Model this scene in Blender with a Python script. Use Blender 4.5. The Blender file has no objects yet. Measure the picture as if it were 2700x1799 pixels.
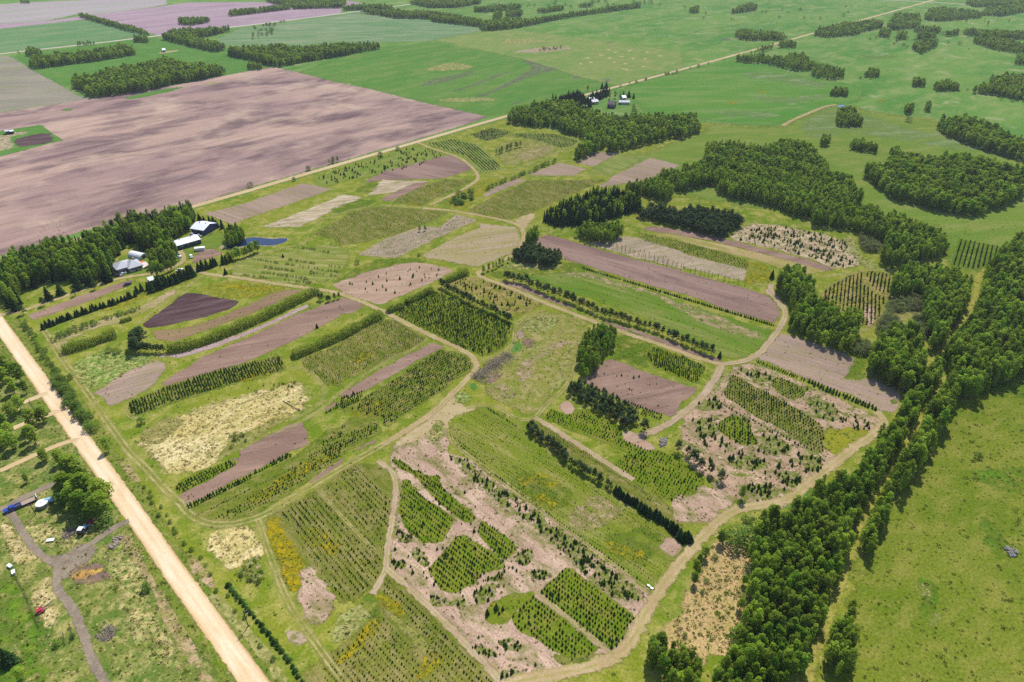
# Tree nursery and farmland seen from the air: all coordinates are metres on the ground.
import bpy, math, random
import numpy as np
from mathutils import Vector
from mathutils.geometry import delaunay_2d_cdt

scene = bpy.context.scene
COL = scene.collection

# ------------------------------------------------------------------ camera, sky, sun, exposure
CAM_H, PITCH, ROLL, FOCAL = 190.0, math.radians(33.0), math.radians(0.35), 1770.0 / 2700.0
cam_data = bpy.data.cameras.new('camera')
cam = bpy.data.objects.new('camera', cam_data)
COL.objects.link(cam)
cam.location = (0, 0, CAM_H)
cam.rotation_mode = 'QUATERNION'
from mathutils import Euler, Quaternion
cam.rotation_quaternion = Euler((math.pi / 2 - PITCH, 0, 0)).to_quaternion() @ Quaternion((0, 0, 1), ROLL)
cam_data.sensor_width = 36.0
cam_data.lens = 36.0 * FOCAL
cam_data.clip_start = 1.0
cam_data.clip_end = 30000.0
scene.camera = cam

SUN_EL, SUN_AZ = math.radians(56.0), math.radians(15.0)     # azimuth from +Y towards +X
world = bpy.data.worlds.new('World')
scene.world = world
world.use_nodes = True
wn = world.node_tree.nodes
sky = wn.new('ShaderNodeTexSky')
sky.sky_type = 'NISHITA'
sky.sun_disc = False
sky.sun_elevation = SUN_EL
sky.sun_rotation = SUN_AZ
sky.altitude = 700.0
world.node_tree.links.new(sky.outputs['Color'], wn['Background'].inputs['Color'])
wn['Background'].inputs['Strength'].default_value = 0.11

sun_data = bpy.data.lights.new('sun', 'SUN')
sun_data.energy = 4.6
sun_data.angle = math.radians(0.53)
sun_data.color = (1.0, 0.955, 0.89)
sun = bpy.data.objects.new('sun', sun_data)
COL.objects.link(sun)
sd = Vector((math.sin(SUN_AZ) * math.cos(SUN_EL), math.cos(SUN_AZ) * math.cos(SUN_EL), math.sin(SUN_EL)))
sun.rotation_mode = 'QUATERNION'
sun.rotation_quaternion = sd.to_track_quat('Z', 'Y')
sun.location = (0, 0, 400)

vs = scene.view_settings
vs.view_transform = 'Standard'
vs.look = 'None'
vs.gamma = 1.0
vs.exposure = 0.68
vs.use_curve_mapping = False
scene.cycles.use_denoising = False
scene.cycles.max_bounces = 6
scene.cycles.sample_clamp_indirect = 2.0
scene.cycles.sample_clamp_direct = 6.0
scene.cycles.transparent_max_bounces = 16
scene.cycles.volume_bounces = 0

# ------------------------------------------------------------------ helpers
def tag(o, label, cat=None, group=None, kind=None):
    o['label'] = label
    if cat: o['category'] = cat
    if group: o['group'] = group
    if kind: o['kind'] = kind
    return o

def pts(s):
    return np.array([[float(v) for v in w.split(',')] for w in s.split()])

def add_obj(name, mesh, parent=None, loc=None, rz=0.0, scale=None):
    o = bpy.data.objects.new(name, mesh)
    COL.objects.link(o)
    if parent is not None: o.parent = parent
    if loc is not None: o.location = loc
    if rz: o.rotation_euler = (0, 0, rz)
    if scale is not None: o.scale = scale if hasattr(scale, '__len__') else (scale, scale, scale)
    return o

def mesh_from(name, verts, faces, mat=None, smooth=False):
    m = bpy.data.meshes.new(name)
    m.from_pydata([tuple(v) for v in verts], [], faces)
    if mat is not None: m.materials.append(mat)
    if smooth: m.polygons.foreach_set('use_smooth', [True] * len(m.polygons))
    m.update()
    return m

def lin(c):
    """measured surface colour (8 bit) to base colour under this sun"""
    out = []
    for v in c:
        v = v / 255.0
        l = v / 12.92 if v <= 0.04045 else ((v + 0.055) / 1.055) ** 2.4
        out.append(l / 1.5)
    return tuple(out) + (1.0,)

class NT:
    def __init__(self, name):
        self.mat = bpy.data.materials.new(name)
        self.mat.use_nodes = True
        self.t = self.mat.node_tree
        self.t.nodes.clear()
        self.out = self.n('ShaderNodeOutputMaterial')
    def n(self, kind, **kw):
        nd = self.t.nodes.new(kind)
        for k, v in kw.items():
            if k.startswith('_'): setattr(nd, k[1:], v)
        return nd
    def l(self, a, b): self.t.links.new(a, b)
    def setin(self, sock, v):
        if isinstance(v, bpy.types.NodeSocket): self.l(v, sock)
        else: sock.default_value = v
    def math(self, op, a, b=0.0, c=None, clamp=False):
        nd = self.n('ShaderNodeMath', _operation=op, _use_clamp=clamp)
        self.setin(nd.inputs[0], a); self.setin(nd.inputs[1], b)
        if c is not None: self.setin(nd.inputs[2], c)
        return nd.outputs[0]
    def mix(self, f, a, b, blend='MIX'):
        nd = self.n('ShaderNodeMix', _data_type='RGBA', _blend_type=blend)
        self.setin(nd.inputs[0], f); self.setin(nd.inputs[6], a); self.setin(nd.inputs[7], b)
        return nd.outputs[2]
    def rng(self, v, a, b, c=0.0, d=1.0, smooth=True):
        nd = self.n('ShaderNodeMapRange', _interpolation_type='SMOOTHSTEP' if smooth else 'LINEAR')
        self.setin(nd.inputs['Value'], v)
        nd.inputs['From Min'].default_value = a; nd.inputs['From Max'].default_value = b
        nd.inputs['To Min'].default_value = c; nd.inputs['To Max'].default_value = d
        return nd.outputs['Result']
    def pos(self): return self.n('ShaderNodeNewGeometry').outputs['Position']
    def mapped(self, vec, rot=0.0, sc=(1, 1, 1), off=(0, 0, 0)):
        if rot:
            r = self.n('ShaderNodeVectorRotate', _rotation_type='Z_AXIS')
            self.l(vec, r.inputs['Vector']); r.inputs['Angle'].default_value = -rot
            vec = r.outputs[0]
        m = self.n('ShaderNodeVectorMath', _operation='MULTIPLY_ADD')
        self.l(vec, m.inputs[0]); m.inputs[1].default_value = sc; m.inputs[2].default_value = off
        return m.outputs[0]
    def noise(self, vec, scale, detail=3.0, rough=0.55, dist=0.0):
        nd = self.n('ShaderNodeTexNoise')
        self.l(vec, nd.inputs['Vector'])
        nd.inputs['Scale'].default_value = scale; nd.inputs['Detail'].default_value = detail
        nd.inputs['Roughness'].default_value = rough; nd.inputs['Distortion'].default_value = dist
        return nd.outputs['Fac']

MATS = {}
def cover(name, c, big=60., mid=9., fine=1.3, ang=0., stretch=1., streak=0., swl=1.6, speck=None, amt=.8, fvar=.3,
          edge=True, enoise=.9, escale=5., ruts=False, brk=None, lane=False, road=False):
    """ground cover: three colours mottled at three sizes, optional drill lines, specks and a ragged edge"""
    k = NT(name)
    p = k.pos()
    off = (hash(name) % 97 if False else sum(map(ord, name)) % 97 * 3.1, len(name) * 7.7, 0)
    v = k.mapped(p, ang, (1.0 / stretch, 1, 0), off)
    nb = k.rng(k.noise(v, 1 / big, 4, .6, .4), .36, .64)
    nm = k.rng(k.noise(v, 1 / mid, 5, .65, .3), .42, .68)
    col = k.mix(nb, lin(c[0]), lin(c[1]))
    col = k.mix(k.math('MULTIPLY', nm, amt), col, lin(c[2]))
    if speck:
        sc, ss, lo, hi = speck
        ns = k.rng(k.noise(k.mapped(p, .6, (1, 1, 0), (31, 7, 0)), 1 / ss, 3, .6), lo, hi)
        col = k.mix(ns, col, lin(sc))
    if road:
        ac = k.math('ABSOLUTE', k.n('ShaderNodeAttribute', _attribute_name='across').outputs['Fac'])
        nr = k.rng(k.noise(k.mapped(p, ang, (1 / 8., 1, 0), (3, 9, 0)), 1 / 3., 4, .7), .3, .7, .3, 1.0)
        col = k.mix(k.math('MULTIPLY', k.rng(ac, .62, 1.0), nr), col, lin((206, 170, 118)))
        rut = k.rng(k.math('ABSOLUTE', k.math('SUBTRACT', ac, .36)), .03, .16, .5, 0.0)
        col = k.mix(k.math('MULTIPLY', rut, nr), col, lin((252, 232, 204)))
        col = k.mix(k.math('MULTIPLY', k.rng(ac, .0, .14, .4, 0.0), nr), col, lin((222, 190, 146)))
    if lane:
        ac = k.math('ABSOLUTE', k.n('ShaderNodeAttribute', _attribute_name='across').outputs['Fac'])
        mid_ = k.rng(k.math('ABSOLUTE', k.math('SUBTRACT', ac, .5)), .14, .42)
        nl = k.rng(k.noise(k.mapped(p, 0, (1, 1, 0), (3, 9, 0)), 1 / 9., 4, .7), .36, .6)
        col = k.mix(k.math('MULTIPLY', k.math('MULTIPLY', mid_, nl), .75), col, lin((168, 164, 86)))
    nf = k.noise(k.mapped(p, ang, (1 / max(1, stretch * .35), 1, 0)), 1.25 / fine, 4, .85)
    fv = min(.8, fvar * 2.0)
    f = k.rng(nf, .25, .75, 1 - fv, 1 + fv, False)
    if streak:
        st = k.noise(k.mapped(p, ang, (1 / 90., 1 / swl, 0)), 1.0, 3, .7)
        f = k.math('MULTIPLY', f, k.rng(st, .25, .75, 1 - streak, 1 + streak, False))
    vm = k.n('ShaderNodeVectorMath', _operation='SCALE')
    k.l(col, vm.inputs[0]); k.l(f, vm.inputs['Scale'])
    bs = k.n('ShaderNodeBsdfDiffuse')
    k.l(vm.outputs[0], bs.inputs['Color'])
    bs.inputs['Roughness'].default_value = .6
    if edge:
        a = k.n('ShaderNodeAttribute', _attribute_name='edge').outputs['Fac']
        ne = k.noise(k.mapped(p, 0, (1, 1, 0)), 1 / escale, 5, .7)
        al = k.rng(k.math('MULTIPLY_ADD', k.math('SUBTRACT', ne, .5), enoise * 2.2, a), .36, .64)
        inner = k.rng(a, 0.0, .12)
        al = k.math('MULTIPLY', al, inner)
        if brk:
            al = k.math('MULTIPLY', al, k.rng(k.noise(k.mapped(p, ang, (1 / max(1, stretch * .6), 1, 0), (5, 17, 0)), 1 / brk[0], 5, .72), brk[1], brk[2]))
        if ruts:
            ac = k.math('ABSOLUTE', k.n('ShaderNodeAttribute', _attribute_name='across').outputs['Fac'])
            r = k.rng(k.math('ABSOLUTE', k.math('SUBTRACT', ac, .46)), .1, .3, 1.0, .0)
            wear = k.rng(k.noise(k.mapped(p, 0, (1, 1, 0)), 1 / 7., 4, .7), .35, .65, .35, 1.0)
            al = k.math('MULTIPLY', al, k.math('MULTIPLY', k.math('MULTIPLY_ADD', r, .7, .3), wear))
        tr = k.n('ShaderNodeBsdfTransparent')
        mx = k.n('ShaderNodeMixShader')
        k.l(al, mx.inputs[0]); k.l(tr.outputs[0], mx.inputs[1]); k.l(bs.outputs[0], mx.inputs[2])
        k.l(mx.outputs[0], k.out.inputs['Surface'])
    else:
        k.l(bs.outputs[0], k.out.inputs['Surface'])
    MATS[name] = k.mat
    return k.mat

A1, A2 = math.radians(47.5), math.radians(135.5)          # directions of the survey grid
G0, G1, G2 = (142, 150, 48), (114, 138, 34), (188, 176, 98)
cover('base', [G0, G1, G2], 38, 8, 1.1, edge=False, fvar=.27, amt=.7, speck=((190, 176, 112), 4, .6, .74))
cover('lush', [(94, 144, 60), (118, 156, 70), (150, 166, 94)], 110, 26, 3, A1, 2.2, .05, 4, fvar=.14, amt=.8, speck=((172, 176, 124), 34, .56, .76))
cover('vivid', [(88, 136, 56), (100, 144, 62), (116, 150, 72)], 50, 12, 1.6, A1, 2, .05, fvar=.16)
cover('vivid2', [(94, 142, 58), (108, 146, 64), (130, 154, 78)], 90, 20, 2.2, A1, 2.5, .05, 3, fvar=.14)
cover('yellowgreen', [(124, 154, 74), (140, 158, 82), (162, 164, 98)], 70, 16, 2.2, A1, 2, .05, 3, fvar=.14)
cover('streakgreen', [(92, 146, 54), (108, 150, 60), (146, 162, 92)], 60, 22, 2.4, .15, 4, .06, 4, fvar=.12, amt=.6)
cover('fargreen', [(104, 146, 90), (116, 150, 96), (140, 158, 110)], 100, 24, 4, A1, 4, .06, 5, fvar=.1)
cover('palegreen', [(108, 148, 92), (130, 156, 106), (164, 170, 132)], 80, 16, 3, .12, 5, .08, 4, fvar=.12)
cover('bigsoil', [(202, 171, 152), (176, 146, 137), (112, 90, 95)], 84, 36, 2.6, A1 - .03, 2.4, .15, 7.0, fvar=.09, amt=.85, speck=((214, 186, 162), 60, .52, .76))
cover('stubble', [(166, 156, 136), (150, 142, 126), (152, 162, 98)], 60, 30, 2.0, .32, 4, .26, 3.2, fvar=.2, amt=.5)
cover('palegrey', [(188, 174, 172), (176, 164, 160), (170, 172, 150)], 120, 40, 5, A1, 4, .05, 6, fvar=.08)
cover('palemauve', [(184, 156, 164), (172, 146, 156), (196, 172, 172)], 90, 26, 4, A1, 4, .08, 6, fvar=.1)
cover('mauvepatch', [(140, 124, 122), (126, 110, 114), (146, 144, 110)], 12, 4, 1.5, fvar=.25, escale=8, brk=(6.0, .42, .62))
cover('drygrass', [(176, 172, 104), (190, 178, 116), (150, 160, 84)], 18, 5, 1.2, fvar=.25, escale=7, brk=(5.0, .36, .56))
cover('palepink', [(206, 184, 156), (190, 168, 140), (168, 160, 100)], 14, 4, 1.1, fvar=.25, brk=(4.0, .34, .54))
cover('straw', [(224, 204, 152), (206, 186, 130), (170, 164, 84)], 9, 3, .9, fvar=.35, escale=4, brk=(3.5, .32, .54))
cover('straw2', [(236, 218, 164), (216, 196, 130), (166, 160, 76)], 22, 4.5, .9, .8, 1.8, .1, fvar=.38, escale=5, speck=((150, 140, 60), 1.6, .6, .7), brk=(6.0, .3, .46))
cover('strawgreen', [(132, 144, 58), (214, 196, 134), (96, 136, 50)], 7, 3, .9, fvar=.35, escale=4, brk=(3.5, .32, .54))
cover('palestraw', [(200, 178, 150), (222, 204, 172), (150, 146, 82)], 14, 5, .9, A1 - .55, 3, .35, 1.4, fvar=.25)
cover('silver', [(146, 166, 104), (158, 172, 114), (124, 156, 78)], 40, 14, 2.5, .2, 5, fvar=.12, escale=14, enoise=1.1, brk=(14.0, .36, .66))
cover('olive', [(126, 156, 66), (138, 160, 70), (114, 152, 64)], 30, 10, 2, .1, 4, fvar=.12, escale=14, brk=(14.0, .36, .66))
cover('yellowgrass', [(150, 152, 44), (196, 172, 30), (122, 144, 46)], 8, 2.4, .7, fvar=.35, escale=3.5, enoise=1.3, brk=(2.0, .42, .6))
cover('yellowgrass2', [(138, 150, 50), (158, 156, 46), (186, 168, 50)], 14, 3.5, .8, fvar=.32, escale=5, enoise=1.1, amt=.6, brk=(3.0, .36, .56))
cover('gold', [(190, 164, 22), (168, 154, 30), (124, 132, 36)], 7, 2.2, .6, fvar=.42, escale=2.5, enoise=1.0, brk=(1.6, .35, .52))
cover('gold2', [(186, 164, 32), (160, 154, 40), (132, 144, 40)], 7, 2.2, .6, fvar=.38, escale=3, enoise=1.3, brk=(2.0, .4, .56))
cover('yellowolive', [(150, 152, 42), (134, 146, 46), (168, 158, 52)], 14, 4, 1, fvar=.25)
cover('tussock', [(128, 140, 46), (112, 132, 36), (152, 150, 68)], 34, 7, 1.2, .5, 1.6, fvar=.3, speck=((84, 98, 30), 1.5, .62, .7))
cover('olivelush', [(108, 144, 38), (96, 138, 36), (134, 150, 54)], 18, 5, 1.1, fvar=.28, escale=8, brk=(6.0, .36, .62))
cover('vividolive', [(112, 142, 40), (126, 146, 44), (98, 134, 40)], 20, 5, 1.1, fvar=.25, escale=6, enoise=1.0, brk=(7.0, .34, .72))
cover('dryolive', [(160, 154, 84), (144, 148, 70), (182, 170, 108)], 14, 4, 1, fvar=.3, brk=(5.0, .3, .56))
cover('reed', [(184, 178, 118), (172, 168, 106), (146, 150, 76)], 5, 1.8, .7, fvar=.4, escale=3, brk=(1.6, .46, .66))
cover('reedgreen', [(164, 168, 96), (182, 178, 112), (130, 150, 66)], 8, 2.4, .9, fvar=.35, escale=4, brk=(3., .32, .54))
cover('bluegreen', [(112, 150, 62), (136, 158, 72), (208, 198, 128)], 8, 2.4, .9, fvar=.35, escale=5, amt=.9, brk=(4., .3, .5))
cover('marsh', [(212, 182, 128), (200, 170, 118), (176, 164, 92)], 18, 5, 1.0, fvar=.3, escale=5, speck=((122, 104, 58), 1.0, .56, .66))
cover('yard', [(100, 126, 50), (118, 132, 56), (186, 174, 108)], 18, 5, 1.0, fvar=.34, escale=5, speck=((206, 190, 128), 2.2, .62, .74))
cover('lawn', [(120, 144, 52), (132, 146, 58), (110, 138, 50)], 20, 6, 1.5, fvar=.14)
cover('vergegreen', [(122, 138, 48), (108, 130, 44), (160, 152, 84)], 14, 4, 1.0, fvar=.3, escale=4)
cover('pinkverge', [(202, 176, 138), (184, 162, 116), (150, 150, 70)], 10, 3.2, .9, fvar=.32, escale=4, amt=.9, brk=(4.0, .34, .54))
cover('meadow', [(136, 146, 56), (150, 148, 70), (186, 168, 116)], 16, 5, 1.1, fvar=.3)
cover('rusty', [(152, 148, 62), (180, 156, 100), (120, 138, 44)], 9, 3, 1, fvar=.3, brk=(5.0, .3, .5))
cover('weedy', [(118, 138, 44), (134, 142, 60), (196, 172, 140)], 6, 2.6, .8, fvar=.36, escale=3, enoise=1.3, amt=.7, brk=(3.0, .36, .52))
cover('mauve', [(164, 134, 116), (146, 118, 104), (180, 150, 130)], 22, 6, .9, A1 - .5, 5, .14, 1.4, fvar=.14, brk=(2.2, .18, .34))
cover('mauve2', [(152, 124, 112), (172, 143, 128), (136, 109, 100)], 26, 8, 1.0, -.55, 6, .14, 1.6, fvar=.13, brk=(2.2, .16, .32))
cover('brown', [(166, 136, 108), (150, 122, 98), (148, 138, 80)], 20, 6, 1, A1 - .5, 5, .14, 1.4, fvar=.18, amt=.6, brk=(3., .24, .42))
cover('darksoil', [(102, 80, 80), (88, 66, 67), (128, 106, 106)], 14, 5, .9, A1 - .3, 6, .22, 1.5, fvar=.14, amt=.7)
cover('darkbare', [(128, 104, 96), (146, 120, 108), (168, 144, 104)], 6, 2.4, .8, fvar=.3, escale=3, brk=(3.0, .32, .52))
cover('pots', [(190, 164, 156), (176, 148, 142), (206, 184, 176)], 8, 2, .6, A1 - .5, 3, .2, 1, fvar=.3, speck=((66, 54, 58), .9, .6, .64))
cover('greymauve', [(188, 162, 142), (172, 148, 132), (152, 150, 86)], 12, 4, .9, A1 - .3, 4, .24, 1.3, fvar=.2, amt=.5, brk=(3., .24, .42))
cover('greypink', [(184, 158, 138), (168, 144, 126), (158, 150, 96)], 22, 6, 1, -.58, 4, .2, 1.7, fvar=.2, amt=.5, brk=(3.0, .26, .42))
cover('greydots', [(194, 172, 148), (178, 158, 134), (154, 152, 94)], 14, 3.5, .8, A1 - .45, 2, .22, 1.8, fvar=.3, amt=.7, brk=(2.5, .26, .44))
cover('pinkolive', [(184, 166, 124), (168, 158, 98), (194, 168, 146)], 22, 7, 1.2, A1 - .5, 5, .16, 2, fvar=.2)
cover('pink', [(194, 162, 136), (176, 146, 122), (206, 180, 154)], 20, 5, .9, A1 - .5, 3, .12, 1.3, fvar=.16, brk=(3.0, .2, .36))
cover('pinkgreen', [(190, 166, 126), (160, 154, 86), (202, 174, 148)], 9, 3, 1, -.55, 2, .12, fvar=.28, escale=5, enoise=1.3, brk=(5.0, .38, .58))
cover('pinkrough', [(216, 186, 160), (192, 160, 138), (126, 130, 56)], 11, 4.6, .8, -.75, 1.8, .18, 1.1, fvar=.3, amt=.8, speck=((122, 106, 84), 1.3, .62, .7))
cover('pinkweedy', [(210, 178, 148), (188, 156, 130), (116, 128, 46)], 12, 5, .9, -.6, 1.4, .14, 1.2, fvar=.32, amt=1.0, speck=((222, 200, 174), 3, .6, .7))
cover('pinkweedy2', [(186, 164, 122), (150, 150, 70), (200, 174, 146)], 12, 4, .9, A1 - .5, 4, .25, 1.4, fvar=.28)
cover('pinkstraw', [(214, 190, 156), (196, 168, 142), (136, 146, 64)], 10, 4, .9, fvar=.34, amt=.75)
cover('plotgreen', [(124, 134, 48), (106, 126, 36), (162, 150, 86)], 14, 4, .9, A1 - .5, 2, .16, 1.8, fvar=.3, brk=(3.0, .24, .46))
cover('plotgreen2', [(134, 148, 62), (122, 144, 54), (158, 158, 86)], 22, 6, 1.2, A1, 2, fvar=.2)
cover('plotrich', [(108, 134, 26), (124, 140, 38), (146, 142, 60)], 13, 4, .9, -.78, 2, .18, 2.0, fvar=.3, brk=(3.0, .24, .44))
cover('plotdots', [(116, 126, 44), (134, 136, 58), (168, 152, 100)], 16, 4, .9, -.8, 2, .18, 2.1, fvar=.32, amt=.7, brk=(3.5, .24, .46))
cover('plotdots2', [(114, 138, 34), (132, 142, 48), (170, 158, 96)], 24, 6, .9, -.66, 3, .2, 2.0, fvar=.3, amt=.6)
cover('plotdots3', [(122, 144, 60), (138, 150, 70), (160, 160, 92)], 24, 6, 1.2, -.85, 4, .3, 3.4, fvar=.22)
cover('darkrows', [(108, 128, 60), (124, 136, 68), (150, 146, 90)], 14, 4, 1.2, fvar=.25)
cover('yellowrows', [(184, 164, 104), (162, 156, 80), (196, 172, 130)], 18, 5, 1, -.58, 3, .28, 2.4, fvar=.26)
cover('greenlines', [(120, 144, 50), (104, 138, 40), (166, 156, 96)], 26, 8, 1, -.62, 5, .22, 1.8, fvar=.22, amt=.55)
cover('orchard', [(144, 150, 66), (130, 146, 56), (192, 174, 122)], 12, 3.5, 1, -.1, 6, .22, 3.0, fvar=.25, amt=.6)
cover('gravel', [(250, 224, 184), (236, 206, 162), (254, 234, 202)], 16, 4, .8, A2, 6, .09, .9, fvar=.08, enoise=.7, escale=3, road=True)
cover('gravel2', [(226, 200, 156), (212, 184, 136), (232, 208, 168)], 30, 6, 1, A1, 8, .07, 1.2, fvar=.1, enoise=.5, escale=3)
cover('farroad', [(216, 206, 190), (206, 194, 176), (222, 212, 196)], 60, 20, 3, A1, 4, fvar=.08, enoise=.5)
cover('track', [(206, 184, 142), (192, 168, 126), (174, 164, 100)], 12, 3.5, .9, fvar=.18, escale=3, enoise=1.0, amt=.6, brk=(3.0, .26, .42))
cover('pinktrack', [(218, 194, 168), (202, 174, 150), (184, 168, 116)], 12, 3.5, .9, fvar=.2, escale=3, enoise=1.0, amt=.5, brk=(3.0, .26, .42))
cover('tracks2', [(196, 186, 118), (180, 174, 98), (206, 190, 130)], 14, 4, .9, fvar=.2, escale=4, enoise=1.0, ruts=True)
cover('lane', [(206, 182, 140), (192, 166, 124), (172, 162, 94)], 12, 3.5, .9, fvar=.16, escale=3, enoise=1.0, amt=.5, brk=(3.0, .2, .36), lane=True)
cover('pinklane', [(206, 182, 152), (190, 162, 136), (172, 156, 104)], 12, 3.5, .9, fvar=.18, escale=3, enoise=1.0, amt=.45, brk=(3.0, .2, .36), lane=True)
cover('pasture', [(126, 148, 58), (116, 144, 52), (150, 156, 80)], 60, 14, 2.0, .2, 2.5, .05, 3, fvar=.16)
cover('grasslane', [(170, 166, 76), (156, 160, 62), (188, 174, 98)], 14, 4, .9, fvar=.25, escale=3, enoise=.9, brk=(4.0, .3, .5))
cover('dirt', [(158, 142, 122), (142, 128, 112), (172, 156, 132)], 10, 3, .8, fvar=.2, escale=3, enoise=.9)
cover('orangestraw', [(216, 176, 88), (196, 152, 84), (140, 110, 92)], 4, 1.6, .6, fvar=.35, escale=2, enoise=1.3)

def simple(name, c, rough=.7, metal=0., var=.1, sc=1.5, spec=.3):
    k = NT(name)
    b = k.n('ShaderNodeBsdfPrincipled')
    tc = k.n('ShaderNodeTexCoord').outputs['Object']
    f = k.rng(k.noise(tc, sc, 4, .6), .3, .7, 1 - var, 1 + var, False)
    vm = k.n('ShaderNodeVectorMath', _operation='SCALE')
    vm.inputs[0].default_value = lin(c)[:3]; k.l(f, vm.inputs['Scale'])
    k.l(vm.outputs[0], b.inputs['Base Color'])
    b.inputs['Roughness'].default_value = rough; b.inputs['Metallic'].default_value = metal
    b.inputs['Specular IOR Level'].default_value = spec
    k.l(b.outputs[0], k.out.inputs['Surface'])
    MATS[name] = k.mat
    return k.mat
simple('white_metal', (236, 240, 246), .5); simple('grey_roof', (178, 180, 190), .6); simple('pale_wall', (210, 204, 196), .8)
simple('blue_wall', (58, 70, 120), .7); simple('dark_barn', (70, 58, 66), .8); simple('glass', (40, 52, 70), .1, spec=.6)
simple('blue_paint', (32, 66, 160), .25, spec=.6); simple('red_paint', (176, 44, 62), .35, spec=.5); simple('white_paint', (238, 240, 244), .35)
simple('tyre', (34, 34, 36), .9); simple('steel', (150, 152, 156), .4, .6); simple('plank', (170, 150, 130), .8, var=.2)
simple('bark', (120, 112, 100), .9, var=.3, sc=6); simple('pole_wood', (92, 78, 70), .9, var=.2); simple('tank_white', (246, 246, 246), .5)
simple('brush', (150, 136, 124), .9, var=.4, sc=3); simple('rock', (138, 134, 128), .9, var=.3, sc=2); simple('light_blue', (150, 190, 220), .4)
simple('dark_car', (44, 46, 54), .25, spec=.6); simple('silver_car', (190, 194, 200), .3, spec=.6); simple('orange_tarp', (230, 96, 50), .7)
simple('concrete', (214, 204, 192), .8); simple('dark_door', (60, 62, 72), .6); simple('tin_green', (120, 140, 130), .5)

def water_mat():
    k = NT('water')
    b = k.n('ShaderNodeBsdfPrincipled')
    b.inputs['Base Color'].default_value = (.004, .016, .05, 1)
    b.inputs['Roughness'].default_value = .06
    bump = k.n('ShaderNodeBump'); bump.inputs['Strength'].default_value = .12; bump.inputs['Distance'].default_value = .3
    k.l(k.noise(k.pos(), .8, 3), bump.inputs['Height']); k.l(bump.outputs[0], b.inputs['Normal'])
    k.l(b.outputs[0], k.out.inputs['Surface'])
    MATS['water'] = k.mat
water_mat()

def foliage(name, ca, cb, cc, trans=.35, nsc=5., var=.3, stand=None):
    k = NT(name)
    oi = k.n('ShaderNodeObjectInfo').outputs['Random']
    tc = k.n('ShaderNodeTexCoord').outputs['Object']
    nz = k.noise(tc, nsc, 3, .6)
    col = k.mix(oi, lin(ca), lin(cb))
    col = k.mix(k.rng(nz, .45, .7), col, lin(cc))
    if stand:
        loc = k.n('ShaderNodeObjectInfo').outputs['Location']
        col = k.mix(k.math('MULTIPLY', k.rng(k.noise(loc, 1 / 17., 3, .6), .44, .62), .6), col, lin(stand))
    r2 = k.math('FRACT', k.math('MULTIPLY', oi, 17.31))
    vm = k.n('ShaderNodeVectorMath', _operation='SCALE')
    k.l(col, vm.inputs[0]); k.l(k.rng(r2, 0, 1, 1 - var, 1 + var, False), vm.inputs['Scale'])
    d = k.n('ShaderNodeBsdfDiffuse'); k.l(vm.outputs[0], d.inputs['Color'])
    t = k.n('ShaderNodeBsdfTranslucent'); k.l(vm.outputs[0], t.inputs['Color'])
    mx = k.n('ShaderNodeMixShader'); mx.inputs[0].default_value = trans
    k.l(d.outputs[0], mx.inputs[1]); k.l(t.outputs[0], mx.inputs[2]); k.l(mx.outputs[0], k.out.inputs['Surface'])
    MATS[name] = k.mat
    return k.mat
foliage('poplar_leaf', (100, 152, 44), (162, 188, 58), (172, 198, 72), .6, 5., .4, (176, 196, 72))
foliage('bush_leaf', (104, 138, 52), (122, 150, 62), (146, 166, 84), .45)
foliage('spruce_needle', (40, 66, 34), (52, 78, 40), (64, 92, 46), .15, 4)
foliage('nursery_needle', (48, 78, 32), (84, 112, 44), (96, 124, 52), .2, 4, .35)
foliage('pine_needle', (62, 84, 50), (76, 96, 56), (92, 110, 66), .2, 4)
foliage('grey_leaf', (112, 128, 72), (130, 136, 92), (140, 152, 92), .4, 4)
foliage('willow_leaf', (124, 148, 44), (140, 160, 50), (172, 180, 78), .45, .5, .1)

# ------------------------------------------------------------------ ground and sheets
def ground():
    R = 7000.0
    m = mesh_from('ground', [(-R, -R, 0), (R, -R, 0), (R, R, 0), (-R, R, 0)], [(0, 1, 2, 3)], MATS['base'])
    tag(add_obj('ground', m), 'yellow-green rough grass ground between the nursery plots', 'ground', kind='structure')
ground()

def chaikin(p, n):
    for _ in range(n):
        q = np.roll(p, -1, 0)
        p = np.stack([.75 * p + .25 * q, .25 * p + .75 * q], 1).reshape(-1, 2)
    return p
def area(p):
    q = np.roll(p, -1, 0)
    return .5 * float(np.sum(p[:, 0] * q[:, 1] - q[:, 0] * p[:, 1]))
def inside(poly, x, y):
    x = np.asarray(x); y = np.asarray(y)
    r = np.zeros(x.shape, bool)
    n = len(poly)
    for i in range(n):
        x0, y0 = poly[i]; x1, y1 = poly[(i + 1) % n]
        c = ((y0 > y) != (y1 > y))
        with np.errstate(divide='ignore', invalid='ignore'):
            r ^= c & (x < (x1 - x0) * (y - y0) / (y1 - y0 + 1e-12) + x0)
    return r
def offset(p, d):
    """push a counter-clockwise outline inwards by d"""
    a = np.roll(p, 1, 0); b = np.roll(p, -1, 0)
    e0 = p - a; e1 = b - p
    e0 /= np.maximum(np.linalg.norm(e0, axis=1, keepdims=True), 1e-6); e1 /= np.maximum(np.linalg.norm(e1, axis=1, keepdims=True), 1e-6)
    n0 = np.stack([-e0[:, 1], e0[:, 0]], 1); n1 = np.stack([-e1[:, 1], e1[:, 0]], 1)
    n = n0 + n1
    n /= np.maximum(np.linalg.norm(n, axis=1, keepdims=True), 1e-6)
    k = np.clip(1 / np.maximum((n * n0).sum(1, keepdims=True), .35), 1, 1.8)
    return p + n * k * d

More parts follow.
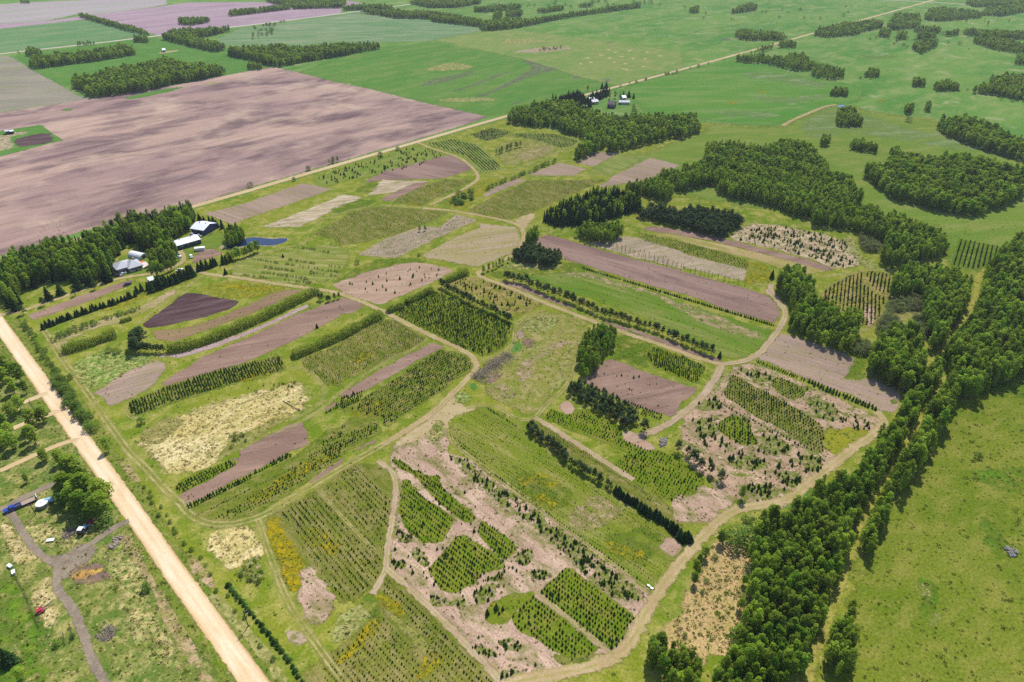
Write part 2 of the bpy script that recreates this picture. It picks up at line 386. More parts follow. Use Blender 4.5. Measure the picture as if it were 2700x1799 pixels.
def round_corners(p, r):
    q0, q1 = np.roll(p, 1, 0), np.roll(p, -1, 0)
    out = []
    for a, b, c in zip(q0, p, q1):
        la, lc = np.linalg.norm(a - b), np.linalg.norm(c - b)
        ka, kc = min(r / max(la, 1e-6), .3), min(r / max(lc, 1e-6), .3)
        pa, pc = b + (a - b) * ka, b + (c - b) * kc
        out += [pa, .25 * pa + .5 * b + .25 * pc, pc]
    return np.array(out)
def densify(p, step):
    out = []
    for a, b in zip(p, np.roll(p, -1, 0)):
        k = max(1, int(np.linalg.norm(b - a) / step))
        for i in range(k): out.append(a + (b - a) * i / k)
    return np.array(out)
def wobble(p, a):
    x, y = p[:, 0], p[:, 1]
    return a * np.stack([np.sin(x * .31 + y * .17) + .6 * np.sin(x * .83 - y * .61 + 2), np.sin(y * .27 - x * .19 + 1) + .6 * np.sin(y * .91 + x * .53)], 1) * .5
def poly_dist(pt, poly):
    a = poly; b = np.roll(poly, -1, 0)
    ab = b - a
    L = np.maximum((ab ** 2).sum(1), 1e-9)
    best = np.full(len(pt), 1e9)
    for i in range(len(a)):
        t = np.clip(((pt - a[i]) @ ab[i]) / L[i], 0, 1)
        best = np.minimum(best, np.linalg.norm(pt - a[i] - t[:, None] * ab[i], axis=1))
    return best
zcount = [0]
def layer_z(layer):
    zcount[0] += 1
    return .012 * layer + .0006 * (zcount[0] % 300) * .25
PLOT_Z = .09
def attr(m, name, vals):
    a = m.attributes.new(name, 'FLOAT', 'POINT')
    a.data.foreach_set('value', np.asarray(vals, dtype=np.float32))
def sheet(name, label, cat, mat, layer, soft, smooth, s):
    p = pts(s)
    p = chaikin(p, 2) if smooth else round_corners(p, 1.2 + .4 * soft)
    if area(p) < 0: p = p[::-1]
    per = float(np.linalg.norm(p - np.roll(p, -1, 0), axis=1).sum())
    w = min(soft * (1.7 if smooth else 1.25), 1.1 * abs(area(p)) / per)
    z = layer_z(layer)
    p = densify(p, max(3.0, per / 160))
    if per < 3000: p = p + wobble(p, min(1.6, .25 * w + .25) if smooth else .12 * w + .1)
    outer, inner = offset(p, -w * .5), offset(p, w * .5)
    d = poly_dist(inner, outer)
    keep = inside(outer, inner[:, 0], inner[:, 1]) & (d > w * .75)
    inner = inner[keep]
    n = len(outer)
    co = [Vector(q) for q in outer] + [Vector(q) for q in inner]
    V, E, F, OV, OE, OF = delaunay_2d_cdt(co, [], [list(range(n))], 1, 1e-4)
    va = np.array([(q.x, q.y) for q in V])
    ev = np.array([1.0 if (o_ and min(o_) >= n) else 0.0 for o_ in OV])
    m = mesh_from(name, [(x, y, z) for x, y in va], [tuple(q) for q in F], MATS[mat])
    attr(m, 'edge', ev)
    o = tag(add_obj(name, m), label, cat, kind='structure')
    return o
def resample(p, step):
    out = []
    d = np.r_[0, np.cumsum(np.linalg.norm(np.diff(p, axis=0), axis=1))]
    n = max(2, int(d[-1] / step) + 1)
    t = np.linspace(0, d[-1], n)
    return np.stack([np.interp(t, d, p[:, 0]), np.interp(t, d, p[:, 1])], 1)
def smooth_line(p, n=2):
    for _ in range(n):
        a, b = p[:-1], p[1:]
        q = np.stack([.75 * a + .25 * b, .25 * a + .75 * b], 1).reshape(-1, 2)
        p = np.vstack([p[:1], q, p[-1:]])
    return p
def path(name, label, cat, mat, layer, width, soft, s):
    p = smooth_line(pts(s))
    t = np.gradient(p, axis=0)
    t /= np.maximum(np.linalg.norm(t, axis=1, keepdims=True), 1e-6)
    nrm = np.stack([-t[:, 1], t[:, 0]], 1)
    z = layer_z(layer)
    hw = width / 2
    offs = [-hw - soft * .5, -hw + soft * .5, 0, hw - soft * .5, hw + soft * .5]
    ev = [0, 1, 1, 1, 0]
    v, e, ac = [], [], []
    for i in range(len(p)):
        for o_, e_ in zip(offs, ev):
            q = p[i] + nrm[i] * o_
            v.append((q[0], q[1], z)); e.append(e_); ac.append(o_ / hw)
    f = []
    for i in range(len(p) - 1):
        for j in range(4):
            a = i * 5 + j
            f.append((a, a + 5, a + 6, a + 1))
    m = mesh_from(name, v, f, MATS[mat])
    attr(m, 'edge', e); attr(m, 'across', ac)
    return tag(add_obj(name, m), label, cat, kind='structure')

SHEETS = [
('grass_field','broad bright green farmland running to the far edge of the view','field','lush',1,14,0,'-6000,-1200 -900,-300 -343.8,361.5 -237,469.7 -148.9,570.6 -7,727.5 31.8,692.3 72.5,652.7 115.2,704.9 176.7,711.8 209.4,715.3 241.7,701.2 279.8,703.1 313.9,743.7 353.1,784 388.8,790.8 391.7,767 451.9,728.2 434.1,670.1 452.7,585.9 700,560 6000,-400 6000,6900 -6000,6900'),
('ploughed_field','huge mauve-brown ploughed field across the gravel road from the nursery','field','bigsoil',3,6,0,'-661.8,601.4 -601.4,678.4 -552.8,738.5 -487.5,804.3 -415.8,878.5 -370.7,941.9 -334.1,987 -290.8,953.5 -217.6,888 -175.4,857.2 -104.1,794 -26.9,732.3 -50,700.2 -95.4,645.4 -151.3,581.6 -151.3,581.6 -206.5,518.4 -239.6,478.9 -256.6,458.3 -272.8,439.6 -290.7,434.7 -328.9,390.2 -363.2,361.6'),
('stubble_field','grey-green stubble field with curved drill lines beside the ploughed field','field','stubble',3,6,0,'-873.9,1013.5 -775.4,1051.6 -747,1057.1 -725.2,1037.6 -662.7,971.2 -560.6,868.1 -512.6,816.4 -487.4,801.5 -552.4,737.9 -611.7,672.9'),
('fallow_field','pale grey-tan fallow field at the far corner','field','palegrey',3,10,0,'-1359.3,1564.5 -1153.3,1623.2 -1110.7,1682.6 -836.7,1805.5 -776.7,1667.3 -792.5,1596.1 -854,1488.9 -885.7,1496 -892.3,1394.9 -999.5,1350 -1105.2,1249.2'),
('fallow_field','mauve fallow field behind the line of far trees','field','palemauve',3,8,0,'-851.8,1484.7 -790.3,1591.3 -741.7,1701.1 -523,1723.1 -408.3,1768.6 -347.5,1715.4 -376.3,1620.7 -358.2,1537.2 -515.5,1341.4 -609.9,1246.4 -715,1347.4'),
('fallow_field','thin mauve strip along the far green field','field','palemauve',4,6,0,'-965.1,1262.4 -917,1304.9 -875.3,1366 -826.3,1436.5 -862.3,1471.6 -892.3,1394.9 -955.3,1364.5 -1004.1,1318.4'),
('grass_field','grey-green hay field between the far gravel road and the mauve fallow','field','fargreen',3,8,0,'-965.1,1262.4 -914.9,1301.7 -865.4,1396 -840.8,1431.9 -619.6,1243 -672.8,1182.9 -730.5,1116.2 -770.6,1077.1 -811.8,1042.6'),
('grass_field','vivid green grass strip between the far road and the ploughed field','field','vivid',3,8,0,'-730.9,1048.6 -718.3,1095.6 -601.9,1225.7 -454.2,1104.5 -338.9,982.9 -371.7,944.7 -401.7,912.5 -544.7,865.3 -562,870.5 -642.5,950.7'),
('grass_field','streaky pale green field right of the far wood','field','palegreen',3,10,0,'-497.8,1328.3 -352.6,1511.2 -320.1,1566.2 -167.6,1444.8 -61.5,1356.1 -54.8,1322.1 -137.2,1207.8 -280.3,1177.6 -328.9,1136.2 -448.5,1138.6 -493.6,1197.8'),
('grass_field','yellow-green grazed field with tan spots beside the diagonal road','field','yellowgreen',3,14,0,'-133.3,1216.5 -28.8,1331.5 5.5,1327.8 193.5,1191.6 261.6,1116.1 236.8,998.2 130.2,883.6 79.9,944 11.1,1054.4'),
('grass_field','rich green field in the bend between the fence and the ploughed field','field','vivid2',3,12,0,'-256.2,1066.1 -207.9,1125.1 -138.7,1199.3 11.1,1054.4 79.8,942.1 128,880.3 78.2,827.2 25,770.9 -25.8,735.9 -104.5,797.4 -176.1,861.1 -218.5,892.1 -218.2,890.5 -288.8,953.6 -253.8,1054.9'),
('grass_field','smooth green meadow with grey streaks on the near side of the diagonal road','field','streakgreen',3,12,1,'125.2,872.3 231.8,974.5 319.3,1055.3 356.9,1018.1 388.5,934.8 437.8,901.8 429.8,854 392.6,799.5 354.3,787.3 279.2,705.8 242.4,703.4 210.2,725 183.3,743.1 140.5,762.9 145.2,803.6'),
('bare_patch','left-hand streak of bare mauve soil in the rich green field','bare soil','mauvepatch',5,4,1,'-119.1,876.9 -103.6,920.9 -74.6,939.5 -60.8,967.8 -52.7,963.3 -67.7,921.9 -89.8,894 -113.2,873'),
('bare_patch','thin middle streak of bare mauve soil in the rich green field','bare soil','mauvepatch',5,4,1,'-77.4,843.8 -52.5,886.8 -24.5,941 -3.4,971.4 -5.4,960 -34.8,903.9 -68,847.1'),
('bare_patch','long forked streak of bare mauve soil in the rich green field','bare soil','mauvepatch',5,4,1,'-47.9,815.5 -17.4,871.6 12.2,946.6 28.9,994.9 11,1041.3 21.7,1048.2 43.4,1002.4 61.7,994.9 56,969.4 29.8,951.7 -4.9,880 -32.2,830.9 -45,809.9'),
('bare_patch','short mauve soil scar near the dark spruces by the road','bare soil','mauvepatch',5,4,1,'-7.5,781.1 17.6,812.9 21,811.6 2.3,786.6'),
('bare_patch','small round soil patch left of another near the diagonal road','bare soil','mauvepatch',5,4,1,'76.2,933.1 83.6,942.3 90.9,937.1 86.1,924.5 78.4,924.3'),
('bare_patch','small round grey patch near the diagonal road','bare soil','mauvepatch',5,4,1,'113.7,916.6 122.3,925.5 128.1,918.7 122,906.5 114.7,908'),
('bare_patch','dark thin soil scar beside the fence line in the yellow-green field','bare soil','mauvepatch',5,4,1,'143.8,1195.4 157.5,1209.9 166.8,1207.4 157.9,1193.1'),
('bare_patch','dark purple slough bed beside the far tree belt','bare soil','mauvepatch',5,4,1,'350.6,1239.9 365.8,1255.4 374.3,1240.8 362.9,1225.8 350.5,1225.4'),
('dry_patch','tan dry grass patch in the rich green field','dry grass','drygrass',5,6,1,'-123.9,966 -111.6,1000.8 -93.4,1027.3 -69.8,1017.5 -52.1,992.5 -73,972.3 -96.5,968.7'),
('dry_patch','pinkish dry patch dotted with bushes in the yellow-green field','dry grass','palepink',5,6,1,'-8.5,1109.6 25.6,1138.1 61.1,1165.3 99.7,1150.9 70.4,1122 36,1103.8'),
('dry_patch','tan fringe of dry grass along the ploughed field corner','dry grass','drygrass',5,5,1,'-91.9,804.6 -65.8,815.7 -31.9,820.1 -14.5,806.5 -39.5,799 -70.9,794.8'),
('dry_patch','pale hay patches below the far tree line','dry grass','drygrass',5,8,1,'-25.8,1186.6 -9.6,1241.6 56.3,1217.6 62.9,1203.7 14.6,1185.3 -2,1190.2'),
('straw_spot','small tan straw spot in the yellow-green grazed field','straw','straw',5,3,1,'128.1,1090.2 133.2,1097.4 136.9,1090.5 131.6,1082.1'),
('straw_spot','small tan straw spot in the yellow-green grazed field','straw','straw',5,3,1,'143.9,1133.3 149.4,1141.1 153.1,1133.6 147.5,1124.6'),
('straw_spot','small tan straw spot in the yellow-green grazed field','straw','straw',5,3,1,'153.1,1115 158.5,1122.5 162.1,1115.3 156.5,1106.6'),
('straw_spot','small tan straw spot in the yellow-green grazed field','straw','straw',5,3,1,'157.5,1079.5 162.8,1086.6 166.2,1079.8 160.8,1071.6'),
('straw_spot','small tan straw spot in the yellow-green grazed field','straw','straw',5,3,1,'176.3,1128.1 181.9,1135.8 185.4,1128.4 179.6,1119.5'),
('straw_spot','small tan straw spot in the yellow-green grazed field','straw','straw',5,3,1,'172.5,1062.9 177.9,1069.9 181.2,1063.2 175.7,1055.2'),
('straw_spot','small tan straw spot in the yellow-green grazed field','straw','straw',5,3,1,'156.6,1024.4 161.6,1030.9 164.9,1024.7 159.7,1017.2'),
('straw_spot','small tan straw spot in the yellow-green grazed field','straw','straw',5,3,1,'141.1,1034.6 146.2,1041.2 149.6,1034.8 144.4,1027.2'),
('straw_spot','small tan straw spot in the yellow-green grazed field','straw','straw',5,3,1,'138.6,1067.5 143.8,1074.5 147.3,1067.7 142,1059.7'),
('straw_spot','small tan straw spot in the yellow-green grazed field','straw','straw',5,3,1,'178.4,1004.5 183.5,1010.7 186.6,1004.7 181.4,997.5'),
('straw_spot','small tan straw spot in the yellow-green grazed field','straw','straw',5,3,1,'152.1,983.8 156.9,989.8 160.1,984 155.2,977.1'),
('straw_spot','small tan straw spot in the yellow-green grazed field','straw','straw',5,3,1,'202.8,1116.6 208.5,1124.2 211.8,1116.9 205.9,1108.2'),
('straw_spot','small tan straw spot in the yellow-green grazed field','straw','straw',5,3,1,'106.2,1066.4 111.1,1073.4 114.8,1066.7 109.8,1058.7'),
('straw_spot','small tan straw spot in the yellow-green grazed field','straw','straw',5,3,1,'147.7,988.6 152.5,994.7 155.8,988.8 150.8,981.8'),
('straw_spot','small tan straw spot in the yellow-green grazed field','straw','straw',5,3,1,'216.6,1087.2 222.3,1094.4 225.5,1087.5 219.6,1079.2'),
('straw_spot','small tan straw spot in the yellow-green grazed field','straw','straw',5,3,1,'189.8,1063.5 195.3,1070.4 198.5,1063.7 192.9,1055.8'),
('straw_spot','small tan straw spot in the yellow-green grazed field','straw','straw',5,3,1,'107.5,1033.5 112.3,1040.1 115.9,1033.8 111,1026.2'),
('straw_spot','small tan straw spot in the yellow-green grazed field','straw','straw',5,3,1,'91.9,1022.5 96.6,1028.9 100.2,1022.7 95.5,1015.3'),
('grass_field','green lease site cut out of the ploughed field','field','vivid',5,4,0,'-539.3,651.9 -507.2,667.5 -481.3,691.6 -456.9,666.1 -427.2,637.5 -435.5,628.1 -456.5,588.7 -481,568.2'),
('dugout_pit','dark bare pit with pale rim on the lease site','pit','darksoil',7,3,1,'-476.3,638.9 -469.9,653.4 -457.5,663.6 -438.7,642 -436.8,630.4 -446.8,622 -456.1,615.1'),
('dry_patch','pale trampled ground around the lease site pit','bare soil','palepink',6,4,1,'-517.4,640.4 -496.8,651.4 -486,668 -475.9,663.2 -486.3,648.2 -460.9,618.5 -461.9,605.4 -487.5,596.4'),
('grass_strip','thin unploughed grass sliver inside the ploughed field below the wood','grass','vivid',5,3,1,'-451.7,798.3 -446.3,820.3 -428.2,845.2 -410.1,865 -405.7,856.5 -419.1,824.6 -437.3,801.4'),
('grass_strip','tiny grass patch with a white marker in the ploughed field','grass','vivid',5,2,1,'-492.5,747.8 -490.3,755.3 -480.2,754.3 -483.3,745.6'),
('bare_patch','sandy track end around the small hut in the vivid strip','bare soil','track',5,3,1,'-537.3,1086 -533.8,1098.2 -512.6,1111.1 -517.5,1096.3 -528.2,1080.4'),
('dry_patch','pale patch by the far corner of the ploughed field','dry grass','drygrass',4,4,1,'-388.8,879.2 -380.8,891.8 -368.4,888 -377.4,873.1'),
('dry_patch','silver-grey grass swathe on the right-hand meadow','grass','silver',4,20,1,'314,969.3 351.5,975.2 380.7,934.6 410,892.8 374.2,875.8 340.2,916 309.2,932.6'),
('dry_patch','silver-grey grass swathe low on the right-hand meadow','grass','silver',4,20,1,'288.3,842.9 311.1,821.7 361.2,841.1 377.4,837.8 327.2,794.6 293.7,793.8'),
('dry_patch','pale silvery grass at the foot of the right-hand meadow','grass','silver',4,18,1,'215.6,759.7 252.8,766.8 295.3,749.3 273.7,731 234.7,730.1'),
('dry_patch','pale silvery rough pasture round the small pond','grass','silver',4,16,1,'296.8,709 342.4,769 365.6,782.3 383.2,751.4 408.1,689.9 444.7,650.9 450.8,614.8 417.6,627.3 364.1,658.8 341.1,688.5 292.6,657.3 289.5,672'),
('dry_patch','olive hollow in the far right pasture','grass','olive',4,20,1,'511.9,1096.8 589,1105.2 572.6,1075.7 530.1,1063.1'),
('flower_patch','yellow flower patch on the right-hand meadow','flowers','yellowgrass',5,8,1,'292.2,861.9 314.3,858.6 303.6,847'),
('flower_patch','yellow flower patch lower on the right-hand meadow','flowers','yellowgrass',5,8,1,'248.8,806.2 261.6,810 253.5,792.8 245.9,789.3'),
('flower_patch','yellow flower patch in the far right pasture','flowers','yellowgrass',5,8,1,'427.5,817.6 439.5,821.4 429.7,803.8 422.9,803.7'),
('grass_field','olive tussocky pasture beyond the grassy lane','field','tussock',2,8,0,'84.2,100.7 93.3,116.2 108.8,135.6 118.7,153.4 140.2,176 150.6,188.8 169.1,202.7 191,230.3 208,249.3 246.1,261.1 293.6,273.7 222.2,169.7 167.6,97.3'),
('grass_patch','darker lush hollow in the olive pasture','grass','olivelush',4,14,1,'182.7,198.6 195.5,200.4 208.6,202.2 214.5,198.1 201.9,187.7 190.1,186.8 186.1,191.4'),
('grass_patch','long lush green swale in the olive pasture','grass','olivelush',4,14,1,'175.6,176.3 177,171.4 177.2,161.4 176.1,156.3 169.8,155 169.7,162.6 171,169.3'),
('grass_patch','lush green seep with pale reeds in the olive pasture','grass','olivelush',4,10,1,'135.6,145.2 140.4,147 142.8,144.1 138.3,136.4 132.5,131.6 131.5,134.2 135.2,139.6'),
('dry_patch','pale reed tuft patch in the olive pasture','dry grass','reed',5,5,1,'133.8,133.1 136.9,134.8 137.6,131.6 134.6,128.5 131.8,128.5'),
('dry_patch','pale reed fringe of the seep','dry grass','reed',5,5,1,'137.6,145.3 141.5,145.3 139.1,140.7 134.9,136.3 134.6,138.5 134.6,141.3'),
('grass_patch','bright grass edge of the right wood','grass','olivelush',3,8,1,'216.1,251.6 239.6,262.2 253,272.1 268.8,279.8 255.7,260 238.8,249.6 231.8,246.3 220.3,247.3'),
('dry_marsh','buff reed marsh with dark tufts beside the poplar wood','marsh','marsh',4,6,1,'69.4,159.3 73.8,162.5 78.3,161.9 83.1,158.7 83,153.1 79.1,144.8 76.2,138.1 74.8,130.1 70,127.6 70.4,121.2 66.5,117.9 60.4,116.5 56.4,117.8 52.7,121.1 50.3,121.1 45.8,123 48.7,126.4 55.3,133.7 59.1,138 60.3,143.6'),
('grass_field','rough lush yard grass beside the gravel road','grass','yard',2,6,0,'-155.1,95.4 -239.4,213.1 -268.9,264.1 -266.2,292.7 -235.2,260.9 -214.9,244 -198.3,226.6 -180,211.7 -166.8,195.6 -142.6,170.9 -128.5,157.8 -98.4,126.9 -80.8,109.4 -73.4,99.8 -110.9,95.6'),
('grass_patch','deep green lawn left of the grey yard lane','grass','olivelush',3,8,1,'-181.9,146.4 -170,147.7 -160,140.3 -148.2,127.6 -141.2,118.9 -134.2,109.1 -152.6,103.4'),
('dry_patch','straw-coloured rough ground left of the grey lane','dry grass','straw',3,6,1,'-186.8,168.5 -183.2,168.6 -176.6,163.9 -169.5,157.5 -162.8,153.8 -164.9,150.7 -169.7,151.3 -176.1,157.4'),
('dry_patch','straw-flecked ground round the parked tractor','dry grass','strawgreen',3,8,1,'-177.3,169.3 -168.6,168 -158.4,164 -154.7,168.8 -150.8,165.4 -152.5,158.9 -159.9,157.5 -167.3,158.8 -172.7,162.6'),
('dry_patch','straw patch beside the red implement','dry grass','straw',4,5,1,'-155.3,135.9 -157.2,142 -155.6,146.6 -150.5,142 -147.8,136.5 -142.8,130.2 -144.1,126.1 -148,128.1'),
('dry_patch','straw-flecked meadow between the grey lane and the gravel road','dry grass','strawgreen',3,12,1,'-140.1,152.7 -138.1,162.9 -130.5,157.8 -123.5,148 -117.8,136.7 -109.4,126.4 -96.5,116.8 -98.9,112.3 -109.9,117.7 -119.4,126.3 -126.7,136.7 -133.4,143.3'),
('dry_patch','pinkish verge strip along the left of the gravel road','verge','pinkverge',3,6,0,'-140.7,162.8 -137.7,164.2 -129.3,155.3 -118.5,144.6 -108.9,133.6 -96.3,120.6 -85.9,109.4 -89.3,109.4 -100.5,120.1 -111.7,131.5 -117.7,140.6 -128,150.4'),
('bare_patch','bare soil mound with orange straw beside the yard track','bare soil','darkbare',5,3,1,'-148.4,146.1 -146.8,150.2 -142.8,152.1 -137,148.5 -135,145.6 -137.9,142.7 -143,143.2'),
('straw_patch','orange straw strewn on the soil mound','straw','orangestraw',6,2.5,1,'-146.8,144.9 -146.5,147.8 -142.9,148.5 -140.1,149.7 -138,148.5 -140.7,146.1 -143.9,144.9'),
('bare_patch','trampled dirt at the yard track fork','bare soil','dirt',4,5,1,'-162.5,155 -156.1,154.4 -152.8,157.6 -150.1,160.2 -145.7,157.6 -144.8,150.2 -148.4,146.1 -150.1,142 -154.1,146.6 -158.8,151.3'),
('grass_patch','clipped green lawn corner by the farm gate','grass','lawn',4,3,1,'-216.9,240.8 -213.6,241.9 -207.3,236.6 -204.5,233.6 -205,230.5 -207,229.5 -210.1,230.5 -215.7,236.6'),
('bare_patch','dug garden plot among the yard trees','bare soil','mauve',4,2,0,'-210.5,220.7 -207.2,223.6 -202,217 -204,215.1'),
('grass_verge','green grass verge on the left of the gravel road','verge','vergegreen',3,3,0,'-274.3,298.3 -268,295.5 -236,262 -216.8,246.2 -217.5,245.1 -233.7,256.2 -245.3,266.8 -257.6,279.3 -267.1,287.2'),
('grass_verge','green grass verge along the left of the near gravel road','verge','vergegreen',4,3,0,'-138.8,167.5 -136.4,166.9 -127.4,156.5 -117.1,145.7 -102.5,131.5 -89,117.8 -80.8,109.4 -83.4,109.4 -96.2,121.5 -111,136.2 -125.1,150.4'),
('grass_verge','green verge and ditch along the right of the gravel road','verge','vergegreen',3,5,0,'-276.8,312.3 -266.5,311.7 -241.8,284.8 -217.2,262.2 -188.6,234.7 -161,205 -152.2,196.6 -135.5,178.9 -115.8,157.9 -95.2,136.9 -81.5,124.1 -66.1,109.5 -70.3,109.5 -89,127.5 -106.4,144.6 -126.6,164.9 -151.2,188.6 -166.3,203.2 -168.1,205 -195.4,230.6 -233.3,268.1'),
('dry_patch','pale dry bank beside the right verge of the gravel road','dry grass','pinkverge',4,4,1,'-112.2,154.1 -110,154.8 -103.1,148.8 -98,143 -97.4,140.2 -103,143.5 -108.5,148.7'),
('dry_patch','dry tan bank above the gravel road verge','dry grass','pinkverge',4,4,1,'-160.3,202.4 -157.8,203.2 -149.5,195.8 -144.2,189.4 -148,190.2 -154.7,195.7'),
('dry_patch','tan dry ditch bank low on the right of the gravel road','dry grass','drygrass',4,6,0,'-96.1,139.1 -89.4,133.7 -81.5,126.6 -73.6,120.3 -64,109.5 -68.2,109.5 -77.7,119.3 -90,130.1 -99.9,139'),
('grass_field','yellow-green pasture among the woods on the right','field','pasture',2,16,0,'98.7,587.2 164.7,654.6 181.1,664.7 208.7,712.5 240.8,697.9 278.7,699.9 351.8,780.7 386.9,786.1 390.3,763.8 450,724.7 432.4,667.1 451.2,583.5 471.4,548.5 418,472.3 331.9,403.8 305,390.6 283.9,378 276.9,381.9 301.5,436.2 299,450.9 229.8,460.5 162.9,487.9 134.1,508.9'),
('soil_plot','narrow mauve bed beside the farm driveway','plot','mauve',4,1.5,0,'-264.3,313.3 -263.8,317.6 -248.3,337.8 -230.7,356.8 -227.3,355.9 -226.2,351.8 -241.2,330.8 -259.4,310.3'),
('soil_plot','dark purple-brown tilled diamond beside the farm lane','plot','darksoil',4,1.5,0,'-198.8,307.7 -195.5,318.7 -190.3,341.1 -185.5,341.7 -169.5,337.1 -154.8,332.2 -156.8,324.8 -166.4,316 -189.6,303.6 -195.6,303.3'),
('soil_plot','long tan-brown bed above the lime willow hedge','plot','brown',4,2,0,'-190.4,300.4 -172.6,303.8 -160.8,313.7 -146.5,330.6 -137.1,346.2 -122.7,346.4 -127.9,337.6 -143.6,319.4 -160.5,302.5 -176.4,289.3 -184.8,293'),
('soil_plot','thin grey-pink strip of potted stock below the lime willow hedge','plot','pots',4,1.2,0,'-177.2,276.8 -166.3,279.3 -151.9,289.9 -137.4,302.8 -116.2,329.7 -113.8,326.9 -133.5,302.5 -150.3,285.5 -164.7,275.5 -175.5,275.3'),
('soil_plot','long smooth mauve bed narrowing to a point above the spruce block','plot','mauve',4,1.5,0,'-165,253.2 -163.8,256.9 -154.3,276.6 -135.5,297 -118.4,318.1 -98.3,337.1 -89.5,334.7 -83.1,327.3 -89.7,319.7 -94.6,319.6 -94.8,316.5 -108.9,297 -122.8,280.5 -141.9,262.8 -160.2,251.5'),
('grass_patch','blue-green rough patch with straw flecks near the gravel road','grass','bluegreen',4,5,1,'-215.7,269.6 -209.7,277.2 -204.5,281.2 -183.2,276.5 -176.4,272.5 -183.8,262.6 -190.5,253.7 -196.3,249.2 -203.7,254.2'),
('soil_plot','lens-shaped grey-mauve striped bed near the gravel road','plot','greymauve',4,2,1,'-194.5,245.9 -189.4,254.3 -185,265 -177.5,271.9 -170.9,272.3 -168.3,266.4 -167.7,256.3 -170.4,247.2 -179.8,235.3 -188.5,243.2'),
('nursery_plot','grassy ground under the long block of young spruces','plot','plotgreen',4,2.5,0,'-172.2,237 -172.5,241.7 -159.2,254.1 -142.9,265.4 -115.9,278 -109.5,264.6 -125.8,256.6 -147.8,242.9 -166,229.4 -168.9,230.9'),
('flower_patch','yellow weeds at the end of the long spruce block','flowers','yellowgrass',5,4,1,'-131.1,256.1 -127.6,262 -121.8,265.7 -114.6,265.1 -116.8,260.9 -125.5,255.6'),
('soil_plot','broad pinkish bed dotted with lone spruces','plot','pink',4,2,0,'-102.8,357.5 -91.9,369 -73.8,379.6 -65.1,382.8 -53.1,381.9 -39.7,375 -36.3,372.5 -47,357.8 -61.6,343.3 -74.5,329.5 -88.1,336 -100,344.9 -107.3,351.9'),
('straw_patch','large pale straw-covered patch inside the mown loop','straw','straw2',4,5,1,'-158.5,213.7 -150,225.1 -146.2,231.1 -133.6,240.5 -117.3,247.2 -99.7,257 -93.1,243.1 -92.6,233.6 -103.4,227.5 -116.2,218.7 -119.2,211.3 -119.4,205.4 -119.9,200.2 -128.3,194.7 -136.5,193.9 -146.6,203.3'),
('grass_patch','olive grass tongue with shrubs inside the straw patch','grass','dryolive',5,4,1,'-119,206 -118.6,213.1 -113.5,219.7 -103.4,227.5 -99.8,228.5 -104.2,219.7 -113.7,209.6 -114.9,206 -118.8,203.6'),
('grass_patch','olive grass west of the straw patch','grass','dryolive',5,6,1,'-158,216.4 -158.6,223.1 -149,230 -142.2,226.1 -144.3,217.5 -148.6,211.9 -155,212.8'),
('soil_plot','smooth mauve bed ending at the mown corner','plot','mauve',4,1.5,0,'-114.7,205.4 -105.8,215.1 -96.4,225.4 -91.4,226.8 -85.6,215.3 -85.4,212.3 -93.8,205.6 -93.7,204.7 -122,178.1 -124.5,178.8 -126.8,182.6 -116.9,195.2 -110,200.3 -114.4,202.8 -111.1,205.4'),
('nursery_plot','rich green ground of the small spruce block by the mown corner','plot','plotrich',4,2,0,'-130.4,186.8 -128,192.7 -114.7,202.1 -110.1,200.7 -120.3,189.2 -127.2,183.4'),
('nursery_plot','green nursery ground between the mauve bed and the grassy lane','plot','plotgreen',3,2.5,0,'-120.5,175 -105.7,189.3 -88.9,204.7 -84.6,211.6 -81.5,216.2 -80.2,220.9 -73.8,223.9 -68.9,230.8 -58.9,228.9 -56,219.2 -69.9,205.8 -69.5,204 -80,190.7 -89,179.2 -95.1,172.7 -104.7,169.5 -113,170.5'),
('flower_patch','yellow weed band in the plot above the grassy lane','flowers','yellowgrass',5,5,1,'-100.7,181.4 -96.6,185.9 -90.3,193 -81.4,203.1 -73.7,208.3 -71.1,204.9 -79.7,196.4 -90.8,185.2 -97.2,179.2'),
('soil_plot','dark strip of bare soil beside the grassy lane','plot','mauve',5,1.2,0,'-57.4,216.3 -56.7,213.9 -67.5,205.9 -68.8,200.6 -76.4,190 -79.8,190 -76.4,194.8 -69.4,203.6'),
('nursery_plot','green seedling field with yellow weeds beside the clipped hedge','plot','plotdots',4,3,0,'-89.2,294.7 -70.9,312.5 -66.3,313.8 -57.4,306.3 -44,294.1 -51.2,282.9 -62.9,273.1 -80.8,256 -79.9,252 -88.1,254.2 -101.2,267.7 -105.5,273.9 -87.8,288.5'),
('flower_patch','bright yellow weeds in the seedling field','flowers','yellowgrass',5,5,1,'-78.6,272.3 -77.7,278.7 -73.3,282.7 -68.4,280.1 -70.4,274.9 -76.2,271.1'),
('soil_plot','long brown strip between two seedling blocks','plot','mauve',4,1.5,0,'-78.7,246.5 -68,261.4 -52.9,278.9 -40.2,290.8 -34.5,286.8 -45.3,276.2 -60.4,257.7 -69.1,249.1 -78,243 -80,236.8 -85,234.5 -78,243.2'),
('nursery_plot','green seedling block inside the curve of the farm lane','plot','plotgreen',4,3,0,'-68.1,243.3 -54.1,261.6 -36.7,284.6 -22.3,279.3 -19.3,270.4 -20,264.9 -29.7,254.2 -32.1,249.7 -45,234.6 -55.3,222.1 -56.7,228.9 -74.8,234.3 -78.8,234.8'),
('flower_patch','yellow weeds at the corner of the lane-curve block','flowers','yellowgrass',5,6,1,'-72.7,230.8 -68.2,237 -60.6,242.3 -57.2,238.1 -58.8,231.9 -66.1,229.8'),
('flower_patch','yellow weeds near the lane fork','flowers','yellowgrass',5,4,1,'-54.8,219.3 -52.8,222.1 -47,221.2 -50.2,217.4'),
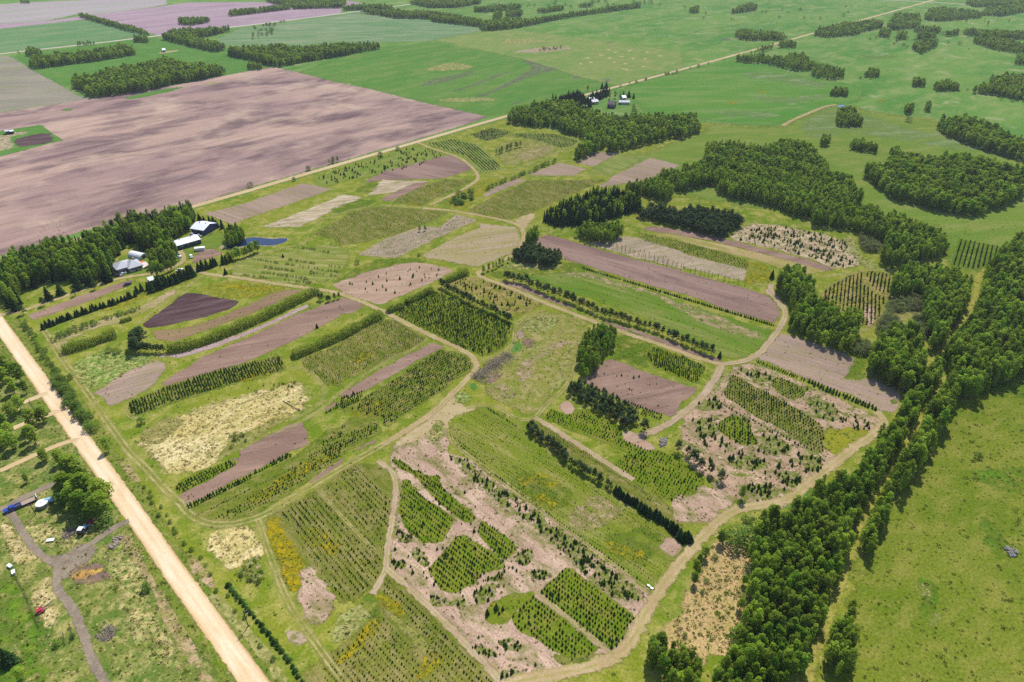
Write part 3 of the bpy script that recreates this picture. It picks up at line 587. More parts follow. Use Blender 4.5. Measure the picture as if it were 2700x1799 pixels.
('nursery_plot','rich green ground of the dense spruce block in the centre','plot','plotrich',4,2,0,'-65.4,317.9 -60,331.7 -44.9,345.2 -38.4,341.3 0.3,311 0.1,298.3 -3,286.8 -14.2,277.4 -27.9,285.8 -48.7,305'),
('nursery_plot','rusty grass plot with scattered spruces below the farm lane','plot','rusty',4,3,0,'-40.2,355.5 -28.2,365.1 -15.6,359.6 -3.3,350 18.3,331 5.9,320.4 -0.6,316.4 -14.8,335.6'),
('grass_patch','mown meadow ringed by tracks in the middle of the nursery','grass','meadow',3,4,1,'-15,263.2 -0.4,282.1 1.8,301.5 6.6,313.4 18.1,323.7 30.8,319.9 43.1,306.3 35.6,290.6 31.1,271 26.6,257.7 17.8,245.2 10.1,232.6 3.7,232.5 -4.9,241.8 -14.5,249.3'),
('bare_patch','dark damp soil hollow in the meadow','bare soil','darkbare',5,3,1,'4.8,293 8.7,296.5 11.6,291.7 10.7,286.9 7,284.9'),
('bare_patch','grey soil heap at the meadow track','bare soil','greymauve',5,3,1,'1.8,301.5 4.9,303.7 6.8,298.6 4.8,294.4 2.2,295.8'),
('bare_patch','brown burnt patch below the brush pile','bare soil','darkbare',5,4,1,'-13.4,257.3 -8.1,264.4 -4.5,264.5 -5.8,258.5 -10.6,255'),
('bare_patch','pinkish worn ground in the meadow centre','bare soil','pinkgreen',4,6,1,'4,274.4 11.3,279.6 20.6,290.4 29.1,294 31.1,290.5 20.3,283.7 11.9,275.8 10.9,264.6 5.2,256.3 1.8,258.6'),
('bare_patch','pinkish worn ground low in the meadow','bare soil','pinkgreen',4,6,1,'-14.6,252.7 -1.7,255.1 3.8,248.4 -1.6,244 -8.2,243.9'),
('grass_patch','pale blue-green weeds in the meadow loop','grass','reedgreen',4,4,1,'4.9,305.9 7.4,313.4 13.8,318.1 24.3,319.8 25.5,312.1 18.9,304.6 11.8,301.6'),
('grass_patch','bright green triangle beside the meadow track','grass','vivid',5,3,1,'-0.4,283.5 1.8,294.4 4.8,290.2 5.5,284.8 1.1,280.8'),
('straw_patch','grey reed strip along the right of the meadow','dry grass','reedgreen',5,2.5,1,'17.2,246.3 20.4,256.5 24.2,262.4 27.4,279.8 30.4,291.9 31.8,290.5 28.5,274.7 25.5,261.2 22.2,251.9'),
('grass_patch','small green island at the junction of the farm lanes','grass','bluegreen',5,2.5,1,'-26.9,243.7 -24.6,249.2 -19.7,247.1 -17.5,243.8 -20.6,240 -26,241'),
('grass_patch','green weeds beside the burnt patch','grass','vivid',5,3,1,'-20.2,254.9 -17.5,256.1 -15.6,251.5 -17.9,249.8'),
('soil_plot','long mauve-brown field sweeping to the right loop','plot','mauve2',4,2,0,'15.3,421 24.9,426.7 41.1,416 67.9,396.2 105.7,373.6 105.5,372.6 128.5,357.7 141.6,348.8 149.4,341 150.3,331 148.3,319.4 142.5,311.7 120.4,327 99.8,345.3 99.5,343.9 72.2,361.3 49.2,378.4 33.5,388.5 31.3,399.2 16,410.5'),
('nursery_plot','long green field with fine drill lines','plot','greenlines',3,3,0,'-2.6,369.8 10.8,366.9 46.9,373.2 71.1,353.9 97.9,336.5 97.3,333.6 138.6,304.2 123.6,283.2 109.3,276.6 89.4,296 90,298.9 73.7,317 47.7,336.4 10.7,360.8'),
('bare_patch','pinkish bare streak in the long green field','bare soil','pinkgreen',4,5,1,'22.4,367.6 45.1,373.2 54.8,363.3 78.9,348.9 97.3,333.6 117.2,314.7 133.3,300.1 130,294.4 110.9,305.6 94.9,322.2 85.9,340.3 62.5,354.1 41.7,365'),
('soil_plot','mauve strip under the upper end of the pine row','plot','mauve',4,1.5,0,'-9.5,359.1 5.3,355.6 25.2,336.1 36.1,326.3 29.7,327.9 10.3,344.5 -5.1,355.1'),
('soil_plot','mauve strip under the lower end of the pine row','plot','mauve',4,1.5,0,'47.9,314.6 68.2,302.5 87.6,290.1 87.5,286.8 105,277 102.8,274 86.9,284.1 86.3,285.5 56.3,305.7'),
('nursery_plot','dark green spruce block beside the lane bend','plot','plotrich',4,2,0,'67.4,279.6 72.9,289.4 85.9,279.4 86,279.8 95.8,270.4 87.8,255.8 81.9,260 81.9,260 69.5,269.5'),
('soil_plot','square mauve bed beside the dark pines','plot','mauve',4,2,0,'34.2,257.2 44,271.1 49.7,277.1 65.2,265.4 81,255.9 86.8,252.6 84.7,248.1 78.2,242.4 78.2,242.6 71.1,230.9 51.5,242.1'),
('nursery_plot','deep green plot left of the square bed','grass','vividolive',3,4,1,'44.7,271.1 52.4,286.7 56.6,296.4 69,288.2 68,277.7 68.6,268.9 56.5,273.7 49.8,277.5'),
('nursery_plot','green spruce plot below the dark pines','plot','plotrich',4,2.5,0,'14.3,230.6 17.4,237 25,233.2 34.4,236.9 47.3,226 47.6,218.3 56.3,211.1 67.6,207.1 70,203.5 77,191.9 71.3,185.6 65.6,182.7 64.9,179.4 57.1,182.7 47.4,192.6 39.8,200.7 49.1,207.5 32.7,218.2 20.7,224.7'),
('bare_patch','pink bare patch cut into the spruce plot below the dark pines','bare soil','pink',5,2.5,0,'46.7,221 51.9,222.1 59.8,213.7 60.2,209.4 53.7,210.2 48.4,215.6'),
('bare_patch','pink bare corner at the top of the spruce plot','bare soil','pink',5,3,1,'20.9,239.9 25.7,243.2 29.3,238.9 27.6,232.7 23.7,232.7'),
('nursery_plot','green strip between pine hedge and pink path','plot','plotdots',4,2,0,'6.1,222.7 8.1,226.6 13.8,226.6 24,218.1 34,206.8 39.6,198.7 47.9,191.8 56.9,181.9 63.8,174 62.1,165.7 50.8,178.2 38.9,192.5 23.2,206.6 17.4,209'),
('nursery_plot','great green strip with yellow blotches ending at the lower loop','plot','plotdots2',3,3,0,'-26.6,222.8 -20.3,233.8 -14.6,237.7 -8,236.5 4.9,223.1 8.5,216.1 19.7,206.6 21.9,205.3 36,192.5 56.9,167 58.4,161.8 60.7,159.2 53,147 47.8,140.9 40.8,147.2 27.4,161.2 12.4,174.6 -10,197.4 -17.4,206.2 -18.6,206.3 -25.7,216.3'),
('flower_patch','yellow weeds on the upper part of the great strip','flowers','yellowgrass',5,7,1,'1.1,192.2 7.4,193.9 14.4,196.4 20.4,190 17.4,187.7 9.6,190.7 3.9,188.3'),
('flower_patch','yellow weeds on the middle of the great strip','flowers','yellowgrass',5,7,1,'8.3,183.8 12.8,185.3 18.1,180.1 16.8,175.8 12.5,177.2 9.3,180'),
('grass_patch','bright green swathe through the great strip','grass','vividolive',4,8,1,'1.7,196.3 13.1,193.9 24,185.4 24.7,180.2 17.9,175 9.9,180 -1.2,189.8'),
('grass_patch','bright green swathe at the lower end of the great strip','grass','vividolive',4,8,1,'32.9,164.2 40.7,164.3 49.5,170.4 55.8,164.4 51.3,156.6 45.1,149.3 39.1,152.8 34.8,158.4'),
('flower_patch','yellow weeds at the lower end of the great strip','flowers','yellowgrass',5,6,1,'31.4,160.3 35.3,162.2 40.5,159.1 48.6,158.5 44.5,151.6 39,155.3'),
('bare_patch','pinkish corner bed at the lower end of the great strip','bare soil','pink',5,2,0,'51.8,159.1 56.4,164.4 61,160.5 56.9,154.2'),
('bare_patch','pinkish worn band across the great strip','bare soil','pinkgreen',4,8,1,'20.9,172.3 29.5,183.9 40.1,180.3 42.6,173.8 33.5,169.6 27.7,164.2'),
('bare_ground','pink-grey dug-over ground with stumps of lifted trees in the foreground','plot','pinkrough',3,3,0,'-48.9,212.9 -37.8,217.5 -27.4,222.4 -25.5,206.2 -17.9,204.5 -9.9,196.2 7.1,179.7 27.3,160.6 46.4,139.8 41.3,131.5 37.4,123.9 31.3,117.7 23.1,114.6 5.8,111.2 -2.8,109.4 -18.4,127 -41.8,148.9 -42.3,172.4 -43.9,191.1 -50,204.2 -49.4,208.4'),
('nursery_plot','narrow green strip of young spruces beside the wide lane','plot','plotrich',4,1.6,0,'-50,204.4 -44.3,201.9 -32.8,193.7 -28.3,194.4 -26.5,187.3 -12.6,172.7 -15.1,169.5 -22.1,174.6 -30.7,184 -38.7,194.9 -44.9,197.5'),
('nursery_plot','green spruce block left of the bare diagonal','plot','plotrich',4,1.6,0,'-42.6,192 -39.7,191.1 -36.4,185.1 -20.6,171.8 -21.4,168.8 -24.9,160.8 -31.3,160.8 -36.6,165.6 -38.5,168.3 -41.7,174.6 -42.5,183.3'),
('nursery_plot','broad green spruce block in the pink ground','plot','plotrich',4,1.6,0,'-19.2,163.9 -15.8,163.9 -2.9,154 -1.4,150.1 -8.2,148.7 -13.8,142.7 -18.4,139.9 -22.9,141.5 -28,148.7 -24.8,154.8 -22.4,158.6'),
('nursery_plot','small tidy green spruce block in the pink ground','plot','plotrich',4,1.6,0,'-11.1,172 1.9,160 2.2,157.2 -2.4,153.6 -10.9,163.5 -12,166.5'),
('nursery_plot','dense green spruce block inside the lower lane bend','plot','plotrich',4,1.6,0,'19.5,151 39.8,132 31.7,119.3 9.5,140.9'),
('nursery_plot','thinned green spruce block beside the mown strip','plot','plotrich',4,1.6,0,'7.6,139.5 27.7,120.7 25.3,119.3 19,116.7 13.9,119.4 1.6,127.6 0.2,131.2'),
('grass_patch','green clearing left of the thinned spruce block','grass','plotrich',4,4,1,'-8.6,132.7 -5.5,136.4 1.6,139.8 7.4,140.9 7.3,138.7 0.7,131.2 -3.9,128.1 -7.6,129.6'),
('grass_patch','grassy foot of the thinned spruce block','grass','plotgreen',4,4,1,'13,119.9 19,116.7 25.3,119 30.1,119.1 26.7,115.8 18.8,114.4 14.2,116.2'),
('grass_patch','small green tuft with spruces left in the pink ground','grass','weedy',4,3,1,'-34.7,159.1 -30.9,157.3 -27.3,152 -28.1,149.9 -31.8,152.3 -34.4,154.7'),
('grass_patch','round green island with spruces near the track fork','grass','weedy',4,3,1,'-41,152.5 -38.6,153.8 -36.1,152.6 -36,150.1 -39.4,149.5'),
('grass_patch','green island with spruces below the track','grass','weedy',4,3,1,'-41.7,167.6 -38,164.6 -34.4,162.7 -36,160.7 -39.8,160.7 -41.4,164.3'),
('grass_patch','green islands with spruces at the foot of the pink ground','grass','weedy',4,3,1,'-12.2,121.6 -9,121.2 -4.6,119.8 -3.6,117.4 -8,118.3 -11.6,119.7'),
('grass_patch','ragged green fringe left of the reed patch','grass','weedy',4,3,1,'-26.9,138.5 -24.1,139.6 -20.1,136.9 -14.5,138 -14.8,135.3 -20.9,135.3 -24.6,134.7'),
('grass_patch','green island with spruces above the bottom lane','grass','weedy',4,3,1,'-2.7,113.3 1.2,113.8 0.7,111.1 -2.7,110.7'),
('grass_patch','weedy green island below the thinned block','grass','weedy',4,3,1,'-4.2,122.6 -0.7,124.6 3.8,121.7 1.6,118.4 -2.8,120.7'),
('grass_patch','weedy green island in the pink crossing','grass','weedy',4,3,1,'-8.1,145.9 -4.3,147.7 -1.4,149.5 -2.3,146 -6.1,144.2'),
('grass_patch','weedy green island beside the tidy block','grass','weedy',4,3,1,'0.6,155 6.7,158.8 8.7,155 5.6,151.4 2.6,151.3'),
('grass_patch','weedy green island by the dense block','grass','weedy',4,3,1,'6.1,149 10.5,149.6 15.3,147.3 11.3,144.9 7,146'),
('grass_patch','straw-green weeds in the pink ground','grass','weedy',4,3,1,'-12.7,139.7 -10,143 -3.2,144.2 -6,137.5 -11,134.8'),
('nursery_plot','weedy green strip with scattered spruces along the pale lane','plot','weedy',4,4,1,'-27,206.1 -17.9,204 -9.9,194.5 7.1,178.4 27.2,159 45.3,138.7 40.6,136.2 32.6,139.7 25.2,147.3 19.8,155.1 14.5,161.4 8.5,168 0.6,174.9 -12.4,187.8 -18.6,196.1'),
('bare_patch','pink bare patch beside the pale lane','bare soil','pinkrough',5,3,1,'-1.7,181.4 1.6,182.2 8.2,177.1 7,174.3 1.6,176.3'),
('bare_patch','pink bare patch low beside the pale lane','bare soil','pinkrough',5,3,1,'11.3,172.9 14.5,172.2 17.5,168.8 14.8,168.1'),
('bare_patch','pink bare patch among the scattered spruces','bare soil','pinkrough',5,3,1,'25.8,155.2 29.4,155.8 31,151.5 26.1,146.8 24.7,147.3'),
('bare_patch','pink bare patch near the lane end','bare soil','pinkrough',5,3,1,'39.9,137.8 42.4,138.4 44.1,137.3 41.9,135.2 40.1,135.7'),
('nursery_plot','olive seedling field left of the short track','plot','plotdots',3,3,0,'-90.4,170.3 -88.6,174.2 -74.7,185.7 -67.7,195.7 -68.1,197.3 -64.1,200.7 -51.1,199.9 -46.4,194.2 -44.5,183.3 -43.9,170.3 -43.5,154.7 -43.1,151 -45.3,143.4 -50,138 -54.8,136.1 -54.7,135.6 -58.7,139.9 -66.2,149 -70.4,152 -71.6,138.4 -76.2,144.3 -82.9,156.9'),
('flower_patch','broad golden flower band along the left seedling field','flowers','gold',5,3,1,'-90.5,170.3 -87,172.4 -82.8,167.3 -79.4,162.7 -70.3,151.4 -69.2,145.5 -71.4,138.4 -75.3,143.7 -82,155.6 -87.4,163.3'),
('flower_patch','golden flowers scattered between the seedling rows','flowers','yellowgrass',5,7,1,'-75.3,164.7 -70.9,168.1 -65.6,163.4 -59.6,158.3 -61.5,154.5 -67.5,158.2 -71.5,158.2'),
('bare_patch','pink bare bed below the golden flower band','plot','pinkrough',5,2.5,1,'-70.6,151.7 -65.8,148.4 -58.3,139.3 -55.3,134.5 -58,129 -62.4,126.4 -71.1,139 -69.9,144.3'),
('straw_patch','pale straw patch left of the mown lane','straw','straw2',4,4,1,'-109.9,162.4 -106.7,166.4 -93.6,167.2 -88,159.4 -85.2,153.7 -90,152.5 -94.3,147.6 -103.4,154.8'),
('grass_patch','green shrubby fringe below the pale straw patch','grass','weedy',5,3,1,'-93.4,146.5 -90.2,153.1 -88,155.6 -86,152.5 -82.7,146.6 -83.5,141.4 -88.7,145.3'),
('dry_patch','pale tan patch at the two-rut lane','dry grass','palepink',4,4,1,'-70,126.1 -66.1,126.7 -61.9,122.7 -64.8,120.3 -67.9,121.7'),
('straw_patch','reed-covered pale green hollow at the lane end','dry grass','reedgreen',5,4,1,'-51.8,122.3 -54.9,121.3 -54.5,127.7 -54,132.4 -48.5,135.1 -45,131.1 -46.7,128.3 -49.5,123.8 -51.9,122.6'),
('nursery_plot','olive seedling field running off the lower edge','plot','plotdots',3,3,0,'-42.5,148.6 -35.9,142 -3.1,109.6 5.6,100.3 -26.8,100.1 -59.1,99.9 -62.5,112.5 -51.6,121.4 -43.2,131.4 -44,138.6'),
('flower_patch','golden flowers at the corner of the bottom seedling rows','flowers','gold2',5,5,1,'-44.6,139.4 -41.3,140 -33.9,134.1 -33.9,131 -38.7,132.5 -42.5,135.6'),
('flower_patch','golden flower streak beside the reed hollow','flowers','gold2',5,5,1,'-51.6,117.1 -47.6,123.3 -44.4,130.4 -41.6,130.4 -41.7,125.8 -45.7,120.4 -49.6,116.2 -52,115.3'),
('flower_patch','golden flowers on the bottom edge','flowers','yellowgrass',5,5,1,'-26.3,117.3 -23.1,119.6 -19.3,116.9 -22.5,114.1 -25.5,109.8 -27.3,111'),
('grass_patch','bright green grass at the end of the short track','grass','vividolive',4,5,1,'-52,136.1 -45.3,140.5 -40.4,134.1 -44.1,128.8 -47.6,132.9'),
('grass_patch','dry olive strip between the seedling fields','grass','dryolive',4,5,1,'-38.7,132.5 -32.8,129.9 -25.6,122.5 -24.6,117.3 -27.9,119.6 -33.2,126.4'),
('soil_plot','large pinkish-grey bed in front of the poplar grove','plot','greypink',4,2,0,'123.5,278 143.1,301.9 157,293.6 172.3,279.1 167.4,270.9 159.4,260.8 163.4,258.9 172,261.8 179.3,255.8 180.7,248 172.4,235.7 166.6,235.6 159.5,246.4 143.9,258.7'),
('grass_patch','vivid grass bite beside the pinkish-grey bed','grass','vividolive',5,4,1,'159.6,261.4 167.2,271.2 173.1,280.1 177.7,278.9 173.3,268.8 172,262.7 163.5,259.1'),
('grass_patch','vivid grass spot in the corner of the pinkish-grey bed','grass','vividolive',5,3,1,'172.4,242.5 177.8,246.8 178.7,244.7 174.3,240.9'),
('bare_ground','pink dug-over ground with weedy islands on the right','plot','pinkweedy',3,3,0,'81.5,239.5 106.1,265 111,272.4 121.8,272.5 142.1,253.7 163.9,231.2 162,225.1 136.9,207.7 132.1,204.1 116.6,190 102.7,177.5 95.5,178.9 85.1,182.9 78.5,190.1 72.5,201.4 70.2,204.4 74.3,223.8 75.8,231.2'),
('nursery_plot','large spruce block right of the lane fork','plot','plotdots',4,1.6,0,'106.1,263.5 110,261.1 115.9,253.1 121.9,246.5 131.5,233.9 135.9,224.8 128.8,207.6 124.8,210.6 117.9,222.6 109.3,231.3 101.4,242.6 97.8,246.9'),
('nursery_plot','small spruce block under the tall file','plot','plotgreen',4,1.6,0,'124.5,259.6 128.5,262.3 138.8,252 134,246.2 127.8,244 122.7,255'),
('nursery_plot','middle spruce block of the right clearing','plot','plotrich',4,1.6,0,'90.1,227.1 98.3,233.6 104.7,228.5 103.7,220.7 104.1,213.3 96.4,213.1 89.6,222.3'),
('grass_patch','yellow-green corner beside the loop lane','grass','yellowolive',4,3,1,'135,223.4 144,224.9 157.7,223.1 153.1,218.4 136.9,207.7 129.1,207.6'),
('grass_patch','weedy patch at the top of the right clearing','grass','weedy',4,5,1,'109.8,268.1 115.9,269.4 124.7,263.4 125.2,256.4 119,258.6 113,264.5'),
('grass_patch','weedy patch beside the large block','grass','weedy',4,5,1,'138.8,248.6 144.8,243.3 147.6,237 143,228.8 136.7,230.8 133.7,240'),
('grass_patch','weedy patch left in the right clearing','grass','weedy',4,5,1,'79.5,230.2 87.4,231.3 90.8,224.4 86.6,217.8 79.8,220.5'),
('grass_patch','weedy patch low in the right clearing','grass','weedy',4,5,1,'105.8,219.8 113,218.9 118.5,213.5 112.8,207.5 104.4,207.4'),
('grass_patch','weedy patch near the loop lane','grass','weedy',4,5,1,'104.7,197.2 113.1,198 116,193.2 112,188.4 105.8,190'),
('grass_patch','weedy patch beside the round bushes','grass','weedy',4,5,1,'91.8,190.6 102.3,189.9 104.5,186.1 98.3,180.8 92.5,183.7'),
('grass_patch','weedy patch below the spruce file','grass','weedy',4,5,1,'88,204.6 100.7,207.3 105.1,202.1 96.8,197.9 89,199.5'),
('grass_patch','weedy patch by the far end of the file','grass','weedy',4,5,1,'118.8,207.4 127.7,205.8 125.7,199 119.8,197.3 116.9,202.3'),
('grass_patch','weedy patch left of the lane','grass','weedy',4,5,1,'84.9,242.7 93.4,244.9 95.7,238.5 89.7,235.4 85,237.4'),
('bare_ground','bright pink bare fan at the end of the pine hedge','bare soil','pinkrough',4,3,1,'65.8,183.5 69.5,185 75.7,190.1 85.5,188.6 85.9,180.7 76,172.3 68.4,170.5 63.1,170.5 61.2,175.4 61.6,180.5 66.1,185'),
('soil_plot','mauve strip under the dark pine plantation','plot','mauve',4,2,0,'89.3,436.7 99.6,443.2 118.8,435.9 118.9,436.4 142,423.6 166.4,406.4 188.8,391.5 202.4,376.5 192.5,374.4 167.1,396.7 134.8,418.7 116.6,425.6 117,427.3'),
('nursery_plot','olive plot of yellowish seedling rows','plot','yellowrows',4,2,0,'116.6,425.6 142.9,411.9 174.5,390.4 196.3,374.8 179.3,370.3 159.1,386.1 114.6,416.1 115.2,418.9 88.7,433'),
('nursery_plot','green seedling strip with darker upper edge','plot','plotgreen',4,2,0,'86.5,431.7 114.5,415.4 114.6,416.1 135.7,402.8 150.9,388 146.4,375.8 110.8,398.1 111.6,401.8 89.6,413.9'),
('nursery_plot','grey-pink dotted plot beside the sapling file','plot','greydots',4,2,0,'69.3,423 77.5,425 85.1,422.7 111.5,401.2 110.9,398.5 146,375.7 140.8,360.3 106.9,379.2 106.2,376 73.5,395.8 50.6,413.3'),
('flower_patch','yellow-green flowery square by the lone dark tree','flowers','yellowgrass',5,3,0,'149,386.3 159.7,384.8 160.4,368.5 155.4,359.9 139.5,356.6'),
('bare_ground','straw-pink clearing thick with small bushes','plot','pinkstraw',4,3,1,'160.2,439 173.6,449.5 192.7,444.6 209.2,433.5 226,420.5 221.8,400.1 222.1,383.2 202.1,375.9 193.2,390.7 170.7,407.8 145.5,421.7'),
('grass_patch','pale green wet swale between bushes and wood','grass','reedgreen',4,5,1,'232,432.7 232.9,418.3 225.2,395.8 231.8,383.3 227.2,377.2 219.8,381.2 222.3,400.1 226,420.5'),
('nursery_plot','curved spruce plot with pinkish patches','plot','rusty',4,3,0,'175,336.3 187.8,353 207.9,370.1 217,373.5 223.6,375.2 237.6,369.5 220.5,343.7 201.8,315.7 192.1,307.3 187.7,312.5 184.9,324.9 176.2,327.7'),
('bare_patch','pinkish soil at the foot of the rounded plot','bare soil','pinkrough',5,4,1,'197.7,328.3 205.7,333.3 203.1,321.9 194.3,309.6 191.8,311'),
('nursery_plot','small plot of vertical dark rows beyond the wood','plot','vividolive',4,3,0,'278.7,386 305.4,424.1 312.9,420.6 326.1,411.6 314.1,391.7 290.2,377.1 278.1,382.3'),
('nursery_plot','green plot with scattered dark spruces below the far road','plot','plotgreen2',3,4,0,'-164.7,533.7 -147.3,563 -90.5,628.3 -61.2,603.9 -74,575.9 -107.6,548.9 -135.9,532.5 -153.9,513.7'),
('soil_plot','smooth mauve plot inside the track curve','plot','mauve2',4,2.5,0,'-121.9,527.6 -108.8,556.2 -86.6,575.7 -65.7,595.4 -54.9,599.8 -37.4,568.9 -37,560.5 -57.9,538.4 -105.3,534.7'),
('straw_patch','pale straw-lined bed below the smooth mauve plot','straw','palestraw',4,2.5,0,'-113,498.5 -107.7,534.7 -74,531.8 -68,531.9 -89.6,508.3'),
('soil_plot','dark soil wedge beside the straw-lined bed','plot','mauve',5,2.5,0,'-102.1,490.7 -82.5,524.2 -67.5,531.9 -78.5,511.1 -94.3,487.2'),
('grass_patch','bright green wedge left of the straw-lined bed','grass','vividolive',4,4,1,'-125.6,510.9 -116.6,531.1 -108,529.5 -107.9,508 -116.7,500'),
('nursery_plot','green rows with yellow flowers beside the branch track','plot','plotdots',4,2.5,0,'-91.9,486 -76.7,515 -57.7,535.6 -31.5,536.7 -54.6,501 -69.8,476.7'),
('flower_patch','yellow flowers in the rows beside the branch track','flowers','yellowgrass',5,5,1,'-67.5,505.5 -62.8,515.3 -55.9,515.4 -59.4,504.1'),
('flower_patch','yellow flowers at the foot of the branch track rows','flowers','yellowgrass',5,5,1,'-80.6,483.9 -75.6,488.4 -70,478.2 -75.2,476.6'),
('nursery_plot','curving dark green rows by the far road','plot','plotdots3',4,3,0,'-81.8,635.4 -59.6,650.9 -32.1,632.7 -15.2,585.8 -7.8,561.1 -27.4,553.3 -43.6,596.7 -65,617.7'),
('nursery_plot','dense dark patch of young stock by the far road','plot','darkrows',4,3,1,'-42.8,663.9 -21.4,690.1 -1.4,675.9 -13.3,654.7 -25.6,642.1'),
('nursery_plot','crescent of dark rows below the far wood','plot','plotdots3',4,3,0,'-8.5,662.7 9.4,672.1 38.2,670.7 64.4,647.7 57.3,628.1 42.8,623.4 23.1,645.9'),
('bare_patch','pinkish bare patch below the crescent','bare soil','pinkgreen',4,5,1,'-0.5,599.6 36.6,635.5 31.3,606.6 8.5,583.4'),
('nursery_plot','rough olive plot below the crescent','plot','dryolive',3,5,1,'-17,632.1 2.2,651.2 36.7,637.8 42.6,619.8 33.7,602.4 8.5,581.4 -8,569.4 -13.6,597.3'),
('soil_plot','pinkish plot below the row of light green shrubs','plot','greypink',4,2.5,0,'12.4,549.3 40.4,581.2 63.3,565 50.7,547.1'),
('soil_plot','pinkish plot at the corner of the far wood','plot','greypink',4,2.5,0,'55.2,581.5 75.4,611.7 97.2,610 70.2,572'),
('nursery_plot','green striped plot between two pinkish plots','plot','plotdots3',4,2.5,0,'69.4,570.1 94.5,604.4 121.8,602 95.9,566.8 81.5,550.5 63.6,555.7'),
('soil_plot','wide pinkish plot by the spruce wood','plot','greypink',4,2.5,0,'86.4,550.6 123.5,596.6 147.3,576.2 110,537.9 68.5,519.2'),
('soil_plot','slim pinkish bed above the big green rows','plot','greypink',4,2,0,'-23.1,500.6 -16.5,516 2.1,538.4 12.2,536.8 -9.5,512.3 -20.5,497.5'),
('nursery_plot','big green plot of fine rows in the upper middle','plot','plotdots',4,3,0,'-33.5,469.6 -20.3,490.8 12.8,535.1 53.6,537.6 77.7,538.7 42.7,500.5 12.7,464.8 -3.3,453.6 -24.5,461.4'),
('nursery_plot','flowery green verge beside the branch track bend','plot','yellowgrass2',4,3,1,'-51.4,484.3 -49.7,496.4 -33.3,525.7 -22,539.7 -3.9,536.5 -21.1,516 -29.2,490.7 -35.8,473 -45.8,475.7'),
('nursery_plot','wide seedling field above the pond track','plot','plotdots',4,3,0,'-131.4,437.4 -123.3,452.3 -120.3,463.2 -101.3,476.2 -73.7,472.9 -46.6,465.8 -66.4,439.7 -84.2,422.6 -100.2,413 -113.6,407.5 -120.9,417.8 -136.4,424.7'),
('soil_plot','grey-mauve dotted plot beside the lane junction','plot','greydots',4,2,0,'-99.7,393 -86.5,418.3 -63.5,440.7 -51,438.6 -41.6,462.2 -25.1,451.2 -36.8,438.6 -53.1,418.3 -74.3,389.1'),
('soil_plot','pinkish-olive streaked plot above the lane junction','plot','pinkolive',4,3,0,'-58.5,393.6 -37.7,423.3 -22.5,438.8 -23.8,446 2,439.4 3.5,436.7 6.3,415 0,398.7 -21.7,377.5 -53.9,389.4'),
('soil_plot','pinkish-grey bed below the far road hedge','plot','greypink',4,2.5,0,'-225.5,461 -201.2,481.9 -179.4,513.2 -170.6,525.7 -143.4,512.2 -159.7,490.9 -183.9,461.6 -198,441.5'),
('straw_patch','pale striped bed between the pinkish-grey bed and the pond','straw','palestraw',4,2.5,0,'-176,436.7 -161.4,457.1 -149.9,474 -137.7,491.9 -133.9,501.2 -115.7,494.7 -128.7,477.2 -136.8,460.2 -150.7,437.1'),
('grass_patch','vivid green patch beside the pale striped bed','grass','vividolive',5,3,1,'-136,471.4 -129.3,480.1 -115.5,493.8 -101.9,486.5 -116.1,468.8 -131.4,460.3'),
('nursery_plot','striped orchard plot below the pond','plot','orchard',3,4,1,'-174.2,364.1 -170.6,390.3 -148.6,394.9 -132.7,406.1 -113.8,408.7 -104.5,391.2 -105.6,370.8 -104.4,365 -115.5,355.5 -127.5,351.7 -151.3,358.7'),
('bare_patch','grey-mauve garden plot beside the pond track','bare soil','mauve',4,2,0,'-200.7,379.5 -203.9,389.8 -201.2,399.6 -196.1,401.2 -187,394.4 -194.9,385.8'),
('flower_patch','yellow flowering plot above the dark diamond','flowers','yellowgrass2',4,4,1,'-183.2,350.9 -176.3,355.6 -158.7,354.9 -140.4,351.5 -130.3,346.3 -141.4,340.9 -151.7,333.9 -170.1,338.8 -181.8,343'),
('flower_patch','bright yellow flowers above the dark diamond','flowers','gold2',5,4,1,'-170.6,349.3 -161.8,351.2 -141.5,349.7 -142.5,344.3 -155.4,345.1'),
('nursery_plot','pinkish weedy rows between the spruce file and the willow hedge','plot','pinkweedy2',3,4,0,'-239.8,290.3 -236.3,297.3 -222.6,310.7 -207.6,325.8 -199.7,345.4 -194.7,345.4 -200.9,323.4 -210.2,309.3 -222.7,301.8 -228.7,290.4 -227.1,281 -233,283.6'),
('flower_patch','yellowish strip below the farm shelterbelt','flowers','yellowgrass2',4,3,1,'-231.4,318.3 -219.3,336.5 -201.9,354.4 -192.8,361.9 -192.1,358.2 -205,341.8 -221,323.2'),
('water','deep blue farm pond','pond','water',7,1.0,1,'-189.5,402.6 -186.7,409.5 -181.1,415.8 -177.5,419.8 -164.4,415.8 -152.1,418.8 -152.3,412.7 -160.5,406.6 -171.3,409.7 -177.2,407.3 -184.3,402.7'),
('bare_patch','pale bare bank around the pond','bare soil','palepink',5,2,1,'-194.4,403 -191.8,407.6 -186.1,413.4 -179.1,421.7 -165.2,418.1 -151.7,420.7 -150.6,415.1 -158.9,404 -170.5,407.4 -176.5,405.1 -183.5,400.5 -191.1,400.4'),
('grass_patch','mown farmyard lawn around house and sheds','grass','lawn',3,6,1,'-241.8,363.2 -250.7,382.9 -247.7,395.7 -223.3,396 -221.4,411.7 -218.4,421.1 -206.3,431 -191.5,412.1 -193.1,400.8 -202.6,400.7 -207.6,389.8 -209.1,371.4 -225.1,367.3 -231.2,361.4'),
('grass_patch','mown grass around the pond and sheds','grass','lawn',3,6,1,'-223.3,404.8 -224.3,421 -210.7,416.5 -204.3,431.1 -196.6,426.3 -191.8,407.6 -193.1,400.8 -204.5,400.7 -212.1,396.2'),
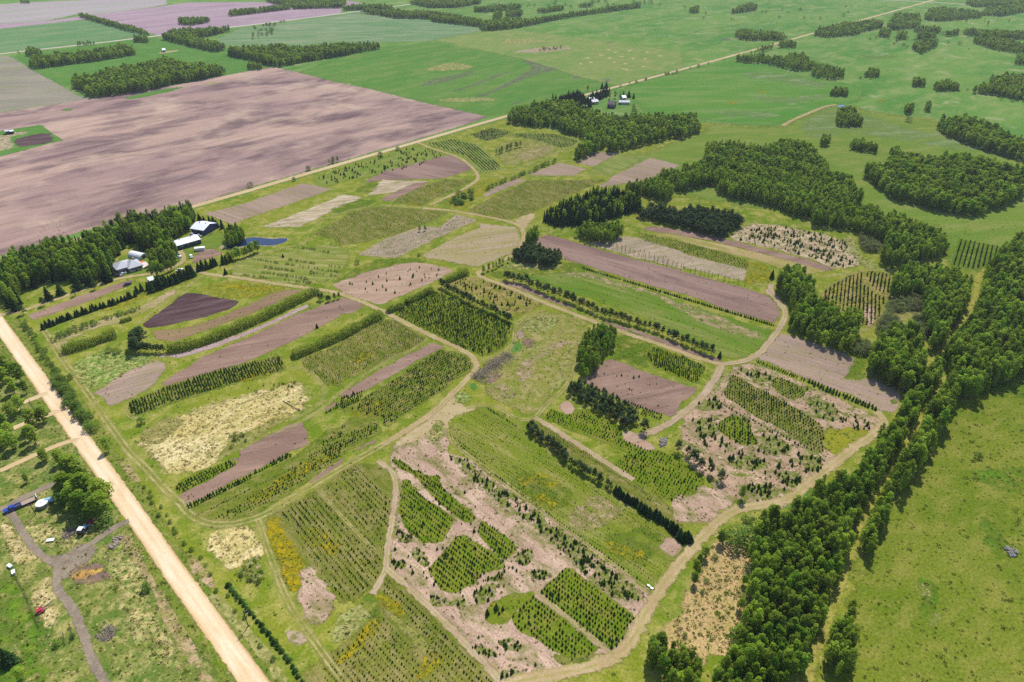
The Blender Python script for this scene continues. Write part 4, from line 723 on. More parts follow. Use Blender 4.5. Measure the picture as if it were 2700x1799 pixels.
('water','tiny slough on the right pasture','pond','water',7,1.5,1,'367.4,783.7 375.4,794.4 378.5,790.5 370.9,779.2'),
('grass_strip','lush mown headland below the pinkish bed','grass','vividolive',3,4,1,'-111,355.5 -104.4,365 -90.3,385.1 -68,390.7 -57.5,388.7 -53.2,383.6 -71.3,381.3 -91.9,369 -102.8,357.5'),
('grass_strip','lush headland above the long green field','grass','vividolive',3,4,1,'-18.6,368.1 -2.6,372.2 29,375.6 35.2,386.9 47.4,378.8 46,372.8 10.8,365.6 -2.6,368.3 -7.8,360.6'),
('straw_patch','straw-coloured grass below the pine clump','dry grass','strawgreen',4,4,1,'-7.2,378.1 1.9,386.4 15.7,382.5 32.2,382.7 30.9,376.6 10.9,373.9 -5.3,373.7'),
('grass_patch','vivid grass beside the poplar grove','grass','vividolive',3,5,1,'52,284 55.8,302.1 60.9,305.1 73.4,292.4 68.4,280.3 65.3,270.1 56.9,276.3'),
('grass_patch','vivid grass strip along the loop lane by the wood','grass','vivid',4,2.5,0,'102.8,177.9 106.3,181.6 116,188.5 118.9,190.1 113.2,183.9 106.8,178.3'),
('dry_patch','straw weeds at the lane fork island','dry grass','strawgreen',4,3,1,'93.5,253.8 96.2,261.9 101.6,269.2 103.5,265.6 100.3,256.1 95,251.5'),
('dry_patch','pale worn fan where the lanes meet','dry grass','track',3,6,1,'-51.2,211.9 -38.8,226.1 -31.2,240.5 -26.4,245.9 -24.5,238.4 -14,238.5 -20.3,234.3 -26.5,231.2 -27,221.4 -35.4,217.6 -45.8,212.9'),
('straw_patch','straw-yellow tussocks in the lane fan','dry grass','strawgreen',4,3,1,'-36.2,219.4 -33.3,228.1 -29.5,228.2 -28.3,221.4 -29,215.8 -33.6,212.1'),
('dry_patch','pale worn ground at the upper lane junction','bare soil','track',4,3,1,'-0.1,448.9 5.1,457 17,468.2 14.5,451.8 9.1,439.5 6,439.5'),
('dry_patch','pink worn turning place at the right loop','bare soil','pinktrack',4,3,1,'148.2,348 155.7,358.1 156.1,355.3 152.8,346.3 155.6,334.3 151.2,321.3 150.9,327.7 151.1,341.1'),
('dry_patch','pale stacked bales strip by the turning place','dry grass','reed',5,1.5,0,'140.9,355.1 156.1,356.8 153.3,353.5 142,352.9'),
('dry_patch','rough buff scrub ground inside the right wood','dry grass','dryolive',3,6,1,'210.9,328.4 225.6,342 238.4,343.9 232.3,328.7 224.2,316 217.6,295.4 213.7,298.2 210.4,303.8 206.5,318.8'),
('dry_patch','dry clearing tip below the vivid bite','dry grass','strawgreen',3,5,1,'172.2,266.3 174.5,265.1 180.9,259.3 187.1,253.6 180.9,249.1 178.9,256.4 171.5,261.5'),
]
PATHS = [
('gravel_road','wide pale cream gravel road running up the left side','road','gravel',6,6.6,1.2,'-20,58 -75,109.6 -180,213 -282,313 -335,365'),
('gravel_road','long straight tan gravel road slanting to the far upper corner','road','gravel2',6,6.0,1.5,'-600,85 -420,275 -335,365 -238.7,474 -149.7,574.5 -7.1,736.3 78.1,826.5 234.3,986.2 536.9,1311.9 1019.2,1827.3 1500,2370 3500,4500'),
('gravel_road','distant pale road along the far wood','road','farroad',6,9,2,'-846.9,978.4 -766.1,1070.3 -726.9,1110.1 -666.5,1170.7 -607.4,1243.5 -514.3,1338 -356.8,1530.6 -322.3,1577.7 -234,1694.1 -138.1,1827.3'),
('gravel_road','distant pale road crossing at the far corner','road','farroad',6,8,2,'848.2,1857.6 910.3,1836.6 1003.5,1797.3 1054.4,1757.6 1132.7,1713.1 1197.5,1680.2'),
('dirt_track','farm driveway from the gravel road to the house','track','lane',6,3.2,1.7999999999999998,'-280.7,315.4 -272.1,319.4 -264.5,328.4 -251.6,343.8 -239,359.4 -219.9,365.4 -210.4,374.3 -207.7,383.1 -210.9,389.7 -216.8,398.3'),
('dirt_track','main dirt lane from the farmyard through the nursery','track','lane',6,3.2,1.7999999999999998,'-200.1,373.5 -189,365.8 -170,362.2 -145.8,355.1 -119.7,348.2 -105.3,344.8 -87.8,334.4 -70.8,321.5 -47.4,300.6 -23.2,282.9 -17.3,273.6 -17.6,266.1 -21.7,258.1 -27.8,246.8 -34.5,234 -43.5,223 -54.2,211.7'),
('dirt_track','dirt spur beside the farm shelterbelt','track','tracks2',6,2.6,1.0,'-188.2,363.9 -191.8,350.8 -195.3,335.1 -198.6,320.3 -200.9,307.9'),
('dirt_track','grassy lane curving from the lane fork to the left corner','track','tracks2',6,4.4,1.5,'-54.2,211.7 -68.2,198.1 -79.8,185.7 -88.9,175.3 -94.2,171.3 -101.7,168.5 -110.1,168.4 -119.5,173.2 -125.7,179.7'),
('dirt_track','branch track dropping from the far road','track','lane',6,3.0,1.7999999999999998,'-91,637.5 -73.1,617.5 -58.6,604.8 -45.8,590.5 -35.6,568.9 -28.2,544.9 -31,528.5 -48.8,498.9 -62.5,479.7'),
('dirt_track','dirt lane through the upper junction to the right loop','track','lane',6,3.2,1.7999999999999998,'-67.3,473.6 -51.9,471.3 -29.9,463.3 -8.5,452.8 6.1,443.3 8.1,424.5 5.8,408.1 0,393.8 -16.2,375 -22.2,369.6 -17.5,362 -4.2,352.9 16.8,334 31,322.7 43,313.5 52.4,306.1 73.4,292.1 86.6,282.8 94.7,276.4 103.8,272.4'),
('dirt_track','pale loop lane past the right turning place','track','pinklane',6,3.3,1.7999999999999998,'103.8,272.4 115.3,275 124.4,280.9 134.1,293.1 145.4,309 152.1,321.3 153.6,331 152.8,341.1 152.2,349.8 155.3,356.8'),
('dirt_track','lane from the right fork down past the square bed','track','pinklane',6,3.5,2.4000000000000004,'103.8,272.4 97,259.6 87.6,245.7 76.4,234 66.8,225 57.8,220.1 55,218.4'),
('dirt_track','wide tan lane looping round the lower right corner','track','lane',6,4.0,3.0,'163.5,236.1 165.4,231 161.4,225.1 153.3,218.8 138.3,208.1 125.9,198 115.4,189.9 106.5,182.3 95.7,179.6 84.8,177.7 77.4,172.6 68.4,163.7 59.6,154.1 52.9,146.3 46.5,137.8 42.1,130.9 37.9,123.8 32.2,118 23.1,114.3 14.4,112.5 3.7,110.7 -6.8,106.8'),
('dirt_track','short track splitting the seedling fields','track','pinklane',6,2.3,1.7999999999999998,'-54.4,202.4 -51.1,199.9 -46.2,194.6 -44.3,185.6 -43.7,171 -43.3,155.9 -42.5,149.5 -43.9,143.7 -45.3,139.4'),
('dirt_track','pale grass lane beside the great strip','track','tracks2',6,2.6,1.0,'-27.2,223.3 -25.2,214 -18,205.8 -7,195.2 7.1,180.6 15,172.1 27.3,160.1 36.3,150.3 42.8,143.9 46.9,140'),
('dirt_track','pink dirt edge between seedling rows and dug-over ground','track','pinklane',6,2.3,1.7999999999999998,'-42.3,149.5 -35.7,143.9 -26.5,135.1 -18.4,126.9 -11.6,119.6 -7.1,115 -2.2,109.4'),
('dirt_track','thin path between two seedling blocks','track','tracks2',6,1.6,0.8,'-74.8,186.1 -62.8,173 -54,163.5 -44.3,153.7'),
('dirt_track','thin mown path beside the dense block','track','tracks2',6,1.9,0.8,'8.1,140.9 15.6,133.8 24.2,125.7 31.4,118.6'),
('dirt_track','pink two-rut path beside the pine hedge','track','pinklane',6,2.6,1.35,'10.1,230.6 13.8,227.4 20.5,220.7 28.5,212.5 34,206.8 39.8,200.6 48.3,192.5'),
('dirt_track','grassy ring track round the meadow','track','tracks2',6,2.8,1.0,'-20.5,236.9 -14,239 -6.1,238.6 -1.5,232.3 4.9,228.3 10.7,230.4 14.9,238.6 21.9,247.3 28.1,258.6 32.1,273.2 34.8,290.3 43.9,306'),
('dirt_track','curved track between dense block and meadow','track','tracks2',6,2.6,1.0,'18.1,324.5 9.1,319.3 3.4,311.5 1.1,301.2 1.1,291.6 -1.9,283.2 -9.1,276.6 -16.2,273.6'),
('dirt_track','faint track crossing the meadow','track','tracks2',6,2.1,1.0,'35.9,313.7 28.2,304.7 20.8,294.6 16.5,282.3 11.2,275.8'),
('dirt_track','thin track from junction to soil strip','track','tracks2',6,2.3,1.0,'-44.3,293.1 -51.2,282.9 -62.8,272.5 -71.5,261.4 -79.2,248.7 -85.8,233.7 -95.6,222.7 -106.4,216.9'),
('dirt_track','mown loop round the straw patch','track','tracks2',6,2.1,0.8,'-108.4,268.2 -99.3,265.9 -90.7,256.5 -86.5,247.5 -86.6,239.9 -90.3,233.6 -97,227.5'),
('dirt_track','mown lane along the end of the long spruce block','track','tracks2',6,1.9,0.8,'-163.4,227.9 -167.6,228.9 -172.1,232.9 -173.8,239.1 -172.4,244.4'),
('dirt_track','double-rut lane along the left verge of the nursery','track','tracks2',6,4.0,1.5,'-248.7,301.5 -224.2,274.5 -202.4,253 -190.1,240 -173.6,222.9 -156.2,205.1 -147.2,198.3 -135.3,187.1 -125.1,178.9'),
('dirt_track','two-rut lane from the mown corner to the lower edge','track','tracks2',6,3.1,1.0,'-92.9,170.7 -87.1,160.7 -79.8,148.3 -72.7,137 -64.3,126.7 -58.2,120.4 -52.3,113.9 -46.8,108.2'),
('dirt_track','grey dirt lane curving through the yard','track','dirt',6,2.6,1.2,'-139.9,169.9 -143.4,167.4 -147.6,160.2 -152.1,154.5 -155.2,150.2 -149.9,140.9 -144.9,137.1 -138.7,131.8 -131.8,124.2 -126.5,117.6 -121,112.1 -114.2,106.1'),
('dirt_track','grey dirt branch to the parked truck','track','dirt',6,2.4,1.0,'-155.2,150.2 -162.3,153.8 -171.5,160.7 -181.4,169.9 -188.1,175.5 -192.5,174.8'),
('dirt_track','grey dirt lane behind the truck and trailer','track','dirt',6,3.1,1.0,'-189.5,175.2 -186.8,179.5 -182.6,183.5 -179.7,187.2 -175.8,189.1'),
('dirt_track','short tan gate approach off the gravel road','track','gravel2',6,3.0,1.0,'-214.2,246.2 -216.2,244 -219.5,240.7 -220.9,238.6'),
('dirt_track','second tan gate approach off the gravel road','track','gravel2',6,3.0,1.0,'-202.3,233.6 -203,231.5 -207.7,227.5 -213.5,222.5 -217.4,216.8'),
('dirt_track','third tan gate approach among the yard trees','track','gravel2',6,2.8,1.0,'-182.2,213.5 -185.9,213.4 -193.1,207.1 -203.5,195.3'),
('dirt_track','pale grassy lane between the right woods','track','grasslane',6,3.0,1.7999999999999998,'308.1,386.4 286.6,370.2 275.8,351.4 262.3,332.3 246.6,314.7 232.8,300.9 221.4,287 212.8,279 205.2,271.3'),
('dirt_track','narrow grassy lane beside the poplar wood','track','grasslane',6,2.6,1.7999999999999998,'208.6,263.1 197,249 184.1,234.2 138.7,182.4 130.5,173.7 124.5,164.8 119.2,157 112.9,147.9 108.8,141.5 104.5,135.5 98.7,127.7 93.8,120.8 89.2,114.4 85.6,106.9'),
('dirt_track','pale worn trail over the right pasture','track','lane',6,4.4,3.0,'278.6,704.2 297.7,728.7 324.7,756.1 355.2,787.3 370.4,794.3'),
('dirt_track','thin trail along the right pasture edge','track','tracks2',6,2.2,1.5,'380.8,771.8 397.4,765.2 423.4,752.3 451.5,730.5'),
('dirt_track','thin mown track below the far road','track','tracks2',6,2.6,1.5,'65.9,640.7 50.8,622.2 33.6,600.3 2.1,562 -7.8,558.1'),
('dirt_track','grass track along the pinkish plots','track','tracks2',6,2.6,1.2,'-22.2,545 2.1,545.5 38.5,546.9 65.3,547.3 83.9,550.6'),
('dirt_track','double-rut headland above the seedling field','track','tracks2',6,2.6,1.2,'-73.8,473.5 -96.3,479.2 -116.7,471.7 -134.3,454.8 -139.2,444.2'),
('dirt_track','orchard headland track','track','tracks2',6,2.6,1.2,'-176.3,369.9 -169.9,388.2 -154.6,399.2 -138.6,410.6 -138.7,422.3'),
('dirt_track','double-rut lane at the rounded plot on the right','track','tracks2',6,2.5,1.0,'216.4,340.2 208.4,328.4 201,315.7 191.4,306.6 183.9,303.5'),
('dirt_track','grass lane between rounded plot and bushes','track','tracks2',6,2.8,1.2,'178.6,365.9 193.6,368 208.7,372.1 224.4,377.2 240.9,377.4'),
]
# planted rows: kind, label, group, row gap, plant gap, height, variation, gaps, jitter, clumping, direction, outline
ROWS = [
('spruce','young spruce in the long block below the pointed mauve bed','spruces in the long block',2.1,1.7,2.0,0.2,0.04,0.12,0.0,'-166.2,229.9 -110.4,265.2','-171.8,237.5 -171.7,240.7 -158.7,252.9 -142.4,264.2 -115.9,276.7 -110.4,265.8 -126.2,257.9 -148.3,244.1 -166.4,230.4 -168.8,231.9'),
('spruce','bushy young spruce in the small block at the mown corner','spruces at the mown corner',2.0,1.6,1.9,0.2,0.05,0.12,0.0,'-127.1,183.8 -110.6,200.3','-130,187.3 -127.3,192.3 -114.5,201.5 -110.6,200.4 -120.5,189.6 -127.2,184'),
('spruce','young spruce lining the mauve bed at the mown corner','spruces lining the mauve bed',1.8,1.5,1.9,0.15,0.02,0.12,0.0,'-122.3,177.5 -90.9,205.6','-122.5,177.9 -107,191.7 -90.7,206.9 -89.2,204.7 -105.7,189.3 -120.4,175.4'),
('spruce','tiny spruce seedling in the plot below the mauve bed','seedlings below the mauve bed',1.7,1.3,0.85,0.3,0.08,0.12,0.0,'-122.3,177.5 -90.9,205.6','-119,174.7 -105.1,187.8 -88.6,203.4 -84.3,203 -89,194.7 -100.7,181.4 -108,171.2 -113.3,171.2'),
('spruce','young spruce in the plot between mauve bed and grassy lane','spruces above the grassy lane',2.0,1.6,1.3,0.3,0.12,0.12,0.0,'-122.3,177.5 -90.9,205.6','-109.1,171.2 -100.5,180.6 -88.8,193.9 -83.4,203.9 -79.9,209.2 -71.8,214.6 -69.7,204.9 -80.4,192.3 -91.8,179.2 -102.7,171.3'),
('spruce','young spruce in the rounded plot beside the lane fork','spruces in the rounded plot',2.0,1.6,1.5,0.3,0.1,0.12,0.0,'-122.3,177.5 -90.9,205.6','-77.2,206.4 -72.2,216.3 -67,221 -58.5,226.4 -57.3,221.1 -60.1,217.8 -70.6,209.1 -73.5,205.8'),
('spruce','young spruce in the small triangle above the rounded plot','spruces in the triangle',2.0,1.6,1.5,0.3,0.06,0.12,0.0,'-122.3,177.5 -90.9,205.6','-79.9,213.5 -73.2,221 -73.8,223.9 -70.6,226.8 -73.2,221 -72.4,217.2 -78.5,209'),
('spruce','young spruce in the short rows above the yellow weeds','spruces above the yellow weeds',2.0,1.6,1.8,0.2,0.05,0.12,0.0,'-122.3,177.5 -90.9,205.6','-83.4,231.7 -80,236.8 -77.5,241.1 -78,243.2 -69.9,249.7 -67.3,244.4 -76.3,235.3 -76.6,236.9'),
('spruce','tiny spruce seedling in the field beside the clipped hedge','seedlings beside the clipped hedge',2.1,1.7,0.95,0.3,0.08,0.12,0.0,'-82.4,263.6 -45.1,293.8','-89,294 -70.8,311.7 -66.1,312.5 -57.2,305.2 -45.1,293.8 -51.4,284.2 -63.2,275 -81.2,257.7 -80.2,253.2 -87.6,255.4 -100.5,267.7 -104.5,273.5 -87.6,287.6'),
('spruce','small spruce in the block inside the lane curve','spruces inside the lane curve',2.0,1.5,1.35,0.3,0.1,0.12,0.0,'-55.4,223.1 -20.1,265.5','-67.4,243.3 -54,261 -36.6,283.7 -23,278.6 -20,270.4 -20.5,266.1 -29.8,255.4 -32.2,250.8 -45.1,235.6 -54.9,223.5 -56.5,229.9 -66.1,232.9 -72.5,235.9'),
('spruce','bushy spruce in the dense central block','spruces in the dense central block',1.9,1.6,1.75,0.3,0.06,0.12,0.0,'-64.7,318.7 -14.2,278.7','-64.3,318.7 -59.9,330.9 -44.7,343.8 -38.5,340.1 -0.5,310.3 -0.6,298.8 -3.4,288.1 -14.3,279 -28,287.2 -48,305.6'),
('spruce','young spruce in the single file below the long mauve-brown field','spruces below the mauve-brown field',1.5,1.5,2.3,0.15,0.02,0.12,0.0,'44.5,376.8 98.6,339.6','44.2,378.8 71.8,358.8 98.8,340.8 99.1,342.1 119.7,324.1 141.1,307.7 139.8,306 119.1,322.2 98.4,338.7 98.2,337.8 71.4,356.1 44,375.8'),
('spruce','bushy spruce in the dark block at the lane bend','spruces at the lane bend',2.0,1.7,1.8,0.2,0.04,0.12,0.0,'68.4,280.3 82.2,261.8','68.1,279.6 72.8,288 85.7,278.5 85.8,278.9 95,270.1 88,256.9 82.1,261.2 82.1,261.2 70,270.7'),
('spruce','small spruce along the foot of the square mauve bed','spruces below the square bed',2,1.6,1.4,0.2,0.05,0.12,0.0,'50.8,242.3 67.3,231.1','50.1,241.8 52.3,243.4 68.1,232.1 65.7,229.1 56.7,233'),
('spruce','young spruce in the green plot below the dark pines','spruces below the dark pines',2.2,1.9,1.35,0.3,0.07,0.12,0.0,'14.6,230.6 44.2,211','14.9,230.6 17.7,236.2 25,232.5 34.3,235.7 46.7,225.5 47.2,217.9 56.2,210.2 67,207 69.7,202.3 76.1,191.9 71.2,186.4 65.8,183.5 65.2,180.5 57.3,183.8 47.6,193.8 41.5,200.3 49.4,209.3 32.9,220.1 20.7,225.7'),
('spruce','tiny seedling in the strip between pine hedge and pink path','seedlings by the pink path',1.8,1.5,0.8,0.3,0.15,0.12,0.0,'13.8,227.6 34,206.8','10,225.1 13.8,225.6 24,217.2 32.8,206.7 39.4,197.4 47.8,191 56.8,181.2 61.2,175.4 53.9,180.4 41.9,194.2 31.3,204.1 20,212.6'),
('spruce','tiny seedling on the great green strip','seedlings on the great strip',1.9,1.4,0.6,0.3,0.15,0.12,0.45,'-14.6,236.4 18.5,206.6','-25,223.3 -20.1,231.3 -14.5,235.9 -8,234.4 4.9,221.7 8.5,214.3 18.5,206.6 19.5,205.7 35.7,190.1 55.3,167 50.8,159.1 55.7,155.4 50.6,146.9 47.4,142.9 41,148.3 27.5,162.5 12.5,176.1 -10,199 -14.5,206.2 -16.2,206.3 -23.4,214.9'),
('spruce','small spruce in the single file beside the pale lane','spruces beside the pale lane',1.9,1.5,1.15,0.3,0.12,0.12,0.0,'-10,198.6 40.9,148','-26.5,218.6 -24.7,219.1 -13.2,206.3 -10.1,200.3 12.5,177.2 27.5,162.8 41.1,148.9 48.2,142.1 47.1,140.9 40.9,147.5 27.4,161.2 12.4,175.1 -10,198 -17.4,206.2 -17.4,206.3'),
('spruce','small spruce in the double row at the head of the great strip','spruces at the strip head',1.6,1.4,1.4,0.2,0.04,0.12,0.0,'-11.3,236.5 2.4,223.6','-11.3,237.5 -8,237 3,224.6 1.7,222.6 -11.2,234.4'),
('spruce','young spruce in the narrow strip nearest the wide lane','the narrow strip nearest the wide lane',2.2,1.55,1.4,0.25,0.05,0.12,0.0,'-11.2,172 1.6,160','-50,204.4 -44.3,201.9 -32.8,193.7 -28.3,194.4 -26.5,187.3 -12.6,172.7 -15.1,169.5 -22.1,174.6 -30.7,184 -38.7,194.9 -44.9,197.5'),
('spruce','young spruce in the block left of the bare diagonal','the block left of the bare diagonal',2.2,1.55,1.4,0.25,0.05,0.12,0.0,'-11.2,172 1.6,160','-42.6,192 -39.7,191.1 -36.4,185.1 -20.6,171.8 -21.4,168.8 -24.9,160.8 -31.3,160.8 -36.6,165.6 -38.5,168.3 -41.7,174.6 -42.5,183.3'),
('spruce','young spruce in the broad block in the pink ground','the pink ground',2.2,1.55,1.5,0.25,0.05,0.12,0.0,'-11.2,172 1.6,160','-19.2,163.9 -15.8,163.9 -2.9,154 -1.4,150.1 -8.2,148.7 -13.8,142.7 -18.4,139.9 -22.9,141.5 -28,148.7 -24.8,154.8 -22.4,158.6'),
('spruce','young spruce in the small tidy block in the pink ground','the pink ground',2.2,1.55,1.6,0.25,0.02,0.12,0.0,'-11.2,172 1.6,160','-11.1,172 1.9,160 2.2,157.2 -2.4,153.6 -10.9,163.5 -12,166.5'),
('spruce','sturdy young spruce in the dense block inside the lower lane bend','the dense block inside the lower lane bend',2.1,1.75,1.75,0.25,0.03,0.12,0.0,'-11.2,172 1.6,160','19.5,151 39.8,132 31.7,119.3 9.5,140.9'),
('spruce','young spruce in the thinned block beside the mown strip','the thinned block beside the mown strip',2.1,1.75,1.5,0.25,0.16,0.12,0.0,'-11.2,172 1.6,160','7.6,139.5 27.7,120.7 25.3,119.3 19,116.7 13.9,119.4 1.6,127.6 0.2,131.2'),
('spruce','small spruce in the left seedling field','spruces in the left seedling field',2.3,1.5,1.1,0.3,0.1,0.12,0.0,'-84.3,174.2 -56.2,142.7','-85.7,174.2 -74.5,184.6 -62.8,173 -62.5,171.6 -53.9,162.9 -44.8,153.4 -43.6,151 -45.7,144.2 -50.7,138.8 -55,136.9 -55,137.2 -65.2,149 -71.9,157.6'),
('spruce','small spruce in the plot beside the thin path','spruces beside the thin path',2.3,1.6,1.1,0.3,0.22,0.12,0.0,'-84.3,174.2 -56.2,142.7','-72.7,186.5 -67.2,193.2 -67.9,196.5 -62.6,199 -58.2,194.1 -53.2,188.6 -45.7,182.6 -44.6,169.7 -44.3,155.3 -54.2,164.5 -63.3,175.1 -63.4,175.8'),
('spruce','small spruce in the long rows beside the pink ground','spruces beside the pink ground',2.3,1.6,1.15,0.25,0.07,0.12,0.0,'-41.7,148 -3.5,110.2','-41.8,147.4 -35.8,141.5 -3.9,110.2 3.6,102.3 -21.3,102.1 -24.1,112.8 -25.6,122.5 -33.4,130.4 -41,137.8 -42.3,142.8'),
('spruce','small spruce in the bottom seedling field','spruces in the bottom field',2.2,1.6,1.05,0.25,0.1,0.12,0.0,'-41.7,148 -3.5,110.2','-53.5,118 -51.3,119.9 -42.9,129.9 -38.4,130.4 -28.3,119.6 -25.3,108.4 -24.6,102.1 -55.6,101.9'),
('spruce','small spruce in the double file below the pinkish-grey bed','spruces below the pinkish-grey bed',1.8,1.6,1.6,0.2,0.05,0.12,0.0,'121.3,275.7 141.2,258.9','122.1,277 133.1,267.7 141.7,260 140.1,257.7 131.6,265.3 120.9,274.4'),
('spruce','tall young spruce in the file below the pinkish-grey bed','tall spruces below the bed',2.4,2.0,2.7,0.2,0.04,0.12,0.0,'141.5,257.7 165.1,238.2','141.8,259.5 153.7,248.8 166.3,239.2 164.1,236.6 151.9,246 140.5,256.8'),
('spruce','young spruce in the large block right of the lane fork','the large block right of the lane fork',2.3,1.9,1.6,0.25,0.05,0.12,0.0,'106,262 134.3,222.9','106.1,263.5 110,261.1 115.9,253.1 121.9,246.5 131.5,233.9 135.9,224.8 128.8,207.6 124.8,210.6 117.9,222.6 109.3,231.3 101.4,242.6 97.8,246.9'),
('spruce','young spruce in the small block under the tall file','the small block under the tall file',2.3,1.9,1.6,0.25,0.08,0.12,0.0,'106,262 134.3,222.9','124.5,259.6 128.5,262.3 138.8,252 134,246.2 127.8,244 122.7,255'),
('spruce','young spruce in the middle block of the right clearing','the middle block of the right clearing',2.3,1.9,1.6,0.25,0.1,0.12,0.0,'106,262 134.3,222.9','90.1,227.1 98.3,233.6 104.7,228.5 103.7,220.7 104.1,213.3 96.4,213.1 89.6,222.3'),
('spruce','young spruce in the long single file across the right clearing','single file across the right clearing',2.4,2.0,1.8,0.2,0.06,0.12,0.0,'106,262 134.3,222.9','93.9,244.4 97.6,240.7 104.8,231.5 117,219.9 124.9,210.8 123.8,209.5 115.8,218 103.6,229.4 93.5,242.8'),
('spruce','small spruce in the green strip below the pine plantation','spruces below the pine plantation',2.6,2.2,1.2,0.25,0.1,0.12,0.0,'86.5,431.7 114.5,415.4','86.5,431.7 114.5,415.4 114.5,415.4 135.5,402.2 150.3,387.4 146.4,377.1 111,399 111.9,402.9 89.8,415.1'),
('spruce','small spruce in the curved rows of the rounded plot','spruces in the rounded plot on the right',2.7,1.7,2.1,0.25,0.08,0.15,0.0,'187.4,352.1 176.3,328','176.1,337.1 187,351.2 207.1,368.2 215.9,372.1 210.7,356 212.9,341.8 217.2,341.9 201,316.5 192.7,309.5 188.4,314 185.2,325.7 177.1,328.8'),
('spruce','small spruce in the corner rows beside the wood','spruces beside the wood',2.7,1.7,2.1,0.25,0.08,0.15,0.0,'229.9,369.4 217.1,345.4','218.2,371.2 222.9,373.6 235.7,367.6 220.5,345.4 215.2,348.9 215.8,359.8'),
('spruce','dark row spruce in the small far plot','spruces in the far row plot',3.4,1.3,2.2,0.15,0.02,0.08,0.0,'304.6,421.7 280.1,386.1','280.2,387.1 305.2,422.9 312.2,419.4 324.6,410.4 313.9,392.8 290.5,378.5 279.2,383.6'),
('spruce','small spruce beside the branch track','spruces beside the branch track',3.0,2.2,1.0,0.3,0.1,0.12,0.0,'-70,478.2 -32.6,536','-90.8,486.1 -76.5,513.4 -57.5,533.9 -32.6,536 -54.7,501.9 -70,478.2'),
('spruce','row tree in the curving rows by the far road','trees in the curving rows',3.6,1.8,1.6,0.2,0.03,0.06,0.0,'-45.7,631.5 -16.4,557.9','-80.3,634.5 -59.3,647.5 -33.4,630.8 -16.5,584.2 -9.1,561.8 -26.9,555.9 -43,598.8 -63.8,618.6'),
('spruce','young tree in the dense dark patch','trees in the dense dark patch',2.8,2.2,1.8,0.2,0.15,0.12,0.0,'-42.8,663.9 -21.4,690.1','-42.1,664 -21.3,688.5 -2.1,675.9 -13.4,655.7 -25.6,643.5'),
('spruce','row tree in the crescent below the far wood','trees in the crescent',3.2,2.2,1.8,0.2,0.03,0.08,0.0,'9.4,668.5 56.7,629','-7.8,662.7 9.4,670.1 38.1,668.7 63,647.7 56.8,629.9 42.9,625.2 23.2,647.8'),
('spruce','small spruce in the big upper plot of fine rows','spruces in the big upper plot',3.0,2.2,0.95,0.3,0.1,0.12,0.0,'-3.3,454.2 76.4,538','-32.4,470.2 -20.2,489.3 12.8,533.4 53.5,535.8 76.3,537.3 42.8,501.7 12.7,466.7 -3.3,455.5 -24,462.5'),
('spruce','tiny seedling in the wide field above the pond track','seedlings above the pond track',2.8,2.2,0.9,0.3,0.1,0.12,0.0,'-114.3,411 -70.3,445.8','-130.4,437.4 -123,451 -120,461.8 -101,474.8 -73.5,471.8 -47.6,465.2 -66.7,441.4 -84.4,424.3 -100.5,414.6 -114.1,409.8 -121.2,419 -135.4,424.8'),
('spruce','tiny seedling in the grey-mauve dotted plot','seedlings in the grey-mauve plot',2.2,1.7,0.8,0.3,0.1,0.12,0.0,'-98.4,393.4 -63.2,438.2','-98.4,393.4 -86.1,416 -63.2,438.2 -49,438.7 -41.4,460.3 -26.2,451.2 -38.8,438.6 -53.2,420 -74.5,390.6'),
('bush','small orchard tree in the striped plot below the pond','orchard trees below the pond',1.2,2.0,1.3,0.3,0.12,0.15,0.3,'-172.2,366 -116.8,353.6','-172.6,367 -117,354.6 -116.6,352.7 -171.9,365'),
('bush','small orchard tree in the striped plot below the pond','orchard trees below the pond',1.2,2.0,1.3,0.3,0.12,0.15,0.3,'-154.3,368.2 -116.8,357.3','-154.6,369.2 -117.1,358.3 -116.6,356.3 -154,367.2'),
('bush','small orchard tree in the striped plot below the pond','orchard trees below the pond',1.2,2.0,1.3,0.3,0.12,0.15,0.3,'-168.3,377.9 -105,363.1','-168.6,379 -105.2,364.1 -104.8,362.1 -167.9,376.9'),
('bush','small orchard tree in the striped plot below the pond','orchard trees below the pond',1.2,2.0,1.3,0.3,0.12,0.15,0.3,'-165.5,386.2 -106.3,368.8','-165.9,387.3 -106.5,369.9 -106.1,367.8 -165.1,385.1'),
('bush','small orchard tree in the striped plot below the pond','orchard trees below the pond',1.2,2.0,1.3,0.3,0.12,0.15,0.3,'-151.4,388.5 -106.5,374.7','-151.7,389.6 -106.7,375.8 -106.3,373.7 -151.1,387.4'),
('bush','small orchard tree in the striped plot below the pond','orchard trees below the pond',1.2,2.0,1.3,0.3,0.12,0.15,0.3,'-138.8,403.8 -110.5,393.3','-139.1,405 -110.7,394.4 -110.3,392.2 -138.5,402.7'),
('bush','small tree in the pinkish weedy rows','trees in the weedy rows',2.6,2.2,1.5,0.3,0.2,0.25,0.0,'-239.8,290.3 -207.6,325.8','-239.8,290.3 -234.2,303.1 -207.6,325.8 -207.4,321.8 -221.1,307.7 -231,294.5 -235.3,287.6'),
]
